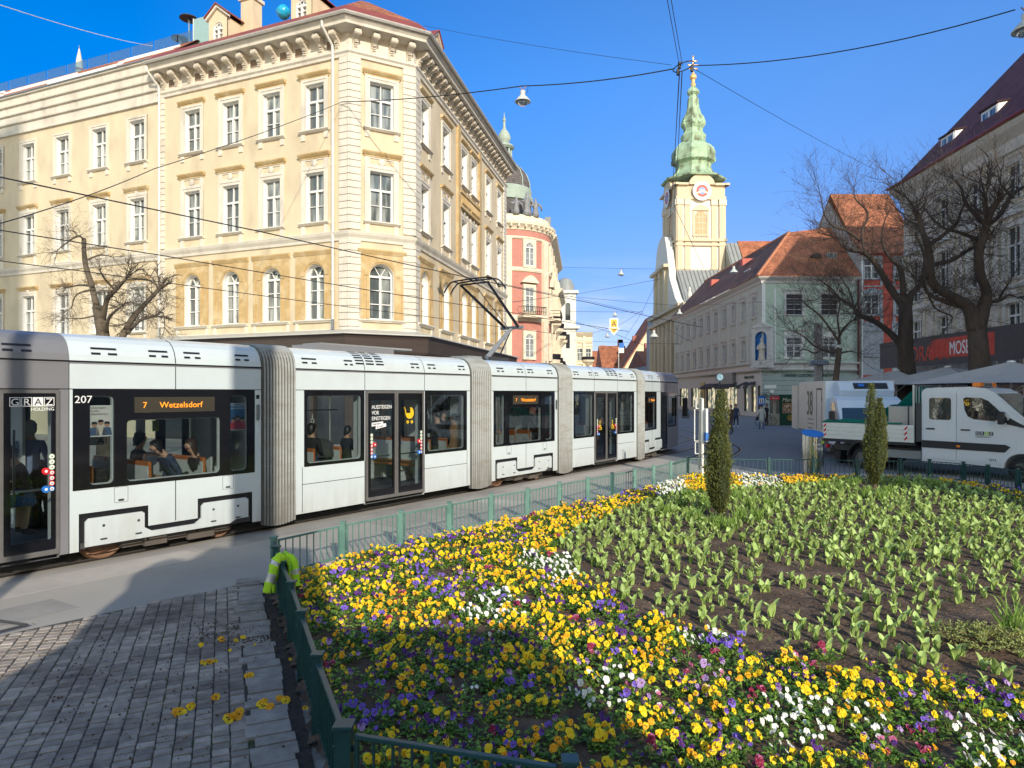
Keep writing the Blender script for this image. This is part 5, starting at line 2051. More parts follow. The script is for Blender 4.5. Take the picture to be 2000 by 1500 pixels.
# graffiti
gm = MB().mat(DARK)
r2 = random.Random(4)
for i in range(6):
    cx, cz = -.95 + 1.15 + .28 * i * .5 - .3, 1.95 + .2 * (i % 3)
    pts = [(cx + .28 * math.cos(t_ * 1.1 + i) * (1 + .2 * i % 2), -.012, cz + .22 * math.sin(t_ * 1.6 + i * 2)) for t_ in [k * .6 for k in range(9)]]
    gm.tube(pts, .022, 4)
gm.build('graffiti', gh, FG)
shops = [(LS - 3.2, LS - 1.9), (LS - 5.6, LS - 4.3), (LS - 14, LS - 8.2), (LS - 21, LS - 15.5), (LS - 29, LS - 24), (LS - 36, LS - 31)]
mb = MB().mat(GTR)
mb.wall(0, LS, 0, 4.87, [(a, b, .5, 3.2) for a, b in shops] + [(LS - 1.2, LS - .5, 0, 3.3)], .3, 0, DGREY)
mb.build('shop_wall', gh, FS)
for a, b in shops + [(LS - 1.2, LS - .5)]:
    m = MB().mat(WARM).box(a, b, .26, .3, .5, 3.2)
    n = max(1, int((b - a) / 1.4))
    m.mat(DGREY)
    for i in range(n + 1):
        x = a + (b - a) * i / n
        m.box(x - .04, x + .04, .18, .26, .5, 3.2)
    m.build('shop_window', gh, FS)
for a, b in shops[:4]:
    m = MB().mat(AWN)
    m.prism([(0, 3.75), (-.9, 3.3), (-.9, 3.0), (-.88, 3.0), (-.86, 3.26), (0, 3.68)], a - .1, b + .1, 'x')
    m.build('awning', gh, FS)
MB().mat(mat('yellow_portal', (.50, .40, .12), .6, .1)).box(LS - 23.5, LS - 21.6, -.15, 0, 0, 4.0).mat(DARK).box(LS - 22.9, LS - 22.3, -.16, -.15, 0, 2.6).build('yellow_portal', gh, FS)
MB().mat(mat('shop_fascia', (.20, .20, .19), .5, .3)).box(LS - 13.5, LS - 8.5, -.4, -.05, 3.6, 4.9).build('shop_fascia', gh, FS)
text('lettering', 'UNITED COLORS', .42, SIGNG, gh, FS @ Matrix.Translation((LS - 5.4, -.05, 4.1)), .02, 'LEFT', .95)
# niche with the statue at the corner
mb = MB(T(GC.x + .05, GC.y - .05, 5.4) @ Matrix.Rotation(R(-45), 4, 'Z')).mat(GTR)
mb.wall(-.95, .95, 0, 3.9, [(-.62, .62, .5, 3.5, True)], .5, -.4, mat('niche_blue', (.04, .20, .52), .7))
mb.box(-.95, .95, .2, .5, 0, 3.9).box(-1.0, -.95, -.4, .3, 0, 3.9).box(.95, 1.0, -.4, .3, 0, 3.9)
mb.prism([(-1.1, 3.9), (1.1, 3.9), (0, 4.5)], -.5, .3)
mb.box(-1.1, 1.1, -.55, .3, -.25, .0)
mb.mat(MATS['niche_blue']).box(-.62, .62, .08, .12, .5, 3.4)
mb.build('niche', gh)
st_ = thing('statue', 'pale stone robed statue in the blue niche on the green house corner', 'statue', T(GC.x + .05, GC.y - .05, 5.9) @ Matrix.Rotation(R(-45), 4, 'Z'))
mb = MB().mat(STONE)
mb.smooth = True
mb.lathe([(.42, 0), (.45, .1), (.36, .3), (.32, .8), (.36, 1.2), (.34, 1.6), (.2, 1.85), (.1, 1.95), (.15, 2.08), (.17, 2.2), (.1, 2.35), (0, 2.38)], 14, (0, -.15, 0), sy=.75)
mb.tube([(-.3, -.2, 1.6), (-.42, -.35, 1.2), (-.1, -.45, 1.15)], [.11, .10, .07], 8)
mb.tube([(.3, -.2, 1.6), (.4, -.35, 1.25), (.1, -.45, 1.2)], [.11, .10, .07], 8)
mb.build('figure', st_, WM[st_.name])

# ================================================================= red house
YR = 71.4
XR = 36.35
LR = 6.6
rh = thing('red_house', 'tall narrow red house with grey window surrounds and steep tiled roof behind the trees', 'building', (XR, YR, 0))
REDP = mat('red_plaster', (.46, .09, .06), .85, .1, 1.5, bump=.004, bscale=20)
GBL = mat('blue_grey_stucco', (.36, .39, .42), .85, .1, 3, bump=.008, bscale=18)
FRH = frame((XR, YR), (1, .0))
mb = MB().mat(REDP)
hol = []
for x in (1.3, 4.6):
    hol += [(x - .8, x + .8, 14.5, 16.6), (x - .8, x + .8, 10.7, 12.8), (x - .8, x + .8, 6.4, 8.5)]
mb.wall(0, LR, 0, 17.2, hol, .18, 0, GBL)
mb.build('wall', rh, FRH)
for x in (1.3, 4.6):
    for z, h_ in ((14.5, 2.1), (10.7, 2.1), (6.4, 2.1)):
        window(rh, FRH, x, z, 1.6, h_, dict(surround=GBL, sw=.3, hood=GBL, he=.02, sill=GBL, legs=.7, depth=.15))
    MB().mat(GBL).box(x - 1.2, x + 1.2, -.03, 0, 4.4, 10.0).build('grey_field', rh, FRH)
    MB().mat(GBL).prism([(x - 1.1 + .22 * i, 13.0 + .5 * math.sin(PI * i / 10)) for i in range(11)], -.15, 0).build('pediment', rh, FRH)
mb = MB().mat(mat('whitewashed_gable', (.50, .47, .43), .9, .2, 1))
mb.prism([(YR, 0), (YR + 20, 0), (YR + 20, 12), (YR + 7.2, 24.6), (YR + 3.5, 20.5), (YR - .1, 17.3)], XR - .02, XR + .18, 'x')
mb.build('gable', rh)
mb = MB().mat(TILE)
mb.quad((XR - .1, YR - .7, 17.0), (XR + LR, YR - .7, 17.0), (XR + LR, YR + 1.1, 18.6), (XR - .1, YR + 1.1, 18.6))
mb.quad((XR - .1, YR + 1.1, 18.6), (XR + LR, YR + 1.1, 18.6), (XR + LR, YR + 6.4, 25.2), (XR - .1, YR + 6.4, 25.2))
mb.quad((XR - .1, YR + 6.4, 25.2), (XR + LR, YR + 6.4, 25.2), (XR + LR, YR + 18, 12), (XR - .1, YR + 18, 12))
mb.build('roof', rh, None, roofuv)
MB().mat(TRIM).tube([(XR + .2, YR - .15, 0), (XR + .2, YR - .15, 17)], .08, 8).build('downpipe', rh)
MB().mat(REDP).box(0, LR, -.3, 0, 16.9, 17.15).build('cornice', rh, FRH)
MB().mat(mat('rust_pipe', (.12, .04, .035), .7)).tube([(36.1, 71.1, 4.4), (36.1, 71.1, 14.5)], .12, 8).build('downpipe', gh)

# ================================================================= ornate grey-white house on the right
oh = thing('stucco_palace', 'large ornate cream-grey stucco house with a steep dark red roof filling the right edge', 'building', (28.7, 50, 0))
ORN = mat('ornate_stucco', (.64, .58, .48), .9, .22, 1.6, bump=.05, bscale=5, col2=(.40, .34, .27), c2scale=3.2, c2lo=.52, c2hi=.62)
ORF = mat('plain_stucco', (.62, .59, .52), .85, .1, 2)
OA = Vector((28.7, 50.0))
OD = Vector((-.047, -1)).normalized()
LO = 58.0
FO_ = frame(OA, OD)
sp_ = 3.35
xs = [1.6 + sp_ * i for i in range(9)]
mb = MB().mat(ORN)
hol = []
for x in xs:
    hol += [(x - .6, x + .6, 5.6, 7.6), (x - .62, x + .62, 9.0, 11.9), (x - .6, x + .6, 13.4, 15.4)]
mb.wall(0, 30, 0, 16.4, hol, .25, 0, ORF)
mb.mat(ORF).wall(30, LO, 0, 16.4, [], .1)
mb.build('wall', oh, FO_)
SKYP = mat('window_pane_reflective', (.02, .03, .04), .02, .2, metal=0, spec=1.0)
for x in xs:
    window(oh, FO_, x, 5.6, 1.2, 2.0, dict(surround=ORF, sw=.2, hood=ORF, he=.15, frieze=.1, sill=ORF, pane=PANED, depth=.2))
    window(oh, FO_, x, 9.0, 1.24, 2.9, dict(surround=ORF, sw=.25, hood=ORF, he=.25, frieze=.25, sill=ORF, legs=.3, pane=SKYP, depth=.2, fmat=TRIM))
    window(oh, FO_, x, 13.4, 1.2, 2.0, dict(surround=ORF, sw=.22, hood=ORF, he=.1, sill=ORF, pane=SKYP, depth=.2))
    m = MB().mat(ORN)
    for s in (-1, 1):
        m.box(x + s * 1.15 - .16, x + s * 1.15 + .16, -.12, 0, 5.0, 8.2)
        m.box(x + s * 1.2 - .2, x + s * 1.2 + .2, -.14, 0, 8.6, 12.8)
    m.mat(ORF)
    m.prism([(x - 1.2, 12.45), (x + 1.2, 12.45), (x, 13.1)], -.3, 0)
    m.prism([(x - .9 + .18 * i, 8.0 + .35 * math.sin(PI * i / 10)) for i in range(11)], -.2, 0)
    r2 = random.Random(int(x * 10))
    m.mat(ORN)
    for _ in range(9):
        cx, cz = x + r2.choice((-1, 1)) * r2.uniform(.9, 1.5), r2.uniform(8.8, 15)
        m.lathe([(0, -.1), (r2.uniform(.1, .2), 0), (0, .12)], 6, (cx, -.06, cz))
    m.build('stucco_ornament', oh, FO_)
op_ = [OA, OA + OD * LO]
for nm, pr_ in (('string_course', [(0, 8.2), (.15, 8.22), (.35, 8.4), (.35, 8.5), (0, 8.6)]), ('cornice', [(0, 16.0), (.2, 16.05), (.35, 16.6), (.9, 17.0), (1.05, 17.2), (1.05, 17.35), (0, 17.4)])):
    m = MB().mat(ORF)
    m.sweep(op_, pr_)
    m.build(nm, oh)
WINE = tilemat('wine_roof_tile', (.15, .045, .045), (.09, .03, .035), .25, .32, .01, noise=.25)
m = MB().mat(WINE)
pr_ = [(1.15, 17.3), (.3, 18.0), (-9.5, 28.3)]
m.sweep(op_, pr_, caps=False)
m.build('roof', oh, None, roofuv)
m = MB().mat(WINE).sweep(op_, [(-9.5, 28.3), (-13, 32), (-24, 32), (-28, 17.3)], caps=False)
m.mat(ORF)
nrm_ = Vector((OD.y, -OD.x))
ee = lambda t_, o, z: (OA.x + OD.x * t_ + nrm_.x * o, OA.y + OD.y * t_ + nrm_.y * o, z)
for t_ in (.05, LO - .05):
    m.quad(ee(t_, 0, 0), ee(t_, -27.5, 0), ee(t_, -27.5, 17.3), ee(t_, -24, 31.9), ee(t_, -13, 31.9), ee(t_, -9.5, 28.2), ee(t_, 0, 17.6))
m.quad(ee(0, -27.5, 0), ee(LO, -27.5, 0), ee(LO, -27.5, 17.3), ee(0, -27.5, 17.3))
m.build('rear_roof', oh)
MB().mat(mat('red_gutter', (.22, .04, .04), .4)).sweep(op_, [(1.05, 17.35), (1.2, 17.3), (1.28, 17.4), (1.25, 17.48), (1.05, 17.5)]).build('gutter', oh)
for t_ in (3.2, 7.6, 12.0, 16.5, 21):
    mb = MB(FO_ @ T(t_, 1.3, 18.9)).mat(TRIM)
    mb.box(-.75, .75, -.05, .05, 0, 1.25)
    for s in (-1, 1):
        mb.mat(PANE).box(s * .35 - .25, s * .35 + .25, -.06, -.05, .15, 1.1)
    mb.mat(TRIM)
    mb.prism([(0, 0), (0, 1.3), (2.0, 1.7), (1.35, 1.45)], -.8, -.75, 'x').prism([(0, 0), (0, 1.3), (2.0, 1.7), (1.35, 1.45)], .75, .8, 'x')
    mb.mat(WINE).prism([(-.15, 1.28), (2.2, 1.72), (2.2, 1.8), (-.15, 1.38)], -.9, .9, 'x')
    mb.build('dormer', oh)
# scaffold banner in front of the ground floor
BNR = mat('brown_banner', (.105, .088, .078), .85, .1, 2, bump=.05, bscale=1.2)
bn = thing('scaffold_banner', 'long brown cloth banner with red panel and lettering along the stucco palace', 'banner', FO_ @ T(0, -1.6, 0))
m = MB().mat(BNR)
m.box(-.2, 30, 0, .05, 4.3, 6.15)
m.mat(mat('banner_red', (.62, .085, .05), .8, .1)).prism([(6.2, 4.7), (6.6, 4.62), (7.0, 4.75), (12.6, 4.62), (12.6, 5.9), (6.8, 5.9), (6.4, 5.75)], -.01, 0)
m.build('cloth', bn, FO_ @ T(0, -1.6, 0))
text('lettering', 'DRAMA', 1.45, MATS['banner_red'], bn, FO_ @ T(0, -1.6, 0) @ Matrix.Translation((4.1, -.02, 4.6)), .01, 'LEFT', .85)
text('lettering', 'MOSER', 1.15, WST, bn, FO_ @ T(0, -1.6, 0) @ Matrix.Translation((8.45, -.03, 4.85)), .01, 'LEFT', .68)
m = MB().mat(STEEL)
for i in range(14):
    x = -.1 + i * 2.1
    m.tube([(x, .2, 0), (x, .2, 6.1)], .03, 6)
for z in (2.2, 3.9, 5.9):
    m.tube([(-.2, .2, z), (26, .2, z)], .025, 6)
m.build('scaffold_tubes', bn, FO_ @ T(0, -1.6, 0))
MB().mat(mat('brown_hoarding', (.16, .09, .055), .8, .3, 1)).box(-.2, 26, .5, .6, 0, 3.6).build('hoarding', bn, FO_ @ T(0, -1.6, 0))

# ================================================================= church
CY = mat('church_cream', (.56, .47, .33), .85, .08, .8)
CW = mat('church_white', (.68, .65, .58), .85, .05, .8)
ch = thing('church', 'baroque church with cream and white clock tower under a green copper onion helm', 'church', (33, 122, 0))
MB0 = T(30.0, 123.6, 0, R(3.3))
W_ = 8.5
m = MB().mat(CW).box(0, W_, 0, W_, 0, 40.3)
m.build('tower', ch, MB0)
def zt(y):
    return H + (HY - y) * .0938
faces_ = [MB0, MB0 @ T(0, W_, 0, -PI / 2), MB0 @ T(W_, 0, 0, PI / 2)]
for Fm in faces_:
    m = MB().mat(CY)
    for x0, x1, d in ((-.15, .9, .35), (1.3, 2.3, .2), (W_ - 2.3, W_ - 1.3, .2), (W_ - .9, W_ + .15, .35)):
        m.box(x0, x1, -d, 0, 22, 37.6)
        m.box(x0 - .1, x1 + .1, -d - .12, 0, 22, 30.2 - 5.0)
        m.mat(STONE).box(x0 - .1, x1 + .1, -d - .15, 0, 36.6, 37.6)
        m.mat(CY)
    m.build('pilasters', ch, Fm)
    m = MB().mat(CY)
    m.box(-.5, W_ + .5, -.5, 0, 30.0, 30.5).box(-.35, W_ + .35, -.42, 0, 29.2, 29.6)
    m.box(-.3, W_ + .3, -.35, 0, 37.6, 38.2)
    m.box(-.1, W_ + .1, -.2, 0, 38.2, 40.2)
    m.build('cornice', ch, Fm)
    m = MB().mat(CY)
    arc = [(W_ / 2 + 2.35 * math.cos(PI * i / 14), 40.2 + 1.9 * math.sin(PI * i / 14)) for i in range(15)]
    m.prism(arc, -.75, .2)
    m.prism([(-.9, 40.1), (1.8, 40.1), (1.8, 40.5), (-.9, 40.5)], -.75, 0).prism([(W_ - 1.8, 40.1), (W_ + .9, 40.1), (W_ + .9, 40.5), (W_ - 1.8, 40.5)], -.75, 0)
    m.build('arched_gable', ch, Fm)
    # clock
    c = (W_ / 2, 39.0)
    m = MB().mat(WST)
    m.disc(c, 1.72, -.80, 32)
    m.mat(mat('clock_red', (.55, .12, .09), .7)).disc(c, 1.12, -.81, 28)
    m.mat(mat('clock_blue', (.22, .32, .62), .7)).disc(c, .66, -.82, 20)
    m.mat(DARK)
    for i in range(12):
        a_ = i * PI / 6
        ca, sa = math.cos(a_), math.sin(a_)
        m.quad(*[(c[0] + r_ * ca - w_ * sa, -.815, c[1] + r_ * sa + w_ * ca) for r_, w_ in ((1.25, -.06), (1.6, -.06), (1.6, .06), (1.25, .06))])
    m.mat(GOLD)
    for a_, l_ in ((R(205), 1.0), (R(-20), 1.35)):
        ca, sa = math.cos(a_), math.sin(a_)
        m.quad(*[(c[0] + r_ * ca - w_ * sa, -.84, c[1] + r_ * sa + w_ * ca) for r_, w_ in ((-.3, -.08), (l_, -.03), (l_, .03), (-.3, .08))])
    m.build('clock_face', ch, Fm)
    # louvred belfry window
    m = MB().mat(mat('belfry_louvre', (.50, .33, .18), .8, .1))
    m.prism([(W_ / 2 - 1.0, 31.4), (W_ / 2 + 1.0, 31.4), (W_ / 2 + 1.0, 34.6)] + [(W_ / 2 + 1.0 * math.cos(PI * i / 10), 34.6 + 1.0 * math.sin(PI * i / 10)) for i in range(1, 10)] + [(W_ / 2 - 1.0, 34.6)], -.06, 0)
    m.mat(CW)
    for i in range(1, 4):
        m.box(W_ / 2 - 1, W_ / 2 + 1, -.09, -.06, 31.4 + i, 31.46 + i)
    m.box(W_ / 2 - .35, W_ / 2 - .3, -.09, -.06, 31.4, 35.4).box(W_ / 2 + .3, W_ / 2 + .35, -.09, -.06, 31.4, 35.4)
    m.mat(CY).box(W_ / 2 - 1.5, W_ / 2 - 1.1, -.15, 0, 30.8, 35.6).box(W_ / 2 + 1.1, W_ / 2 + 1.5, -.15, 0, 30.8, 35.6)
    m.prism([(W_ / 2 - 1.6, 35.6), (W_ / 2 + 1.6, 35.6), (W_ / 2 + 1.2, 36.2), (W_ / 2, 36.7), (W_ / 2 - 1.2, 36.2)], -.3, 0)
    m.box(W_ / 2 - 1.6, W_ / 2 + 1.6, -.25, 0, 31.0, 31.3)
    for i in range(6):
        m.box(W_ / 2 - 1.3 + i * .47, W_ / 2 - 1.12 + i * .47, -.2, 0, 30.5, 31.0)
    m.build('belfry_window', ch, Fm)
# helm
hp = [(6.0, 357), (6.15, 354), (4.6, 349), (3.7, 340), (3.25, 330), (3.35, 322), (4.1, 318), (4.15, 312), (3.95, 310), (4.05, 300), (3.7, 291), (3.0, 284), (2.3, 281), (2.2, 274), (2.35, 266), (1.75, 259), (1.7, 252), (2.1, 246), (2.25, 240), (2.0, 232), (1.9, 229), (1.4, 222), (1.05, 210), (.95, 192), (.65, 186), (1.15, 181), (1.0, 176), (.5, 171), (.4, 168)]
m = MB().mat(COPPER)
zt = lambda y: H + (HY - y) * .0959
m.lathe([(r_ * .98, zt(y)) for r_, y in hp], 8, (W_ / 2, W_ / 2, 0), PI / 8, PI / 8 + 2 * PI)
m.build('onion_helm', ch, MB0)
m = MB().mat(COPPER)
for k in range(8):
    a_ = PI / 8 + k * PI / 4
    pts = [(W_ / 2 + math.cos(a_) * r_ * .98, W_ / 2 + math.sin(a_) * r_ * .98, zt(y)) for r_, y in hp[2:]]
    m.tube(pts, .09, 5)
for k in range(4):
    a_ = k * PI / 2
    for r_, y in ((3.6, 317), (1.9, 243)):
        m.lathe([(0, -.4), (.35, -.25), (.42, 0), (.35, .25), (0, .4)], 8, (W_ / 2 + math.cos(a_ + .3) * r_, W_ / 2 + math.sin(a_ + .3) * r_, zt(y)))
        m.lathe([(0, -.4), (.35, -.25), (.42, 0), (.35, .25), (0, .4)], 8, (W_ / 2 + math.cos(a_ - .3) * r_, W_ / 2 + math.sin(a_ - .3) * r_, zt(y)))
m.build('helm_ribs', ch, MB0)
m = MB().mat(mat('pale_gold', (.70, .46, .20), .5, .1, metal=.3))
m.lathe([(r_, zt(y)) for r_, y in ((.4, 168), (.5, 164), (.3, 160), (.35, 155), (.62, 152), (.66, 148), (.3, 143), (.1, 139), (.08, 136))], 12, (W_ / 2, W_ / 2, 0))
m.T = T(W_ / 2, W_ / 2, 0)
m.box(-.09, .09, -.06, .06, zt(140), zt(110))
for y, w_ in ((133, .7), (126, .95), (118, .65)):
    m.box(-w_, w_, -.06, .06, zt(y) - .09, zt(y) + .09)
    for s in (-1, 1):
        m.lathe([(0, -.2), (.2, 0), (0, .2)], 6, (s * w_, 0, zt(y)))
m.lathe([(0, -.25), (.22, 0), (0, .25)], 6, (0, 0, zt(109)))
m.build('gilded_cross', ch, MB0)
# nave roofs and street gable
m = MB().mat(LEAD)
m.prism([(110.8, 12.5), (136, 12.5), (124, 29.8)], 38.7, 41.0, 'x')
m.prism([(110.9, 12.2), (136, 12.2), (124, 24.6), (122.6, 24.6)], 29.5, 38.7, 'x')
m.mat(mat('lead_seam', (.18, .19, .19), .6))
for i in range(13):
    m.tube([(29.8 + i * .7, 110.85, 12.2), (29.8 + i * .7, 122.55, 24.65)], .05, 4)
for i in range(3):
    x = 38.9 + i * .7
    m.tube([(x, 110.75, 12.5), (x, 123.95, 29.85)], .05, 4)
m.build('nave_roof', ch, None)
m = MB().mat(TILE)
m.prism([(109.5, 12), (139, 12), (124.2, 30.2)], 41.0, 75, 'x')
m.build('choir_roof', ch, None, roofuv)
m = MB().mat(CY).box(29.5, 75, 112, 136, 0, 13)
m.build('nave_wall', ch)
m = MB().mat(CW)
gp_ = [(110.5, 0), (137, 0), (137, 17), (136, 20), (134.5, 26), (133, 30), (131, 31.5), (128.5, 32), (126, 31.3), (124.5, 29), (122, 23), (118, 19), (114, 16.5), (110.5, 15.5)]
m.prism(gp_, 28.2, 29.4, 'x')
m.build('street_gable', ch)
m = MB().mat(CY)
for y in (110.8, 115.3, 118.4, 121.8, 125.2, 128.6, 131.7, 136):
    m.box(27.5, 28.2, y - .5, y + .5, 0, 15)
for z in (15.2, 16.8, 25.2):
    m.box(27.2, 28.2, 110.3 if z < 16 else (112 if z < 20 else 122.5), 137.2 if z < 20 else 135, z, z + .55)
for y in (124.5, 128.5, 132.5):
    m.box(27.6, 28.2, y - .7, y + .7, 16.8, 25.2)
m.box(27.6, 30.2, 110.0, 112.0, 13, 17.2)
m.build('gable_order', ch)
m = MB().mat(PANED)
for y in (117, 123.5, 130):
    m.box(28.1, 28.19, y - .9, y + .9, 4, 11)
    m.mat(STONE).box(27.9, 28.19, y - 1.3, y + 1.3, 11.2, 12.6).mat(PANED)
m.build('gable_windows', ch)
m = MB().mat(CW)
m.lathe([(.5, 17.2), (.55, 17.5), (.3, 17.7), (.45, 18.3), (.3, 19), (.2, 19.2), (.25, 19.5), (0, 19.9)], 10, (28.9, 111, 0))
m.lathe([(.5, 17), (.55, 17.3), (.3, 17.5), (.45, 18.1), (.3, 18.8), (.2, 19.0), (.25, 19.3), (0, 19.7)], 10, (28.8, 136, 0))
m.build('gable_urns', ch)
MB().mat(TRIM).tube([(30, 114.8, 18.6), (38, 114.8, 18.6)], .09, 6).tube([(30, 114.8, 18.0), (38, 114.8, 18.0)], .06, 6).build('snow_rail', ch)

# ================================================================= domed house on the left of the street
PINK = mat('salmon_plaster', (.50, .21, .16), .85, .08, 1.5, bump=.004)
CRM = mat('cream_stucco', (.76, .66, .48), .85, .12, 2, bump=.03, bscale=6)
dh = thing('domed_house', 'salmon and cream house with round balconied front and slate dome with copper lantern', 'building', (-.9, 79, 0))
DCX, DCY, DR_ = -.9, 79.0, 5.35
DM_ = T(DCX, DCY, 0)
m = MB().mat(PINK)
m.lathe([(DR_, 0), (DR_, 20.5)], 40)
m.build('round_wall', dh, DM_)
m = MB().mat(CRM)
m.lathe([(DR_, 20.2), (DR_ + .1, 20.25), (DR_ + .15, 20.4), (DR_ + .3, 20.6), (DR_ + .55, 20.8), (DR_ + .6, 21.1), (DR_ + .4, 21.2), (DR_ - .1, 21.25), (DR_ - .1, 21.9), (DR_ - .3, 22)], 48)
for z0, z1 in ((19.2, 19.55), (15.7, 16.2), (10.3, 11.0), (5.2, 5.8)):
    m.lathe([(DR_, z0), (DR_ + .12, z0 + .05), (DR_ + .2, (z0 + z1) / 2), (DR_ + .12, z1 - .05), (DR_, z1)], 40)
m.build('ring_cornices', dh, DM_)
dme = MB().mat(CRM).box(-.2, .2, -.1, .1, 20.5, 20.75).mesh('dentil')
for k in range(44):
    put('dentil', dme, dh, DM_ @ Matrix.Rotation(2 * PI * k / 44, 4, 'Z') @ T(DR_ + .35, 0, 0))
def radial(a_, r_):
    # frame with -y outward
    return DM_ @ Matrix.Rotation(a_, 4, 'Z') @ T(0, -r_, 0)
for a_ in (-71, -20, 31, 82):
    X = radial(R(a_), DR_)
    kk = dict(depth=-.06, sw=.3)
    for z, h_, ar in ((16.4, 2.5, True), (11.4, 2.6, False), (6.4, 2.6, True)):
        m = MB().mat(CRM)
        m.wall(-.85, .85, z - .25, z + h_ + .35, [(-.56, .56, z, z + h_, ar)], .25, -.18)
        m.box(-.85, -.8, -.18, .3, z - .25, z + h_ + .35).box(.8, .85, -.18, .3, z - .25, z + h_ + .35)
        m.build('window_surround', dh, X)
        w_ = window_meshes(1.1, h_, dict(arch=ar, depth=-.08, sw=.0, pane=mat('pale_pane', (.25, .27, .27), .1, .5, .9)))
        rt = put('window', w_[0][1], dh, X @ Matrix.Translation((0, 0, z)))
        put('pane', w_[1][1], rt, X @ Matrix.Translation((0, 0, z)))
        if z == 11.4:
            m = MB().mat(CRM)
            m.prism([(-1.1 + .22 * i, z + h_ + .5 + .8 * math.sin(PI * i / 10)) for i in range(11)], -.45, 0)
            m.box(-1.5, 1.5, -1.25, 0, z - .75, z - .5)
            m.build('pediment', dh, X)
            m = MB().mat(DARK)
            for i in range(22):
                x = -1.45 + i * .138
                m.tube([(x, -1.2, z - .5), (x + .05 * (-1) ** i, -1.28, z - .1), (x, -1.2, z + .4)], .022, 4)
            m.tube([(-1.47, -1.2, z + .4), (1.47, -1.2, z + .4)], .04, 5).tube([(-1.47, -1.2, z - .1), (1.47, -1.2, z - .1)], .025, 5)
            for s in (-1, 1):
                m.tube([(s * 1.47, -1.2, z + .4), (s * 1.47, -.1, z + .4)], .03, 5)
            m.build('balcony_rail', dh, X)
for a_ in (-46, 4, 57, 107):
    m = MB().mat(CRM)
    m.box(-.5, .5, -.28, .3, 4, 19.4)
    m.build('pilaster', dh, radial(R(a_), DR_))
m = MB().mat(SLATE)
m.lathe([(3.4, 21.3), (3.3, 22.5), (3.1, 24.2)], 32)
DCOP = mat('dull_copper', (.34, .40, .33), .75, .15, 1.5)
m.mat(DCOP).lathe([(3.1, 24.2), (3.35, 24.3), (3.35, 24.9), (3.15, 25.0), (3.2, 25.7), (3.05, 25.9)], 32)
m.mat(SLATE).lathe([(2.95, 25.9), (2.85, 26.9), (2.5, 27.8), (1.8, 28.6), (1.0, 29.0)], 32)
m.smooth = True
m.build('dome', dh, DM_, lambda c, n: (math.atan2(c.y, c.x) * 4, c.z))
m = MB().mat(DCOP)
for k in range(8):
    a_ = k * PI / 4
    m.tube([(math.cos(a_) * r_, math.sin(a_) * r_, z) for r_, z in ((3.0, 25.9), (2.92, 26.9), (2.56, 27.8), (1.86, 28.6), (1.1, 29.0))], .07, 5)
m.lathe([(1.1, 28.9), (1.15, 29.2), (.9, 29.3)], 12)
for k in range(8):
    a_ = k * PI / 4
    m.tube([(math.cos(a_) * .8, math.sin(a_) * .8, 29.2), (math.cos(a_) * .8, math.sin(a_) * .8, 30.8)], .13, 5)
m.lathe([(1.0, 30.7), (1.2, 30.9), (.95, 31.2), (.5, 31.4), (.72, 31.8), (.74, 32.2), (.5, 32.7), (.18, 33.1), (.12, 33.9), (.22, 34.1), (.08, 34.4), (.02, 35)], 16)
m.build('lantern', dh, DM_)
# sculpture group on the parapet
m = MB().mat(mat('weathered_zinc', (.23, .23, .23), .7, .3, 4, bump=.06, bscale=5))
m.smooth = True
X = radial(R(30), DR_ - .3)
m.T = X @ Matrix.Translation((0, 0, 21.9)) @ Matrix.Scale(.72, 4) @ Matrix.Translation((0, 0, -20.8))
for x, s in ((-1.9, 1), (0, 1.35), (1.5, 1.05)):
    m.lathe([(.55 * s, 20.8), (.5 * s, 21.4), (.35 * s, 22.0), (.42 * s, 22.5 * 1), (.3 * s, 20.8 + 2.1 * s), (.16 * s, 20.8 + 2.2 * s), (.24 * s, 20.8 + 2.45 * s), (0, 20.8 + 2.75 * s)], 9, (x, -.1, 0), sy=.7)
    m.tube([(x - .3, -.2, 20.8 + 1.9 * s), (x - .9, -.4, 20.8 + 1.4 * s), (x - 1.2, -.3, 20.8 + 1.6 * s)], [.2, .16, .1], 7)
    m.tube([(x + .3, -.2, 20.8 + 1.9 * s), (x + .8, -.4, 20.8 + 1.5 * s), (x + 1.0, -.3, 20.8 + .9 * s)], [.2, .16, .1], 7)
m.T = None
m.build('parapet_sculptures', dh)
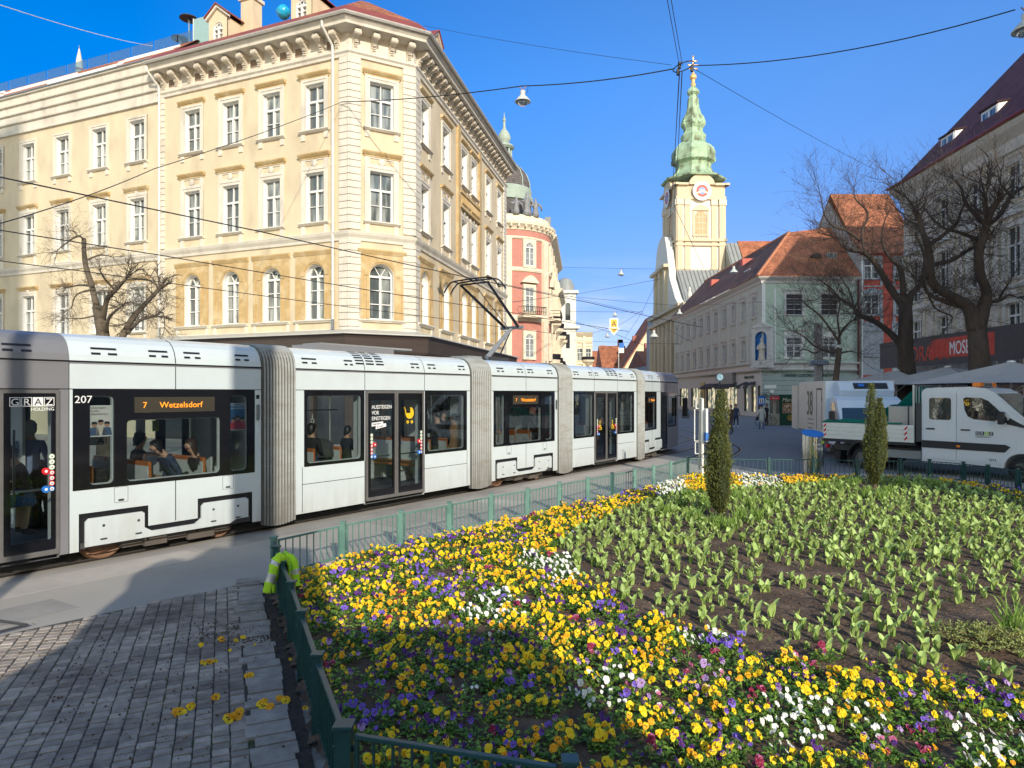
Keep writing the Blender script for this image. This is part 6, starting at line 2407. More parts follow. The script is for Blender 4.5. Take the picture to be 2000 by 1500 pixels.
# flank along the street
DFA, DFB = Vector((4.3, 80.5)), Vector((8.3, 118))
FD = frame(DFB - (DFB - DFA) * 0, DFA - DFB)
FD = frame(DFA, DFB - DFA)
LD = (DFB - DFA).length
def flank(par, Fm, L_, z1, m1, m2, n, seed, ups=(6.4, 11.4, 16.2)):
    r2 = random.Random(seed)
    m = MB().mat(m1)
    m.wall(0, L_, 0, z1, [], .1)
    m.build('wall', par, Fm)
    for i in range(n):
        x = L_ * (i + .5) / n
        for z in ups:
            if z + 3 > z1:
                continue
            window(par, Fm, x, z, 1.2, 2.6, dict(surround=m2, sw=.25, hood=m2, he=.2, sill=m2, depth=-.09))
        m = MB().mat(m2)
        for z in ups[:2]:
            if (i + int(z)) % 2 == 0:
                m.lathe([(.3, z - 1.2), (.9, z - .6), (1.3, z - .3), (1.4, z + .1), (1.3, z + .15)], 10, (x, 0, 0))
                m.mat(DARK).lathe([(1.35, z + .15), (1.4, z + .8)], 16, (x, 0, 0), cap=False).mat(m2)
        m.box(x - L_ / n / 2 - .3, x - L_ / n / 2 + .3, -.35, 0, 2, z1 - .8)
        m.box(x - .9, x + .9, -.3, 0, z1 - 2.2, z1 - 1.2)
        m.build('stucco_bay', par, Fm)
    m = MB().mat(m2)
    m.prism([(0, z1 - .9), (-.3, z1 - .8), (-.9, z1 - .2), (-1.0, z1), (0, z1 + .1)], 0, L_, 'x')
    m.prism([(0, z1 * .55), (-.3, z1 * .56), (-.3, z1 * .59), (0, z1 * .6)], 0, L_, 'x')
    m.build('cornice', par, Fm)
flank(dh, FD, 22, 21.2, PINK, CRM, 5, 3)
MB().mat(LEAD).box(0, 22, .6, 8, 21.2, 22.6).box(1.2, 1.9, -.2, .5, 21.2, 23.6).build('roof', dh, FD)
n1 = thing('cream_street_house', 'cream stucco house with bay balconies next to the domed house', 'building', (6.6, 102, 0))
flank(n1, FD @ T(22.05, 0), 16, 18.2, CRM, CRM, 4, 5)
m = MB().mat(CRM)
m.lathe([(.9, 18.3), (.7, 19.4), (.3, 20.4), (.1, 21.5)], 8, (2.5, .3, 0)).lathe([(.9, 18.3), (.7, 19), (.3, 20), (.1, 20.8)], 8, (5.5, .3, 0)).box(.5, 8, .1, 1, 18.2, 19)
m.build('gable_figures', n1, FD @ T(22.05, 0))
MB().mat(LEAD).box(0, 16, 1.2, 8, 18.2, 20).build('roof', n1, FD @ T(22.05, 0))
n2 = thing('white_street_house', 'plain white house with small grey dome farther down the left of the street', 'building', (8.7, 122, 0))
F2 = frame((8.5, 121.5), (1, .04))
m = MB().mat(CW).wall(0, 2.9, 0, 20.6, [(1.0, 1.9, 15.5, 18.6, True), (1.1, 1.8, 10.5, 13)], .3)
m.box(2.89, 2.9, 0, 30, 0, 20.6).box(0, .05, 0, 20, 0, 20.6)
m.mat(PANED).box(.9, 2.0, .3, .35, 10, 19)
m.mat(CW).box(-.2, 3.5, -.5, 12, 14.0, 14.5).box(-.3, 3.3, -.4, 12, 20.3, 20.8)
m.build('wall', n2, F2)
m = MB().mat(LEAD).lathe([(1.7, 20.8), (1.6, 22), (1.1, 23), (0, 23.5)], 16, (1.2, 2, 0))
m.build('dome', n2, F2)
n3 = thing('ochre_street_house', 'narrow sunlit ochre house at the far end of the left row', 'building', (14, 150, 0))
F3 = frame((13.6, 146), (1, .04))
flank(n3, F3, 3.6, 15.5, CRM, CRM, 2, 9, (4.4, 9.5))
MB().mat(CRM).box(0, 3.6, .05, 25, 0, 15.4).build('body', n3, F3)

# ================================================================= far houses across the end of the street
def farhouse(name, label, x0, x1, y, d, h_, rh_, wall, roof, chim=1, seed=0, gable=False):
    t_ = thing(name, label, 'house', (x0, y, 0))
    r2 = random.Random(seed)
    m = MB().mat(wall).box(x0, x1, y, y + d, 0, h_)
    m.build('walls', t_)
    m = MB().mat(roof)
    if gable:
        m.prism([(x0 - .4, h_), (x1 + .4, h_), ((x0 + x1) / 2, h_ + rh_)], y + .3, y + d)
    else:
        m.prism([(y - .8, h_), (y + d, h_), (y + d / 2, h_ + rh_)], x0, x1, 'x')
    m.build('roof', t_, None, roofuv)
    if gable:
        MB().mat(wall).prism([(x0, h_), (x1, h_), ((x0 + x1) / 2, h_ + rh_ - .2)], y, y + .3).build('gable', t_)
    for i in range(chim):
        cx = x0 + (x1 - x0) * (r2.uniform(.15, .85) if not gable else .25)
        MB().mat(mat('brick_chimney', (.42, .16, .11), .9, .2)).box(cx - .7, cx + .7, y + d / 2 - .6, y + d / 2 + .6, h_ + rh_ * (1 if not gable else .45) - 1.5, h_ + rh_ * (1 if not gable else .5) + 1.8).build('chimney', t_)
    n = max(2, int((x1 - x0) / 3))
    for i in range(n):
        cx = x0 + (x1 - x0) * (i + .5) / n
        for z in ([h_ - 3.2] if not gable else [h_ - 3, h_ + rh_ * .35]):
            if gable and z > h_ and abs(cx - (x0 + x1) / 2) > (x1 - x0) * .25:
                continue
            m = MB().mat(TRIM).box(cx - .55, cx + .55, y - .06, y, z, z + 1.7)
            m.mat(PANE).box(cx - .43, cx + .43, y - .09, y - .06, z + .12, z + 1.58)
            m.build('window', t_)
    if not gable:
        for i in range(max(1, n // 2)):
            cx = x0 + (x1 - x0) * (i + .6) / max(1, n // 2)
            m = MB().mat(wall).box(cx - .8, cx + .8, y + d * .12, y + d * .4, h_ + .8, h_ + 2.6)
            m.mat(roof).box(cx - 1, cx + 1, y + d * .10, y + d * .42, h_ + 2.6, h_ + 2.85)
            m.mat(PANE).box(cx - .4, cx + .4, y + d * .12 - .05, y + d * .12, h_ + 1.2, h_ + 2.2)
            m.build('dormer', t_)
farhouse('red_roof_house', 'long low house with a red tiled roof closing the end of the street', 20, 33, 215, 16, 9.5, 6.8, CRM, TILE, 2, 1)
farhouse('red_roof_house', 'steep orange-roofed house just right of the long red-roofed one', 25.2, 33, 190, 18, 8, 8.3, CRM, TILE, 2, 2, False)
farhouse('cream_gable_house', 'cream gabled house with red chimney beyond the blue and white banner', 29.2, 48, 178, 20, 9, 15, mat('pale_cream_wall', (.72, .60, .38), .85, .05), TILE, 1, 3, True)
farhouse('grey_street_house', 'shaded grey house with orange dormer roofs on the right of the street', 29.4, 38, 150, 24, 8.5, 4, GBL, TILE, 1, 4)
farhouse('turret_house', 'narrow grey house with a small salmon turret beyond the church front', 28.6, 33, 140, 5, 15.5, 3, GBL, LEAD, 1, 6)
# ================================================================= people
SKIN = mat('skin', (.50, .29, .20), .55, .05)
JEANS = mat('blue_jeans', (.05, .13, .30), .85, .15, 20)
BLACKC = mat('black_cloth', (.018, .018, .022), .85, .2, 20)
NAVY = mat('navy_cloth', (.03, .045, .09), .85, .25, 30)
BEIGE = mat('beige_cloth', (.42, .30, .19), .85, .1, 12)
TANC = mat('tan_cloth', (.36, .20, .09), .85, .1, 12)
GREYC = mat('light_grey_cloth', (.52, .54, .50), .85, .08, 12)
BLUEC = mat('dusty_blue_cloth', (.18, .22, .36), .85, .1, 12)
BROWNC = mat('brown_cloth', (.09, .055, .045), .85, .1, 12)
HAIRB = mat('brown_hair', (.045, .022, .012), .5, .2, 30, stretch=(1, 1, .2))
HAIRD = mat('black_hair', (.012, .010, .010), .45, .2, 30)
HAIRL = mat('blond_hair', (.50, .32, .12), .5, .2, 30, stretch=(1, 1, .2))
HAIRG = mat('grey_hair', (.30, .28, .26), .6, .2, 30)
WSH = mat('white_shoe', (.75, .75, .73), .6)

def person(label, M, top, legs, hair, pose='stand', lean=0., arms='down', shoes=None, hlen=.12, coat=0., cat='person', scale=1., step=0., bag=None, headtilt=0.):
    """continuous body facing local -y; feet at z=0"""
    shoes = shoes or BLACKC
    V, E, Rr, Lb = [], [], [], []
    def v(p, r, l, par=None, ry=None):
        V.append(Vector(p))
        Rr.append((r, ry or r))
        Lb.append(l)
        if par is not None:
            E.append((par, len(V) - 1))
        return len(V) - 1
    hip = .90 if pose == 'stand' else .52
    def up(z, y=0., x=0.):
        a = lean
        return (x, y * math.cos(a) - z * math.sin(a), hip + z * math.cos(a) + y * math.sin(a))
    p0 = v(up(0), .135, 'legs', None, .105)
    p1 = v(up(.20), .125, 'top', p0, .095)
    p2 = v(up(.38, .01), .150, 'top', p1, .105)
    p3 = v(up(.50, .01), .085, 'top', p2, .075)
    nk = v(up(.57, .0), .052, 'skin', p3)
    hb = v(up(.63, -.015), .062, 'skin', nk, .07)
    ch_ = v(up(.655 - headtilt * .02, -.055 - headtilt * .03), .045, 'skin', hb)
    hm = v(up(.715, -.01 - headtilt * .03), .078, 'skin', hb, .088)
    ht = v(up(.775, .0 - headtilt * .04), .062, 'skin', hm, .07)
    no = v(up(.70, -.10 - headtilt * .03), .014, 'skin', hm)
    for s in (-1, 1):
        v(up(.705, .0 - headtilt * .03, s * .08), .014, 'skin', hm)
        sh = v(up(.44, .0, s * .16), .07, 'top', p2)
        if arms == 'down':
            el, wr = up(.17, .03, s * .24), up(-.06, -.04, s * .26)
        elif arms == 'phone':
            el, wr = up(.20, -.02, s * .23), up(.24, -.27, s * .09)
        elif arms == 'hold' and s > 0:
            el, wr = up(.62, -.05, s * .22), up(.92, -.06, s * .18)
        else:
            el, wr = up(.17, .0, s * .23), up(.05, -.22, s * .17)
        e_ = v(el, .045, 'top', sh)
        w_ = v(wr, .030, 'top', e_)
        d = (Vector(wr) - Vector(el)).normalized()
        pm = v(Vector(wr) + d * .06, .030, 'skin', w_, .016)
        sd_ = Vector((1, 0, 0)) if arms != 'down' else Vector((0, 1, 0))
        for q in range(4):
            o = sd_ * (q - 1.5) * .019
            f1 = v(Vector(wr) + d * (.11 + .004 * (q % 3)) + o, .009, 'skin', pm)
            v(Vector(wr) + d * (.145 + .008 * (1 - abs(q - 1.5))) + o + Vector((0, -.012, -.012)), .008, 'skin', f1)
        t1 = v(Vector(wr) + d * .06 + sd_ * -.038, .010, 'skin', pm)
        v(Vector(wr) + d * .095 + sd_ * -.045, .008, 'skin', t1)
        hx = s * .09
        th = v((hx, 0, hip - .05), .095, 'legs', p0)
        if pose == 'stand':
            st = step * s
            kn = v((hx * 1.05, -.02 - st * .5, .48), .065, 'legs', th)
            an = v((hx * 1.05, .02 - st, .09), .042, 'legs', kn)
            he = v((hx * 1.05, .04 - st, .05), .042, 'shoe', an)
            v((hx * 1.1, -.13 - st, .04), .036, 'shoe', he)
        else:
            kn = v((hx * 1.2, -.43, hip - .02), .07, 'legs', th)
            an = v((hx * 1.2, -.40, .10), .045, 'legs', kn)
            he = v((hx * 1.2, -.38, .05), .042, 'shoe', an)
            v((hx * 1.25, -.55, .04), .036, 'shoe', he)
    me = bpy.data.meshes.new('person_base')
    me.from_pydata([tuple(p) for p in V], E, [])
    o = bpy.data.objects.new('person_base', me)
    COL.objects.link(o)
    o.modifiers.new('Skin', 'SKIN').use_smooth_shade = True
    for i, sv in enumerate(me.skin_vertices[0].data):
        sv.radius = Rr[i]
        sv.use_root = (i == 0)
    ss = o.modifiers.new('Sub', 'SUBSURF')
    ss.levels = ss.render_levels = 1
    dg = bpy.context.evaluated_depsgraph_get()
    dg.update()
    bm_ = bpy.data.meshes.new_from_object(o.evaluated_get(dg))
    bpy.data.objects.remove(o)
    bm_.materials.clear()
    mm = {'skin': SKIN, 'top': top, 'legs': legs, 'shoe': shoes}
    ks = list(mm)
    for k in ks:
        bm_.materials.append(mm[k])
    segs = [(V[a], V[b], Lb[b] if Lb[b] != 'top' or Lb[a] != 'legs' else 'top') for a, b in E]
    for p in bm_.polygons:
        c = p.center
        best, bl = 1e9, 'top'
        for a, b, l in segs:
            ab = b - a
            t_ = max(0, min(1, (c - a).dot(ab) / max(ab.length_squared, 1e-9)))
            d_ = (c - a - ab * t_).length_squared
            if d_ < best:
                best, bl = d_, l
        p.material_index = ks.index(bl)
        p.use_smooth = True
    MS = M @ Matrix.Scale(scale, 4)
    body = put('person', bm_, None, MS)
    tag(body, label, cat)
    # hair
    h = MB().mat(hair)
    h.smooth = True
    hc = Vector(up(.725, .012 - headtilt * .03))
    vs, fs = [], []
    n1, n2 = 12, 7
    for i in range(n2 + 1):
        ph = PI * i / n2 * .62
        for k in range(n1):
            t_ = 2 * PI * k / n1
            bk = .5 + .5 * math.sin(t_)
            r_ = math.sin(ph) * (.095 if True else 0)
            z = math.cos(ph) * .098
            dn = (hlen * bk * max(0, i / n2 - .45) / .55 if i / n2 > .45 else 0)
            fr_ = .018 if (math.sin(t_) < -.3 and i > 4) else 0
            zz = z - dn + (.05 * (-math.sin(t_)) if (math.sin(t_) < -.2 and i > 4) else 0)
            jit = 1 + .05 * math.sin(k * 5.1 + i * 3.3)
            vs.append(hc + Vector((math.cos(t_) * r_ * jit, math.sin(t_) * (r_ + .006) * jit + .01, zz)))
    for i in range(n2):
        for k in range(n1):
            k2 = (k + 1) % n1
            fs.append((i * n1 + k, (i + 1) * n1 + k, (i + 1) * n1 + k2, i * n1 + k2))
    h.add(vs, fs)
    h.build('hair', body, MS)
    f = MB().mat(BLACKC)
    for s in (-1, 1):
        e_ = Vector(up(.718, -.098 - headtilt * .03, s * .03))
        f.box(e_.x - .011, e_.x + .011, e_.y - .004, e_.y + .01, e_.z - .005, e_.z + .005)
    e_ = Vector(up(.672, -.094 - headtilt * .03))
    f.mat(mat('lips', (.35, .08, .07), .5)).box(e_.x - .02, e_.x + .02, e_.y - .004, e_.y + .01, e_.z - .005, e_.z + .004)
    f.build('facial_features', body, MS)
    if coat:
        c_ = MB().mat(top)
        c_.smooth = True
        b_ = hip + .42
        prof = [(.19, hip - coat), (.185, hip - coat * .5), (.165, hip + .02), (.142, hip + .16), (.165, hip + .32), (.15, hip + .42), (.07, hip + .5)]
        c_.lathe(prof, 18, sy=.72)
        c_.build('coat', body, MS)
    if bag:
        b = MB().mat(bag)
        b.bbox(.24, .36, -.12, .16, hip - .28, hip - .02, .03)
        b.tube([(.30, -.08, hip - .02), (.30, -.06, hip + .06), (.30, .08, hip + .06), (.30, .1, hip - .02)], .01, 5)
        bo = b.build('handbag', None, MS)
        tag(bo, 'black handbag held by the %s' % bag_owner, 'bag')
    return body
bag_owner = 'woman in the pale grey coat walking toward the shops'
def facing(x, y, z, ang):
    return T(x, y, z, ang)
# pedestrians
person('person in a dark navy coat and black trousers with white shoes walking toward the camera', T(16.7, 50.9, 0, .1), NAVY, BLACKC, HAIRD, step=.16, coat=.28, shoes=WSH)
person('person in a brown jacket and brown trousers half hidden behind the nearer yew', T(15.05, 46.9, 0, -.6), BROWNC, BROWNC, HAIRD, step=.2, arms='phone')
person('person in a pale grey coat and blue jeans seen from behind, walking away', T(17.3, 47.3, 0, PI - .1), GREYC, JEANS, HAIRB, step=.14, coat=.42, hlen=.05, bag=BLACKC)
person('person in black standing beside the beige counter of the chestnut stall', T(19.6, 52.6, 0, -1.2), BLACKC, BLACKC, HAIRD, arms='fwd')
# tram passengers: tram frame, seat pose, facing -x is rotation -90
def tp(s, y, ang, z=.36):
    X_, Y_ = -4.05 + .588 * s, 12.8 + .809 * s
    r_ = X_ / Y_
    return TM @ T(s + y * (r_ * .588 + .809) / (-r_ * .809 + .588), y, z, ang)
L_, R__ = -PI / 2, PI / 2
person('seated passenger with curly dark hair, black jacket and blue jeans behind the rear door', tp(-4.32, .55, L_, .5), BLACKC, JEANS, HAIRB, 'sit', .35, 'phone', hlen=.1, headtilt=1.5)
person('seated passenger in beige trousers behind the rear door, left of the one in jeans', tp(-4.78, .75, R__, .45), BLACKC, BEIGE, HAIRD, 'sit', .1, 'phone')
person('standing passenger in a grey-blue jacket deep inside behind the rear door', tp(-4.3, 1.7, 2.6), BLUEC, BLACKC, HAIRG)
person('seated passenger bent forward in a navy speckled coat behind the long rear window', tp(-2.25, .62, L_, .5), NAVY, BLACKC, HAIRD, 'sit', .5, 'fwd', hlen=.12, headtilt=1.5)
person('seated passenger with long brown hair and black coat looking at a phone', tp(-1.86, .42, L_, .42), BLACKC, BLACKC, HAIRB, 'sit', .22, 'phone', hlen=.26, headtilt=1.2)
person('seated passenger seen dimly at the far side behind the long rear window', tp(-2.9, 1.4, R__, .5), BROWNC, BLACKC, HAIRD, 'sit', .1, 'fwd')
person('standing young passenger in a dark jacket at the left edge of the second window', tp(.36, .45, R__ * 1.2), BLACKC, NAVY, HAIRD, arms='fwd', scale=.9)
person('passenger with dark hair standing behind the stroller', tp(1.22, .75, R__), BLACKC, BLACKC, HAIRD, arms='phone', scale=.84, headtilt=1.)
person('standing passenger in a long dark coat with his back to the window', tp(3.92, .5, PI), BLACKC, BLACKC, HAIRD, coat=.3, hlen=.03)
person('standing passenger facing out and holding a strap behind the one in the dark coat', tp(4.12, 1.0, .2), BLACKC, BLACKC, HAIRD, arms='hold', scale=1.03)
person('standing passenger in a tan coat seen from behind at the third window', tp(4.5, .48, PI + .4), TANC, JEANS, HAIRD, coat=.35, hlen=.06, scale=.95)
person('seated passenger with grey hair facing out in the middle section', tp(7.85, 1.35, .1, .5), GREYC, BLACKC, HAIRG, 'sit')
person('child passenger in a dark hat behind the front double door', tp(11.85, .7, -.2), BLACKC, NAVY, HAIRD, scale=.78)
person('standing passenger with long blond hair in a dusty blue coat near the front', tp(13.85, .5, L_ * .8), BLUEC, JEANS, HAIRL, arms='phone', coat=.32, hlen=.3, headtilt=1.)
# stroller and backpack in the tram
sr = thing('stroller', 'dark grey hooded stroller standing behind the second tram window', 'stroller', TM @ T(.98, .55, .36))
m = MB().mat(mat('stroller_canopy', (.055, .055, .055), .8))
m.smooth = True
m.lathe([(.0, .36), (.16, .34), (.29, .24), (.34, .08), (.35, 0), (.33, -.02)], 16, (0, 0, .86), 0, PI * 2, sy=.8)
m.build('hood', sr, WM[sr.name])
m = MB().mat(BLACKC).bbox(-.3, .3, -.2, .2, .5, .86, .05)
m.build('seat', sr, WM[sr.name])
m = MB().mat(STEEL)
for s in (-1, 1):
    m.tube([(-.25, s * .2, .1), (.1, s * .2, .5), (-.4, s * .2, 1.0)], .012, 6)
for x in (-.28, .28):
    for y in (-.22, .22):
        m.mat(RUBBER).tube([(x, y - .02, .1), (x, y + .02, .1)], .1, 12)
m.build('wheels', sr, WM[sr.name])
bp_ = thing('backpack', 'dark backpack resting on the seat behind the narrow rear tram window', 'backpack', TM @ T(-3.35, .4, .85))
MB().mat(BLACKC).bbox(-.2, .2, -.1, .16, 0, .5, .05).build('pack', bp_, WM[bp_.name])
MB().mat(NAVY).bbox(-.15, .15, -.16, -.1, .05, .3, .03).build('pocket', bp_, WM[bp_.name])

# ================================================================= white works pickup
VW = mat('van_white_paint', (.68, .70, .72), .25, .03, 2, coat=.4)
VB = mat('van_black_plastic', (.02, .02, .023), .5, .1)
VG = mat('van_window', (.42, .42, .38), .03, .1, metal=1, bump=.004, bscale=1.6)
AMB = mat('amber_lens', (.85, .22, .02), .2, .05)
VM = frame((12.5, 21.2), (.6, -.8))
van = thing('works_pickup', 'white double-cab works pickup with open flatbed and amber beacon beyond the flower bed', 'pickup', VM)
wc, wr_ = 2.80, .45
def arch_pts(c, r, z0, n=12):
    a0 = math.asin((z0 - .36) / r)
    return [(c + r * math.cos(a), .36 + r * math.sin(a)) for a in [PI - a0 - (PI - 2 * a0) * i / n for i in range(n + 1)]]
body = [(.2, .38), (.2, 2.50), (.24, 2.60), (.34, 2.66), (1.5, 2.69), (1.9, 2.64), (2.12, 2.52), (3.02, 1.62), (3.2, 1.50), (3.8, 1.32), (4.0, 1.1), (4.08, .8), (4.05, .4)] + [(wc + wr_ + .02, .38)] + arch_pts(wc, wr_, .38)[::-1] + [(wc - wr_ - .02, .38)]
m = MB().mat(VW)
m.prism(body, .03, 1.97)
inner = [(x + (.02 if x < 1 else -.02), z) for x, z in body]
m.build('cab', van, VM)
def panel(pts, y0, y1, mt, nm, par=van, M=VM):
    return MB().mat(mt).prism(pts, y0, y1).build(nm, par, M)
rd = panel([(.24, .5), (.24, 2.42), (.30, 2.5), (1.15, 2.52), (1.15, .5)], .005, .03, VW, 'door')
fd = panel([(1.18, .5), (1.18, 2.52), (1.85, 2.48), (2.06, 2.36), (2.55, 1.84), (2.72, 1.66), (2.72, .86), (2.6, .8), (2.38, .62), (2.33, .5)], .005, .03, VW, 'door')
panel(rrect(.42, 1.02, 1.70, 2.36, .07), -.001, .006, VG, 'window', rd)
panel([(1.34, 2.34), (1.40, 2.38), (1.82, 2.36), (1.98, 2.28), (2.44, 1.80), (2.46, 1.66), (1.60, 1.74), (1.46, 1.82), (1.38, 2.0)], -.001, .006, VG, 'window', fd)
MB().mat(VB).box(2.13, 2.16, -.004, .0, 1.69, 2.12).build('window_bar', fd, VM)
for a, d in ((.34, rd), (1.28, fd)):
    m = MB().mat(VB).bbox(a, a + .24, -.03, .005, 1.40, 1.44, .01)
    m.mat(VW).lathe([(0, 0), (.07, 0), (.05, .01)], 10, (a + .14, 0, 0))
    for q in range(len(m.v) - 30, len(m.v)):
        x, y, z = m.v[q]
        m.v[q] = (x, .002 + z * .2, 1.44 + y)
    m.build('handle', d, VM)
panel([(.22, .84), (.22, 1.06), (2.40, 1.04), (2.52, .98), (2.38, .82)], -.012, .006, VB, 'side_strip')
panel(rrect(1.16, 1.27, .90, .96, .028), -.02, -.012, AMB, 'side_marker')
panel([(2.42, 1.62), (2.50, 1.80), (3.0, 1.50)], -.004, .004, VB, 'mirror_base')
m = MB().mat(VB).bbox(2.28, 2.42, -.28, -.06, 1.62, 1.98, .03).tube([(2.35, -.1, 1.75), (2.5, .02, 1.7)], .03, 6)
m.build('wing_mirror', van, VM)
# windscreen
a_, b_ = Vector((2.16, 0, 2.49)), Vector((3.0, 0, 1.65))
m = MB().mat(VG)
nn = Vector((.7, 0, .7)) * .006
m.add([a_ + nn + Vector((0, .14, 0)), a_ + nn + Vector((0, 1.86, 0)), b_ + nn + Vector((0, 1.92, 0)), b_ + nn + Vector((0, .08, 0))], [(0, 1, 2, 3)])
m.add([a_ + Vector((0, .14, 0)), a_ + Vector((0, 1.86, 0)), b_ + Vector((0, 1.92, 0)), b_ + Vector((0, .08, 0))], [(3, 2, 1, 0)])
m.build('windscreen', van, VM)
m = MB().mat(VW)
ring(m, [(wc + (wr_ + .07) * math.cos(PI * i / 12), .38 + (wr_ + .07) * math.sin(PI * i / 12)) for i in range(13)], [(wc + (wr_ - .01) * math.cos(PI * i / 12), .38 + (wr_ - .01) * math.sin(PI * i / 12)) for i in range(13)], -.02, .03)
m.build('wheel_arch', van, VM)
def wheel(par, M, x, y, r=.35, w=.22, nm='wheel'):
    t_ = MB().mat(RUBBER)
    t_.smooth = True
    t_.lathe([(r * .62, 0), (r * .9, 0), (r, .03), (r, w - .03), (r * .9, w), (r * .62, w)], 28)
    t_.v = [(p[0] + x, p[2] + y, p[1] + r) for p in t_.v]
    o = t_.build(nm, par, M)
    h = MB().mat(mat('wheel_rim', (.42, .43, .44), .35, .1, metal=.7))
    h.lathe([(0, .015), (r * .2, .01), (r * .25, .04), (r * .5, .05), (r * .6, .01), (r * .63, .0)], 20)
    h.mat(DARK)
    for k in range(8):
        a = k * PI / 4
        h.disc((r * .4 * math.cos(a), r * .4 * math.sin(a)), .028, .04, 8, 'z')
    h.v = [(p[0] + x, p[2] + y, p[1] + r) for p in h.v]
    h.build('rim', o, M)
    return o
wheel(van, VM, wc, .03)
wheel(van, VM, wc, 1.75)
wheel(van, VM, -1.63, .05, .35, .35)
wheel(van, VM, -1.63, 1.6, .35, .35)
m = MB().mat(VB)
m.prism([(-1.63 + .5 * math.cos(PI * i / 10), .42 + .5 * math.sin(PI * i / 10)) for i in range(11)] + [(-1.63 + .45 * math.cos(PI - PI * i / 10), .42 + .45 * math.sin(PI - PI * i / 10)) for i in range(11)], .02, .4)
m.build('mudguard', van, VM)
m = MB().mat(mat('chassis_grey', (.09, .09, .09), .6, .2)).box(-2.8, .4, .45, .6, .55, .75).box(-2.8, .4, 1.4, 1.55, .55, .75).box(-2.85, -2.75, .1, 1.9, .5, .62)
m.mat(LEAD).box(-.9, .15, .1, .4, .45, .7)
m.build('chassis', van, VM)
MB().mat(RED).box(-2.9, -2.85, .1, .3, .62, .74).box(-2.9, -2.85, 1.7, 1.9, .62, .74).build('tail_lamp', van, VM)
# flatbed
m = MB().mat(VB).box(-2.95, .02, 0, 2.0, .86, .96)
m.build('bed_floor', van, VM)
BW = mat('bed_board_white', (.72, .72, .66), .4, .05, 3)
for y0, y1, nm in ((-.02, .02, 'side_board'), (1.98, 2.02, 'side_board')):
    m = MB().mat(BW)
    pr = []
    z = .96
    for k in range(4):
        pr += [(y0, z), (y0, z + .10), (y0 + .02, z + .11), (y0 + .02, z + .13)]
        z += .135
    pr += [(y1 + .01, z), (y1 + .01, .96)]
    m.prism(pr, -2.93, -.02, 'x')
    m.build(nm, van, VM)
m = MB().mat(BW).box(-2.95, -2.92, 0, 2, .96, 1.5)
m.build('tail_board', van, VM)
m = MB().mat(WST).box(-.28, -.2, -.028, -.022, 1.0, 1.48).box(-2.9, -2.82, -.028, -.022, 1.0, 1.48)
m.mat(RED)
for x in (-.28, -2.9):
    for k in range(3):
        m.prism([(x, 1.0 + k * .16), (x + .08, 1.08 + k * .16), (x + .08, 1.16 + k * .16), (x, 1.08 + k * .16)], -.032, -.029)
m.build('warning_stripes', van, VM)
m = MB().mat(STEEL)
for y in (.04, 1.96):
    m.box(-.06, .0, y - .03, y + .03, .96, 2.76)
m.box(-.05, -.01, .04, 1.96, 2.70, 2.76).box(-.05, -.01, .04, 1.96, 1.8, 1.85)
for k in range(9):
    m.box(-.04, -.02, .2 + k * .2, .22 + k * .2, 1.0, 2.7)
m.build('load_rack', van, VM)
m = MB().mat(DGREY).box(.02, .19, .05, 1.95, 1.0, 2.2)
m.build('cab_gap', van, VM)
CHK = mat('chequer_plate', (.46, .42, .38), .4, .2, 30, metal=.4, bump=.01, bscale=45)
tb = thing('tool_box', 'silver chequer-plate tool box standing on the flatbed behind the cab', 'tool box', VM @ T(-.9, .25, .97))
MB().mat(CHK).bbox(0, .80, 0, 1.4, 0, 1.12, .02).build('box', tb, WM[tb.name])
MB().mat(DGREY).box(.60, .64, -.01, 0, 0, 1.12).build('strap', tb, WM[tb.name])
NET = mat('green_netting', (.01, .26, .16), .8, .3, 8, trans=.4)
nt_ = thing('green_net', 'green netting draped from the rack over the load of the white pickup', 'net', VM @ T(-.05, .1, 1.4))
m = MB().mat(NET)
m.smooth = True
gx_, gy_ = 14, 6
vs, fs = [], []
for i in range(gx_ + 1):
    for j in range(gy_ + 1):
        u, w_ = i / gx_, j / gy_
        x = -u * 2.9
        z = .14 + 1.15 * max(0, 1 - u * 1.6) ** 1.6 + .05 * math.sin(u * 19 + w_ * 5) + .04 * math.sin(w_ * 11 + u * 7)
        if 0 < u < .33:
            z = max(z, .72 + .02 * math.sin(w_ * 9))
        vs.append((x, (.28 if u < .34 else -.02) + w_ * 1.5, z))
for i in range(gx_):
    for j in range(gy_):
        a = i * (gy_ + 1) + j
        fs.append((a, a + 1, a + gy_ + 2, a + gy_ + 1))
m.add(vs, fs)
n_ = len(vs)
m.tube([(-2.9, -.1, .12), (-2.2, -.1, .15), (-1.2, -.12, .12), (-.3, -.11, .14)], .03, 5)
m.build('netting', nt_, WM[nt_.name])
m = MB().mat(AMB).bbox(1.45, 1.68, .35, .6, 2.69, 2.82, .02).bbox(1.45, 1.68, 1.3, 1.6, 2.69, 2.82, .02)
m.mat(STEEL).bbox(1.46, 1.67, .6, 1.3, 2.69, 2.81, .02)
m.build('beacon_bar', van, VM)
for i, c in enumerate('GRAZ'):
    x = 1.66 + i * .115
    MB().mat(mat('lime_square', (.36, .55, .06), .5) if c == 'A' else DGREY).box(x, x + .10, -.003, .004, 1.28, 1.39).build('letter_box', fd, VM)
    text('letter', c, .11, WST, fd, VM @ Matrix.Translation((x + .05, -.006, 1.297)), .001, 'CENTER')
text('lettering', 'STRASSENDIENST', .052, DGREY, fd, VM @ Matrix.Translation((1.66, -.002, 1.22)), .002, 'LEFT', .95)
text('fleet_number', '2212', .09, DARK, van, VM @ Matrix.Translation((2.0, -.0, .56)), .006)
m = MB().mat(VB).bbox(3.95, 4.15, .1, 1.9, .4, .75, .05)
m.build('bumper', van, VM)

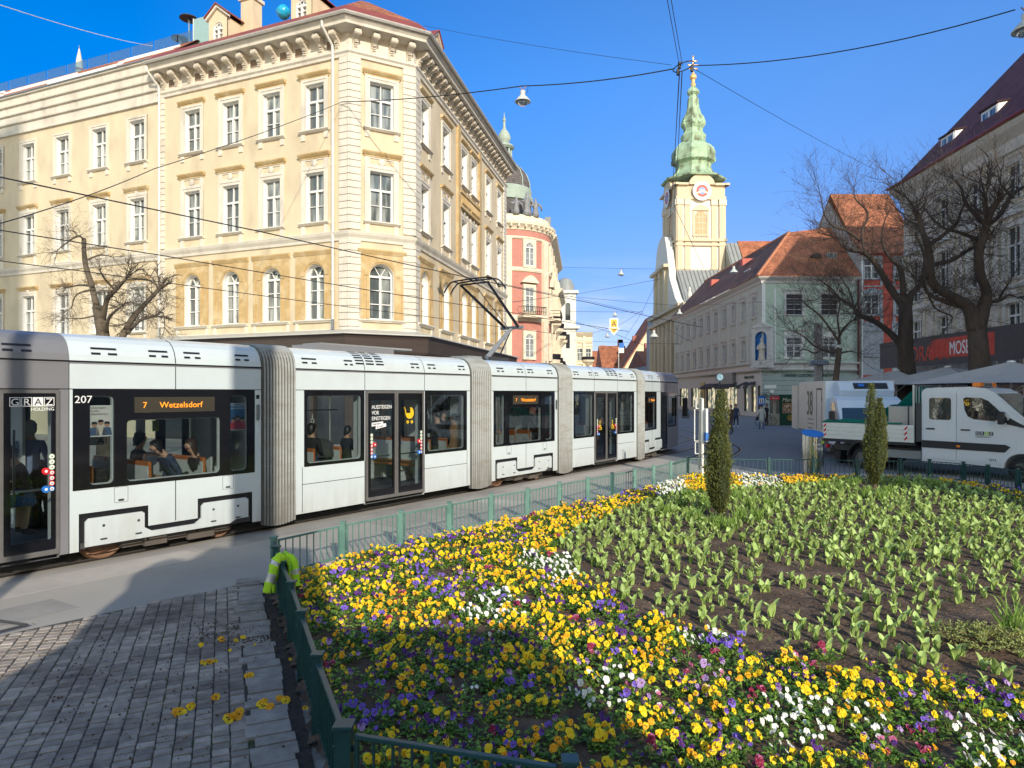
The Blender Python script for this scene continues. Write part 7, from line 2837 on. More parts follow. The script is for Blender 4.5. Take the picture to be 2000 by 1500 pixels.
# ================================================================= refrigerated lorry
CRW = mat('lorry_cream', (.66, .62, .54), .5, .06, 2)
LWH = mat('lorry_white', (.60, .68, .78), .35, .04, 2)
lo = thing('box_lorry', 'cream box lorry with large number 38 and a refrigeration unit over its cab', 'lorry', (13.1, 27, 0))
LM = T(11.9, 26) @ Matrix.Rotation(R(-11), 4, 'Z') @ T(-11.9, -26)
MB().mat(CRW).bbox(11.9, 14.35, 26, 30.4, .95, 2.97, .02).build('box', lo, LM)
MB().mat(LWH).bbox(11.93, 14.32, 25.96, 26.01, .97, 2.96, .01).build('front_wall', lo, LM)
MB().mat(CRW).box(11.85, 11.92, 30.45, 31.6, .9, 2.85).build('rear_door', lo, LM)
SD = LM @ frame((11.9, 30.4), (0, -1))
text('lettering', '38', 1.45, mat('lorry_lettering', (.13, .12, .08), .6), lo, SD @ Matrix.Translation((1.55, -.01, 1.6)), .004, 'LEFT', .72)
for i, w_ in enumerate((1.0, 1.15, .8)):
    MB().mat(MATS['lorry_lettering']).box(1.7, 1.7 + w_, -.008, 0, 1.42 - .18 * i, 1.45 - .18 * i).build('small_print_line', lo, SD)
m = MB().mat(DGREY)
ring(m, rrect(3.2, 4.05, 1.1, 2.7, .02), rrect(3.24, 4.01, 1.1, 2.62, .02), -.01, 0)
m.box(4.0, 4.05, -.02, 0, 2.2, 2.35)
m.build('side_hatch', lo, SD)
cabp = [(26.0, .6), (26.0, 2.3), (25.3, 2.38), (24.9, 2.25), (24.35, 1.5), (24.0, 1.35), (23.9, .6)]
m = MB().mat(LWH)
m.prism(cabp, 12.05, 14.2, 'x')
m.build('cab', lo, LM)
m = MB().mat(mat('lorry_windscreen', (.008, .05, .09), .03, .1, spec=.6))
m.add([(12.2, 24.94, 2.26), (14.05, 24.94, 2.26), (14.12, 24.36, 1.53), (12.12, 24.36, 1.53), (12.2, 24.90, 2.20), (14.05, 24.90, 2.20), (14.12, 24.3, 1.53), (12.12, 24.3, 1.53)], [(4, 5, 6, 7), (0, 4, 7, 3), (1, 2, 6, 5), (0, 1, 5, 4)])
m.build('windscreen', lo, LM)
MB().mat(VG).prism([(25.6, 1.5), (25.6, 2.15), (25.15, 2.15), (24.75, 1.55)], 12.03, 12.05, 'x').build('side_window', lo, LM)
MB().mat(VB).bbox(11.78, 11.95, 24.7, 24.95, 1.35, 1.85, .04).box(11.9, 12.1, 24.8, 24.86, 1.5, 1.56).build('wing_mirror', lo, LM)
m = MB().mat(LWH)
m.prism([(25.98, 2.3), (25.98, 2.94), (25.5, 2.9), (25.2, 2.6), (25.35, 2.38)], 12.25, 14.1, 'x')
m.mat(VB).prism([(25.47, 2.86), (25.26, 2.66), (25.23, 2.67), (25.44, 2.88)], 12.75, 13.9, 'x')
m.mat(BLUE).prism([(25.4, 2.84), (25.3, 2.74), (25.27, 2.75), (25.37, 2.85)], 12.9, 13.1, 'x')
m.build('refrigeration_unit', lo, LM)
for x in (12.1, 14.0):
    for y in (24.6, 29.2):
        w_ = MB().mat(RUBBER).tube([(x - .1, y, .4), (x + .14, y, .4)], .4, 20).build('wheel', lo, LM)
MB().mat(DGREY).box(12.2, 14.1, 24.4, 30.2, .5, .95).build('chassis', lo, LM)

# ================================================================= parasols over the market tables
PGR = mat('parasol_grey_canvas', (.44, .41, .38), .85, .08, 2, bump=.01, bscale=3)
def parasol(x, y, half, zt_, ze, rot, label, stand=True):
    t_ = thing('market_parasol', label, 'parasol', T(x, y, 0, rot), 'large grey parasols behind the pickup')
    M_ = WM[t_.name]
    m = MB().mat(PGR)
    m.smooth = False
    N_ = 6
    for k in range(4):
        a0, a1 = PI / 4 + k * PI / 2, PI / 4 + (k + 1) * PI / 2
        r_ = half * 1.414
        vs, fs = [], []
        for i in range(N_ + 1):
            u = i / N_
            for j in range(N_ + 1):
                w_ = j / N_
                p = Vector((math.cos(a0), math.sin(a0), 0)) * (1 - w_) + Vector((math.cos(a1), math.sin(a1), 0)) * w_
                z = zt_ + (ze - zt_) * u - .10 * math.sin(PI * u) * math.sin(PI * w_) + .06 * math.sin(PI * w_) * (-1 if u < .9 else .5) * u
                vs.append((p.x * r_ * u, p.y * r_ * u, z))
        for i in range(N_):
            for j in range(N_):
                b = i * (N_ + 1) + j
                fs.append((b, b + N_ + 1, b + N_ + 2, b + 1))
        m.add(vs, fs)
        c0 = Vector((math.cos(a0), math.sin(a0), 0)) * r_
        m.mat(DGREY).tube([(0, 0, zt_ - .06), (c0.x, c0.y, ze - .03)], .018, 5).mat(PGR)
    m.build('canopy', t_, M_)
    MB().mat(TRIM).lathe([(.14, zt_ - .03), (.12, zt_ + .03), (0, zt_ + .05)], 12).build('cap', t_, M_)
    m = MB().mat(TRIM).tube([(0, 0, 0), (0, 0, zt_)], .04, 8)
    m.build('pole', t_, M_)
    m = MB().mat(TRIM)
    for k in range(4):
        a = PI / 4 + k * PI / 2
        m.tube([(0, 0, ze - .3), (math.cos(a) * half * .75, math.sin(a) * half * .75, ze + .25)], .02, 5)
    m.build('stretchers', t_, M_)
    MB().mat(DGREY).box(-.4, .4, -.4, .4, 0, .08).build('base', t_, M_)
parasol(17.7, 24.2, 2.45, 3.62, 2.82, R(33), 'nearest and palest of the grey market parasols, at the right edge')
parasol(18.4, 28.8, 2.35, 3.62, 2.84, R(30), 'middle grey market parasol, partly in front of the thick tree trunk')
parasol(18.6, 33.0, 2.3, 3.62, 2.86, R(36), 'farthest grey market parasol, above the cab of the lorry')
sl = thing('market_table', 'dark market stall counter under the grey parasols', 'stall', (18.5, 27, 0))
MB().mat(mat('stall_cloth', (.05, .05, .055), .8, .3)).bbox(16.8, 20.5, 26.4, 28.6, 0, 1.1, .03).build('counter', sl)
MB().mat(mat('stall_goods', (.30, .26, .2), .8, .5, 6, col2=(.05, .2, .1), c2scale=5)).bbox(17.0, 20.3, 27.6, 28.3, 1.1, 1.5, .05).build('goods', sl)

# ================================================================= street furniture
# blue-topped steel bin column
bx_, by_ = 9.14, 20.75
bn_ = thing('steel_bin', 'round brushed steel litter column with a slanted blue lid behind the far fence', 'bin', (bx_, by_, 0))
M_ = WM[bn_.name]
m = MB().mat(mat('bright_steel', (.62, .62, .60), .16, .06, 3, metal=1, stretch=(6, 6, .3)))
m.smooth = True
n_ = 40
vs = []
for k in range(n_):
    a = 2 * PI * k / n_
    vs.append((.31 * math.cos(a), .31 * math.sin(a), 0))
for k in range(n_):
    a = 2 * PI * k / n_
    vs.append((.31 * math.cos(a), .31 * math.sin(a), 1.27 + .09 * math.sin(a)))
m.add(vs, [(k, (k + 1) % n_, n_ + (k + 1) % n_, n_ + k) for k in range(n_)])
m.build('column', bn_, M_)
m = MB().mat(mat('blue_lid', (.03, .20, .62), .35, .04))
vs = [(.318 * math.cos(2 * PI * k / n_), .318 * math.sin(2 * PI * k / n_), 1.265 + .09 * math.sin(2 * PI * k / n_)) for k in range(n_)]
vs += [(x, y, z + .025) for x, y, z in vs]
m.add(vs, [tuple(range(n_, 2 * n_))] + [(k, (k + 1) % n_, n_ + (k + 1) % n_, n_ + k) for k in range(n_)])
m.build('lid', bn_, M_)
text('lettering', 'Stadt', .11, WST, bn_, M_ @ Matrix.Translation((-.13, -.325, .93)), .004)
text('lettering', 'GRAZ', .10, WST, bn_, M_ @ Matrix.Translation((-.10, -.325, .80)), .004)
MB().mat(MATS['lime_square']).prism([(.14, .98), (.2, 1.0), (.2, 1.07), (.15, 1.07)], -.325, -.3).build('leaf_logo', bn_, M_)
# stop sign post
sp = thing('stop_sign_post', 'white stop post with empty white display frames at the corner of the bed', 'sign post', (5.48, 19.62, 0))
WP = mat('white_post', (.78, .78, .74), .45, .06)
m = MB(T(5.48, 19.62, 0)).mat(WP).tube([(0, 0, 0), (0, 0, 2.35)], .036, 10)
m.build('post', sp)
m = MB(T(5.40, 19.66, 0)).mat(STEEL).tube([(0, 0, .3), (0, 0, 2.3)], .03, 8)
m.mat(WP)
for z0, z1, x0 in ((2.06, 2.36, -.10), (1.12, 2.04, -.14), (.76, 1.08, -.12)):
    m.tube([(x0, 0, z0), (x0, 0, z1), (.05, 0, z1), (.05, 0, z0), (x0, 0, z0)], .016, 6)
m.build('display_frames', sp)
m = MB(T(5.48, 19.62, 0)).mat(WP).box(.045, .10, -.2, .2, 1.12, 2.06)
m.mat(BLUE).box(.04, .105, -.21, .21, 1.14, 1.38)
m.build('timetable_plate', sp)
# blue pedestrian sign
ps = thing('pedestrian_sign', 'blue pedestrian zone sign with two dark figures on a grey post', 'sign', (19.05, 52, 0))
m = MB(T(19.0, 52.0, 0)).mat(STEEL).tube([(0, 0, 0), (0, .04, 2.3)], .03, 6)
m.build('post', ps)
m = MB(T(19.0, 52.0, 0)).mat(BLUE).box(-.25, .25, -.03, 0, 1.6, 2.3)
m.mat(WST).box(-.17, .17, -.034, -.03, 1.72, 2.12)
m.mat(DARK)
for s in (-1, 1):
    m.disc((s * .07, 2.06), .03, -.038, 8)
    m.prism([(s * .07 - .035, 1.76), (s * .07 + .035, 1.76), (s * .07 + .03, 2.02), (s * .07 - .03, 2.02)], -.038, -.035)
m.build('sign_plate', ps)
# chestnut stall
cs = thing('chestnut_stall', 'dark green chestnut stall with a cream counter and small red sign behind the lorry', 'stall', (21, 53, 0))
m = MB().mat(mat('stall_green', (.012, .06, .035), .5)).bbox(20.75, 23.2, 53, 55, 0, 2.4, .02)
m.build('booth', cs)
m = MB().mat(mat('chestnut_picture', (.30, .14, .06), .6, .6, 6, col2=(.5, .45, .38), c2scale=5, c2lo=.5, c2hi=.6)).box(21.0, 22.6, 52.97, 53.0, .95, 1.75)
m.mat(GOLD).disc((21.6, .6), .25, 52.98, 16)
m.build('poster', cs)
text('lettering', 'Maroni', .42, mat('cream_letters', (.75, .68, .45), .5), cs, frame((20.95, 52.97), (1, 0)) @ Matrix.Translation((0, 0, 1.85)), .01, shear=.3)
m = MB().mat(mat('counter_cream', (.38, .34, .26), .7, .1)).bbox(20.05, 20.75, 52.9, 54.5, 0, .9, .03).box(20.3, 20.5, 53, 53.1, .9, 2.1)
m.mat(RED).bbox(20.0, 20.7, 52.8, 52.9, 1.98, 2.25, .01)
m.build('counter', cs)
text('lettering', 'Maroni', .17, WST, cs, frame((20.12, 52.79), (1, 0)) @ Matrix.Translation((0, 0, 2.05)), .004)
bc = thing('bicycle', 'black bicycle leaning beside the cream counter of the chestnut stall', 'bicycle', (19.5, 52.3, 0))
m = MB().mat(BLACKC)
for x in (19.0, 20.0):
    m.tube([(x + .32 * math.cos(2 * PI * k / 20), 52.45, .33 + .32 * math.sin(2 * PI * k / 20)) for k in range(21)], .018, 5)
m.tube([(19.0, 52.45, .33), (19.3, 52.45, .8), (19.8, 52.45, .85), (20, 52.45, .33)], .018, 5).tube([(19.3, 52.45, .8), (19.5, 52.45, .33), (19.8, 52.45, .85)], .018, 5).tube([(19.8, 52.3, 1.0), (19.8, 52.6, 1.0)], .015, 5)
m.build('frame', bc)
# A-board
ab = thing('pavement_board', 'small grey and blue advertising board on the pavement near the tram front', 'board', (17.3, 68, 0))
m = MB().mat(DGREY)
m.prism([(67.6, 0), (68.4, 0), (68.05, .95), (67.95, .95)], 17.0, 17.6, 'x').mat(mat('board_blue', (.05, .28, .42))).box(17.08, 17.52, 67.66, 67.7, .55, .75)
m.build('board', ab)
# street clock
ck = thing('street_clock', 'round pale blue street clock above the shop awnings behind the yew', 'clock', (14.6, 48, 0))
m = MB(T(14.6, 48, 0)).mat(DGREY).tube([(0, 0, 0), (0, 0, 3.3)], .06, 8)
m.build('post', ck)
m = MB(T(14.6, 48, 3.62)).mat(DGREY).lathe([(.0, -.08), (.27, -.08), (.28, .0), (.27, .08), (0, .08)], 24)
m.v = [(x, 48 + (z - 3.62), 3.62 + (y - 48)) for x, y, z in m.v]
m.mat(mat('clock_pale_blue', (.30, .52, .62), .4))
m.T = None
m.disc((14.6, 3.62), .23, 47.915, 24)
m.mat(DARK).box(14.59, 14.61, 47.90, 47.91, 3.62, 3.8).box(14.6, 14.72, 47.90, 47.91, 3.61, 3.63)
m.build('clock_head', ck)
# concrete mast with cameras
cm = thing('camera_mast', 'square concrete mast carrying grey floodlight boxes in front of the green house', 'mast', (17.95, 40, 0))
m = MB(T(17.95, 40, 0)).mat(mat('concrete_mast', (.30, .29, .28), .85, .15)).box(-.17, .17, -.17, .17, 0, 6.6)
m.build('mast', cm)
m = MB(T(17.95, 40, 0)).mat(mat('floodlight_grey', (.20, .25, .32), .5)).bbox(-.62, .45, -.4, -.18, 4.15, 4.42, .04).bbox(-.68, -.45, -.5, -.3, 4.08, 4.38, .04)
m.mat(DARK).tube([(.24, 0, 0), (.24, 0, 5)], .04, 6)
m.build('floodlight', cm)
# banner pole at the end of the street
fp = thing('banner_pole', 'tall grey pole with a blue and white banner at the end of the street', 'pole', (17.6, 110, 0))
m = MB(T(17.6, 110, 0)).mat(STEEL).box(-.45, -.35, 0, .1, 0, 10)
m.build('pole', fp)
m = MB(T(17.6, 110, 0)).mat(BLUE).box(-.35, .45, 0, .05, 9.8, 10.6).mat(WST).box(-.35, .45, 0, .05, 9.0, 9.8)
m.build('banner', fp)
# bicycle rack corner at the far left
rk = thing('bike_rack', 'small dark metal rack rail poking in at the left edge of the paving', 'rack', (-5.6, 7.2, 0))
MB().mat(DGREY).tube([(-5.9, 6.6, .04), (-5.35, 6.95, .04), (-5.15, 7.25, .04), (-5.9, 7.5, .04)], .014, 6).build('rail', rk)
# ================================================================= overhead wires
WIRE = mat('black_cable', (.02, .02, .022), .6)
def cat_(pts, sag, n=14):
    out = []
    for i in range(len(pts) - 1):
        a, b = Vector(pts[i]), Vector(pts[i + 1])
        for k in range(n):
            u = k / n
            p = a.lerp(b, u)
            p.z -= sag * 4 * u * (1 - u)
            out.append(p)
    out.append(Vector(pts[-1]))
    return out
def wire(label, pts, r=.012, sag=.0, m=None, group=None):
    o = MB().mat(m or WIRE).tube(cat_(pts, sag), r, 5).build('overhead_cable')
    return tag(o, label, 'cable', group)
HUB = P(1335, 130, 24)
BA = P(668, 199, 32.9)
wire('thick black cable from the corner house to the wire ring, carrying a lamp', [BA, P(1020, 168, 26.5), P(1318, 134, 24)], .022, .12)
wire('black cable from the wire ring to the lamp at the top right corner', [P(1355, 128, 24), P(1983, 19, 18)], .018, .35)
wire('pair of black cables running up from the wire ring over the camera, left one', [P(1327, 128, 24), P(1296, -40, 15)], .010)
wire('pair of black cables running up from the wire ring over the camera, right one', [P(1333, 128, 24), P(1304, -40, 15)], .010)
wire('thin cable from the corner house roof across the sky to the wire ring', [P(828, 50, 33.5), P(1312, 127, 24)], .008, .1)
wire('thin cable from the wire ring down right to the stucco palace', [P(1352, 132, 24), P(1712, 333, 48)], .010, .1)
wire('black cable hanging from the wire ring in front of the church tower, left one', [P(1327, 140, 24), P(1318, 300, 45), P(1306, 470, 75)], .022, .0)
wire('black cable hanging from the wire ring in front of the church tower, right one', [P(1332, 140, 24), P(1324, 300, 45), P(1316, 400, 60), P(1375, 525, 62)], .020, .0)
wire('dark cable from the corner house down across the yellow facades leftward', [BA, P(300, 330, 22), P(-40, 448, 14)], .014, .1)
wire('white rope crossing the deep blue sky in the top left corner', [P(-60, -10, 18), P(298, 90, 40)], .014, .15, mat('white_rope', (.75, .75, .75), .8))
ringo = MB(T(HUB.x, HUB.y, HUB.z)).mat(WIRE)
ringo.tube([(.36 * math.cos(2 * PI * k / 24), .36 * math.sin(2 * PI * k / 24), .1 * math.cos(2 * PI * k / 24)) for k in range(25)], .018, 6)
for a in (0, 2, 4):
    ringo.bbox(.3 * math.cos(a) - .05, .3 * math.cos(a) + .05, .3 * math.sin(a) - .05, .3 * math.sin(a) + .05, -.18, .05, .01)
tag(ringo.build('wire_ring'), 'black wire ring where the overhead cables meet in front of the church spire', 'ring')
for y, lab in ((1.1, 'contact wire directly above the white tram, touched by the pantograph'), (5.0, 'contact wire over the next track behind the tram'), (8.7, 'contact wire over the farthest track by the yellow facades')):
    pts = [TM @ Vector((s, y, 5.68)) for s in (-13, 0, 13, 24)]
    wire(lab, pts, .012, .03)
for lab, pts in (
    ('cable across the street from the domed house falling to the church front', [(1113, 579, 70), (1259, 613, 80)]),
    ('cable rising right from the domed house to the lamp below the church tower', [(1116, 576, 70), (1290, 545, 60)]),
    ('level cable across the street just above the hanging arrow sign', [(1112, 608, 72), (1256, 609, 72)]),
    ('long sagging cable passing just below the arrow sign', [(1112, 625, 60), (1195, 649, 55), (1262, 676, 52)]),
    ('cable dipping between the street houses behind the arrow sign', [(1114, 647, 80), (1163, 649, 80), (1213, 633, 75), (1253, 607, 70)]),
    ('cable rising steeply beside the church front', [(1220, 660, 90), (1253, 612, 72), (1284, 545, 62)]),
    ('lowest level cable across the street over the far roofs', [(1121, 665, 90), (1330, 672, 80)]),
    ('level cable high across the street at the clock tower base', [(1100, 522, 80), (1400, 527, 74)]),
    ('cable along the green house at its upper windows', [(1105, 578, 68), (1325, 597, 62), (1490, 590, 69)]),
    ('cable from the green house down toward the tram front', [(1272, 626, 60), (1352, 668, 66)]),
    ('cable from the salmon house to the pantograph area', [(985, 555, 40), (1110, 580, 68)]),
    ('lower cable from the corner house to the cable crossing near the salmon balcony', [(1000, 590, 38), (1115, 574, 66)])):
    wire(lab, [P(*q) for q in pts], .016, .03)

# hanging lamps
def lamp(p, r, label, group=None):
    t_ = thing('hanging_lamp', label, 'lamp', p, group)
    M_ = WM[t_.name] @ Matrix.Scale(r / .3, 4)
    m = MB().mat(mat('lamp_enamel', (.58, .60, .55), .4, .08))
    m.smooth = True
    m.lathe([(.02, .0), (.09, -.03), (.10, -.13), (.08, -.16), (.12, -.22), (.22, -.32), (.25, -.38), (.30, -.42), (.30, -.45), (.27, -.44), (.2, -.36), (.05, -.22)], 20)
    m.build('shade', t_, M_)
    m = MB().mat(mat('rusty_hanger', (.32, .18, .14), .7)).tube([(-.12, 0, .12), (0, 0, 0), (.12, 0, .14)], .018, 6)
    m.mat(WIRE).tube([(.06, 0, -.02), (.12, 0, -.12), (.17, 0, -.1), (.2, 0, .14)], .008, 5)
    m.build('hanger', t_, M_)
    m = MB().mat(glass('lamp_glass', (.9, .95, 1), .12))
    m.smooth = True
    m.lathe([(.18, -.40), (.19, -.5), (.14, -.56), (0, -.58)], 16)
    m.build('globe', t_, M_)
lamp(P(1021, 176, 26.4), .31, 'grey bell-shaped street lamp hanging from the thick cable left of the church')
lamp(P(2004, 24, 18), .33, 'bell-shaped street lamp cut off by the top right corner')
lamp(P(1213, 527, 60), .30, 'small bell lamp hanging high between the domed house and the church')
lamp(P(1186, 650, 70), .28, 'small bell lamp hanging left of the arrow sign')
lamp(P(1201, 609, 70), .28, 'small bell lamp hanging directly above the arrow sign')
lamp(P(1433, 520, 66), .42, 'white bell lamp hanging over the brown roof of the green house')
lamp(P(1277, 645, 60), .40, 'white bell lamp hanging at the lower church front')
lamp(P(1327, 604, 62), .30, 'white bell lamp at the far eave of the green house')
# arrow sign
asg = thing('arrow_sign', 'yellow and white arrow-shaped sign with letter A and 20 hanging over the street', 'sign', P(1199, 622, 45))
q = WM[asg.name]
m = MB().mat(WST)
m.prism([(-.28, 0), (.28, .02), (.28, -.62), (.42, -.62), (0, -1.12), (-.42, -.62), (-.28, -.62)], 0, .05)
m.mat(mat('sign_amber', (.85, .48, .02), .5)).prism([(-.2, -.07), (.2, -.06), (.2, -.56), (-.2, -.56)], -.01, 0).prism([(-.27, -.65), (.27, -.65), (0, -.98)], -.01, 0)
m.build('plate', asg, q)
text('lettering', 'A', .52, DARK, asg, q @ Matrix.Translation((0, -.015, -.52)), .002, 'CENTER', .9)
text('lettering', '20', .22, DARK, asg, q @ Matrix.Translation((0, -.015, -.84)), .002, 'CENTER')

# ================================================================= bare trees
def bare_tree(label, limbs, Y, bark, seed, trunk_px, tw=1.0, dens=1.0, rtwig=.007, cat='tree', droop=0., rk=.8):
    rnd = random.Random(seed)
    base = P(trunk_px[0][0], 0, Y)
    t_ = thing('bare_tree', label, cat, (base.x, Y, 0))
    tr, cr = MB().mat(bark), MB().mat(bark)
    tr.smooth = True
    pts = [Vector((base.x, Y, -.05))] + [P(x, y, Y) for x, y, r in trunk_px]
    rs = [trunk_px[0][2] * 1.15] + [r for x, y, r in trunk_px]
    tr.tube(pts, rs, 10)
    tr.build('trunk', t_, None if False else Matrix())
    def spline(ps):
        out = []
        for i in range(len(ps) - 1):
            p0, p1, p2, p3 = ps[max(i - 1, 0)], ps[i], ps[i + 1], ps[min(i + 2, len(ps) - 1)]
            for k in range(4):
                u = k / 4
                out.append(.5 * ((2 * p1) + (p2 - p0) * u + (2 * p0 - 5 * p1 + 4 * p2 - p3) * u * u + (3 * p1 - p0 - 3 * p2 + p3) * u ** 3))
        out.append(ps[-1])
        return out
    def twig(p, d, L_, r, lev):
        n = 4
        ps = [p]
        q = p.copy()
        dd = d.normalized()
        for i in range(n):
            dd = (dd + Vector((rnd.uniform(-1, 1), rnd.uniform(-1, 1), rnd.uniform(-.8, 1.0) + .12 - droop)) * .26).normalized()
            q = q + dd * L_ / n
            ps.append(q.copy())
        cr.tube(ps, [r * (1 - .7 * i / n) for i in range(n + 1)], 3, False)
        if lev > 0:
            for k in range(rnd.choice((3, 4, 5)) if lev > 1 else rnd.choice((2, 3, 4))):
                i = rnd.randint(1, n)
                nd = (dd + Vector((rnd.uniform(-1, 1), rnd.uniform(-1, 1), rnd.uniform(-.7, 1.))) * .95).normalized()
                twig(ps[i], nd, L_ * rnd.uniform(.45, .75), max(r * .6, rtwig * .6), lev - 1)
    for lim in limbs:
        yo = rnd.uniform(-1.2, 1.2)
        ps = []
        L0 = len(lim)
        for i, (x, y, r) in enumerate(q_[:3] for q_ in lim):
            ps.append(P(x, y, Y + yo * (i / max(L0 - 1, 1))) if i else P(x, y, Y))
        sp_ = spline(ps)
        rr = []
        for i in range(len(sp_)):
            u = i / 4
            a = int(min(u, L0 - 2))
            rr.append(rk * (lim[a][2] + (lim[a + 1][2] - lim[a][2]) * (u - a)) * rnd.uniform(.93, 1.07))
        lm = MB().mat(bark)
        lm.smooth = True
        lm.tube(sp_, rr, 8)
        lm.build('limb', t_)
        for i in range(2, len(sp_)):
            u = i / len(sp_)
            if len(lim[0]) > 3:
                continue
            k = int(rnd.uniform(.6, 2.2) * dens * (0.6 + u) + .4)
            for _ in range(k):
                d = Vector((rnd.uniform(-1, 1), rnd.uniform(-1, 1), rnd.uniform(-.5, 1.1))).normalized()
                twig(sp_[i], d, rnd.uniform(.7, 1.6) * tw, max(rr[i] * .22, rtwig) if rr[i] < .12 else rtwig * 2.2, 2)
        dl = (sp_[-1] - sp_[-2]).normalized()
        for _ in range(int(4 * dens) if len(lim[0]) == 3 else 0):
            twig(sp_[-1], dl + Vector((rnd.uniform(-1, 1), rnd.uniform(-1, 1), rnd.uniform(-.5, 1))) * .7, rnd.uniform(.9, 1.8) * tw, rr[-1] * .6, 2)
    cr.build('crown', t_)
BARK = mat('dark_bark', (.075, .055, .043), .9, .3, 4, bump=.06, bscale=7, stretch=(1, 1, .3))
BARKL = mat('grey_bark', (.12, .095, .065), .9, .3, 4, bump=.04, bscale=9, stretch=(1, 1, .3))
k = 27 / 1333
bare_tree('thickest dark bare tree forking in front of the stucco palace at the right', [
    [(1906, 642, .50), (1893, 603, .38), (1869, 584, .30), (1830, 562, .27), (1817, 538, .26), (1815, 505, .25), (1811, 477, .20), (1800, 447, .15), (1794, 420, .12), (1784, 404, .08), (1770, 385, .04)],
    [(1812, 480, .16), (1844, 458, .12), (1869, 434, .09), (1877, 412, .06), (1890, 385, .04)],
    [(1828, 516, .12), (1860, 508, .13), (1888, 491, .11), (1910, 480, .05)],
    [(1909, 642, .50), (1920, 603, .36), (1927, 570, .28), (1915, 538, .27), (1912, 494, .24), (1923, 458, .21), (1927, 439, .17)],
    [(1926, 440, .15), (1901, 415, .13), (1885, 395, .11), (1878, 370, .06), (1862, 350, .03)],
    [(1927, 440, .15), (1953, 420, .13), (1975, 382, .12), (2000, 365, .09), (2040, 345, .05)],
    [(1975, 382, .09), (1955, 360, .06), (1948, 330, .03)],
    [(1914, 470, .13), (1874, 454, .10), (1847, 447, .07), (1822, 428, .05), (1805, 405, .03)],
    [(1925, 590, .12), (1953, 587, .09), (1970, 576, .07), (1985, 580, .04)],
    [(1950, 588, .08), (1959, 570, .06), (1975, 545, .04), (1990, 520, .02)],
    [(1890, 601, .20), (1850, 590, .16), (1820, 578, .12), (1806, 565, .06)],
    [(1806, 460, .07), (1790, 440, .05), (1772, 430, .04), (1758, 412, .02)],
    [(1800, 540, .07), (1825, 600, .05), (1860, 620, .04), (1840, 650, .02)]],
    27, BARK, 21, [(1915, 735, .42), (1912, 690, .37), (1908, 640, .34)], .95, 1.6, .006, rk=.66)
bare_tree('dark bare tree with a long low crooked branch in front of the red house', [
    [(1768, 594, .40), (1748, 576, .26), (1724, 538, .22), (1702, 505, .18), (1680, 491, .14), (1653, 486, .11), (1645, 466, .08), (1629, 464, .05)],
    [(1690, 497, .10), (1683, 456, .09), (1694, 425, .08), (1690, 408, .07), (1670, 388, .04), (1668, 365, .02)],
    [(1680, 470, .09), (1653, 450, .09), (1628, 442, .07), (1612, 423, .05), (1606, 401, .04), (1600, 370, .02)],
    [(1765, 580, .22), (1759, 527, .18), (1735, 499, .12), (1722, 470, .07), (1728, 430, .04)],
    [(1772, 594, .36), (1780, 575, .24), (1797, 554, .16), (1806, 505, .10), (1790, 460, .05)],
    [(1765, 690, .30), (1751, 663, .24), (1721, 636, .20), (1696, 622, .20), (1675, 614, .16), (1666, 598, .13), (1642, 584, .08), (1620, 560, .05), (1600, 548, .02)],
    [(1640, 584, .06), (1630, 590, .06), (1612, 575, .04), (1596, 585, .02)],
    [(1666, 598, .07), (1660, 570, .05), (1640, 540, .03)]],
    33, BARK, 22, [(1772, 735, .42), (1768, 682, .35), (1769, 630, .32), (1768, 592, .29)], 1.05, 1.5, .0065, rk=.68)
bare_tree('slender young bare tree in front of the green house shop sign', [
    [(1639, 680, .10), (1626, 688, .08), (1604, 682, .065), (1585, 672, .05), (1571, 658, .04), (1545, 645, .02)],
    [(1639, 672, .10), (1640, 655, .08), (1653, 636, .06), (1668, 624, .03)],
    [(1639, 668, .08), (1620, 640, .06), (1600, 615, .05), (1580, 600, .035), (1565, 585, .02)],
    [(1640, 655, .06), (1636, 620, .045), (1640, 590, .03), (1620, 565, .02)],
    [(1605, 683, .05), (1590, 690, .04), (1570, 682, .03), (1545, 700, .015)],
    [(1641, 690, .06), (1660, 686, .04), (1675, 690, .02)]],
    30, BARK, 23, [(1632, 745, .13), (1636, 710, .12), (1639, 680, .12)], .8, 1.3, .008)
bare_tree('pollarded bare tree with tangled twigs behind the rear of the tram', [
    [(188, 595, .13, 0), (183, 574, .12), (178, 553, .115), (170, 529, .11), (166, 510, .10), (164, 487, .09), (164, 466, .09)],
    [(164, 468, .04), (151, 461, .035), (124, 479, .03), (111, 490, .015)],
    [(151, 461, .02), (143, 451, .018), (130, 452, .01)],
    [(170, 508, .035), (196, 498, .03), (220, 502, .015)],
    [(201, 625, .11), (209, 585, .10), (225, 567, .085), (246, 545, .05)],
    [(246, 546, .035), (284, 546, .03), (301, 554, .025), (309, 565, .02)],
    [(238, 660, .13), (260, 620, .12), (284, 593, .10), (310, 566, .08)],
    [(208, 650, .08), (213, 620, .06), (239, 597, .03)],
    [(249, 650, .09), (273, 626, .07), (303, 617, .05)],
    [(181, 559, .05), (156, 557, .04), (130, 562, .025)],
    [(183, 565, .05), (150, 575, .03), (140, 600, .02)],
    [(190, 615, .04), (160, 622, .025), (135, 622, .015)],
    [(225, 567, .05), (205, 545, .035), (196, 530, .02)],
    [(303, 617, .04), (318, 610, .03), (322, 640, .02)]],
    20, BARKL, 24, [(206, 700, .22), (200, 645, .17), (190, 598, .14)], .42, 1.7, .003, droop=.35, rk=.72)

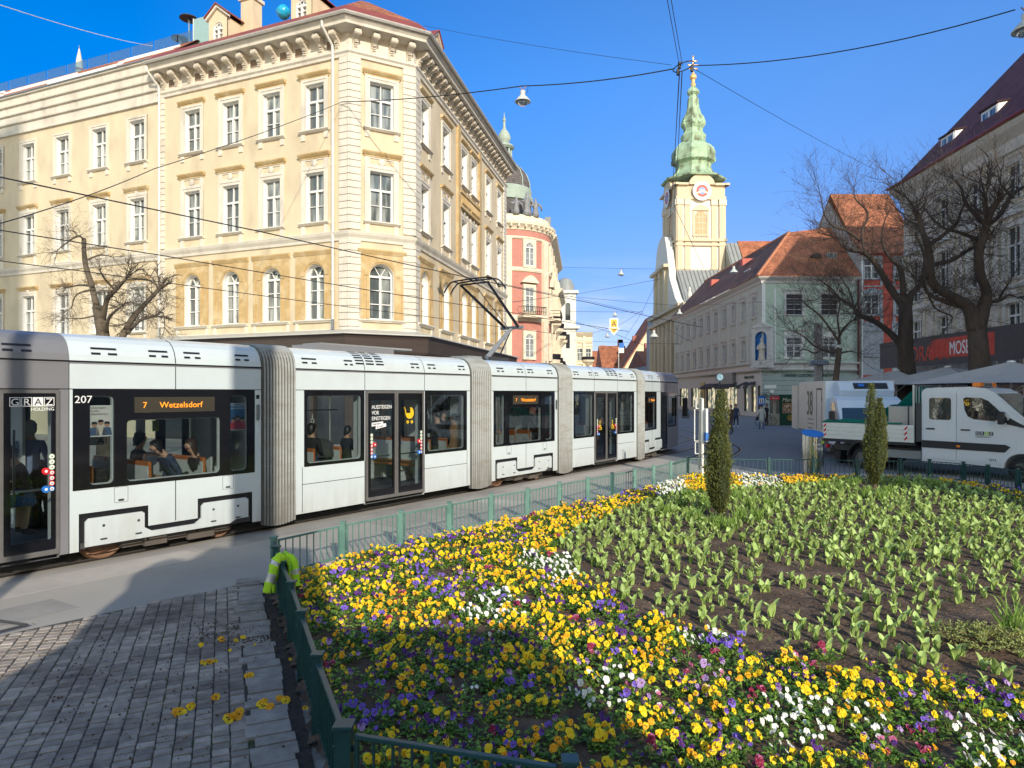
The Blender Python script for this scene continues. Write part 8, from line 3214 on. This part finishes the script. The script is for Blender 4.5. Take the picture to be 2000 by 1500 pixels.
# ================================================================= buildings and monument behind the camera
fm = thing('fountain_monument', 'stone fountain monument with a tall statue pier standing behind the viewer', 'monument', (1, -4, 0))
m = MB().mat(STONE)
GX0, GX1 = -1.2, 3.3
m.bbox(GX0, GX1, -6.5, -1.75, 0, 4.1, .05)
m.build('basin_block', fm)
m = MB().mat(STONE)
m.lathe([(.55, 0), (.5, .5), (.35, .9), (.42, 1.2), (.2, 1.5), (.0, 1.6)], 12, (-.5, -2.4, 4.2))
m.build('vase', fm)
m = MB().mat(STONE)
pc = Vector((.75, -3.1))
m.bbox(pc.x - .75, pc.x + .85, pc.y - .4, pc.y + .8, 4.1, 6.1, .04)
m.bbox(pc.x - .10, pc.x + .50, pc.y - .25, pc.y + .3, 6.1, 13, .04)
m.lathe([(.3, 13), (.35, 13.3), (.2, 14), (.28, 14.4), (.1, 14.8), (.15, 15), (0, 15.3)], 12, (pc.x + .2, pc.y, 0))
m.build('statue_pier', fm)
lp = thing('lamp_post', 'tall grey lamp post standing behind the viewer', 'lamp post', (-2.62, -1.9, 0))
MB(T(-2.62, -1.9, 0)).mat(DGREY).tube([(0, 0, 0), (0, 0, 10.5)], .10, 10).build('post', lp)
th = thing('town_hall', 'large pale town hall with a tall corner tower behind the viewer', 'building', (-10, -45, 0))
MB().mat(STONE).box(-34, -.4, -52, -40, 0, 57).build('tower', th)
cb = thing('square_corner_house', 'tall cream corner house on the right side of the square behind the viewer', 'building', (30, -20, 0))
m = MB().mat(CRM)
m.prism([(19.8, -10), (31, -36), (48, -36), (48, -10)], 0, 27, 'z')
m.build('wall', cb)
m = MB().mat(TILE).prism([(-36, 27), (-10, 27), (-20, 33)], 32, 48, 'x')
m.build('roof', cb, None, roofuv)
# ================================================================= camera, light, sky
cam = bpy.data.cameras.new('camera')
cam.sensor_width = 36
cam.lens = F / 2000 * 36
cam.shift_y = (HY - 750) / 2000
cam.clip_end = 3000
co = bpy.data.objects.new('camera', cam)
co.location = (0, 0, H)
co.rotation_euler = (PI / 2, 0, 0)
COL.objects.link(co)
scene.camera = co
AZ, EL = 20.0, 23.2
sd = Vector((math.sin(R(AZ)) * math.cos(R(EL)), -math.cos(R(AZ)) * math.cos(R(EL)), math.sin(R(EL))))
sun = bpy.data.lights.new('sun', 'SUN')
sun.energy = 3.0
sun.angle = R(.5)
sun.color = (1, .91, .78)
so = bpy.data.objects.new('sun', sun)
so.rotation_euler = sd.to_track_quat('Z', 'Y').to_euler()
COL.objects.link(so)
w = bpy.data.worlds.new('World')
scene.world = w
w.use_nodes = True
N, L = w.node_tree.nodes, w.node_tree.links
bg = N['Background']
sk = N.new('ShaderNodeTexSky')
sk.sky_type = 'NISHITA'
sk.sun_disc = False
sk.sun_elevation = R(EL)
sk.sun_rotation = math.atan2(sd.x, sd.y)
sk.air_density = 1.0
sk.dust_density = .15
sk.ozone_density = 2.0
hs = N.new('ShaderNodeHueSaturation')
hs.inputs['Saturation'].default_value = 1.08
tint = N.new('ShaderNodeMix')
tint.data_type = 'RGBA'
tint.blend_type = 'MULTIPLY'
tint.inputs['Factor'].default_value = 1
tcd = N.new('ShaderNodeTexCoord')
sdv = N.new('ShaderNodeSeparateXYZ')
L.new(tcd.outputs['Generated'], sdv.inputs[0])
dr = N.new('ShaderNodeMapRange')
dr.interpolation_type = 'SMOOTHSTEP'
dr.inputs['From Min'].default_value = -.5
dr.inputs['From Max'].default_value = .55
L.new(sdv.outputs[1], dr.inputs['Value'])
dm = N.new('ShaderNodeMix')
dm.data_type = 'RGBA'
dm.inputs['A'].default_value = (2.0, 1.6, 1.2, 1)  # sky behind the camera made brighter and warmer to lift the shade
lx = N.new('ShaderNodeMapRange')
lx.interpolation_type = 'SMOOTHSTEP'
lx.inputs['From Min'].default_value = -.75
lx.inputs['From Max'].default_value = .5
L.new(sdv.outputs[0], lx.inputs['Value'])
dx = N.new('ShaderNodeMix')
dx.data_type = 'RGBA'
dx.inputs['A'].default_value = (.12, .45, .86, 1)
dx.inputs['B'].default_value = (.60, .80, 1.10, 1)
L.new(lx.outputs['Result'], dx.inputs['Factor'])
lz = N.new('ShaderNodeMapRange')
lz.inputs['From Min'].default_value = .12
lz.inputs['From Max'].default_value = .42
L.new(sdv.outputs[2], lz.inputs['Value'])
dz = N.new('ShaderNodeMix')
dz.data_type = 'RGBA'
dz.inputs['A'].default_value = (.80, .58, .62, 1)
dz.inputs['B'].default_value = (1, 1, 1, 1)
L.new(lz.outputs['Result'], dz.inputs['Factor'])
dy = N.new('ShaderNodeMix')
dy.data_type = 'RGBA'
dy.blend_type = 'MULTIPLY'
dy.inputs['Factor'].default_value = 1
L.new(dx.outputs['Result'], dy.inputs['A'])
L.new(dz.outputs['Result'], dy.inputs['B'])
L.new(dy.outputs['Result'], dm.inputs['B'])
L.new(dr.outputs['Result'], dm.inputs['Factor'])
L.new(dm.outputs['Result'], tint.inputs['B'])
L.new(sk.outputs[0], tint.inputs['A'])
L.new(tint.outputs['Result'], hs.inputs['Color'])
# wisps of cloud low over the horizon
tc = N.new('ShaderNodeTexCoord')
mp = N.new('ShaderNodeMapping')
mp.inputs['Scale'].default_value = (2.2, 2.2, 16)
L.new(tc.outputs['Generated'], mp.inputs['Vector'])
nz = N.new('ShaderNodeTexNoise')
nz.inputs['Scale'].default_value = 2.2
nz.inputs['Detail'].default_value = 6
L.new(mp.outputs[0], nz.inputs['Vector'])
mr = N.new('ShaderNodeMapRange')
mr.inputs['From Min'].default_value = .5
mr.inputs['From Max'].default_value = .72
L.new(nz.outputs['Fac'], mr.inputs['Value'])
sp = N.new('ShaderNodeSeparateXYZ')
L.new(tc.outputs['Generated'], sp.inputs[0])
m2 = N.new('ShaderNodeMapRange')
m2.inputs['From Min'].default_value = .2
m2.inputs['From Max'].default_value = .03
L.new(sp.outputs[2], m2.inputs['Value'])
mm = N.new('ShaderNodeMath')
mm.operation = 'MULTIPLY'
L.new(mr.outputs[0], mm.inputs[0])
L.new(m2.outputs[0], mm.inputs[1])
mx = N.new('ShaderNodeMix')
mx.data_type = 'RGBA'
L.new(mm.outputs[0], mx.inputs['Factor'])
L.new(hs.outputs[0], mx.inputs['A'])
mx.inputs['B'].default_value = (3.6, 3.9, 4.4, 1)
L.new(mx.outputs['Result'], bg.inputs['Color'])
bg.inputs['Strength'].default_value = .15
scene.view_settings.view_transform = 'Standard'
scene.view_settings.look = 'None'
scene.view_settings.exposure = .60
scene.view_settings.gamma = 1
scene.render.engine = 'CYCLES'
scene.cycles.max_bounces = 8
scene.cycles.transparent_max_bounces = 16
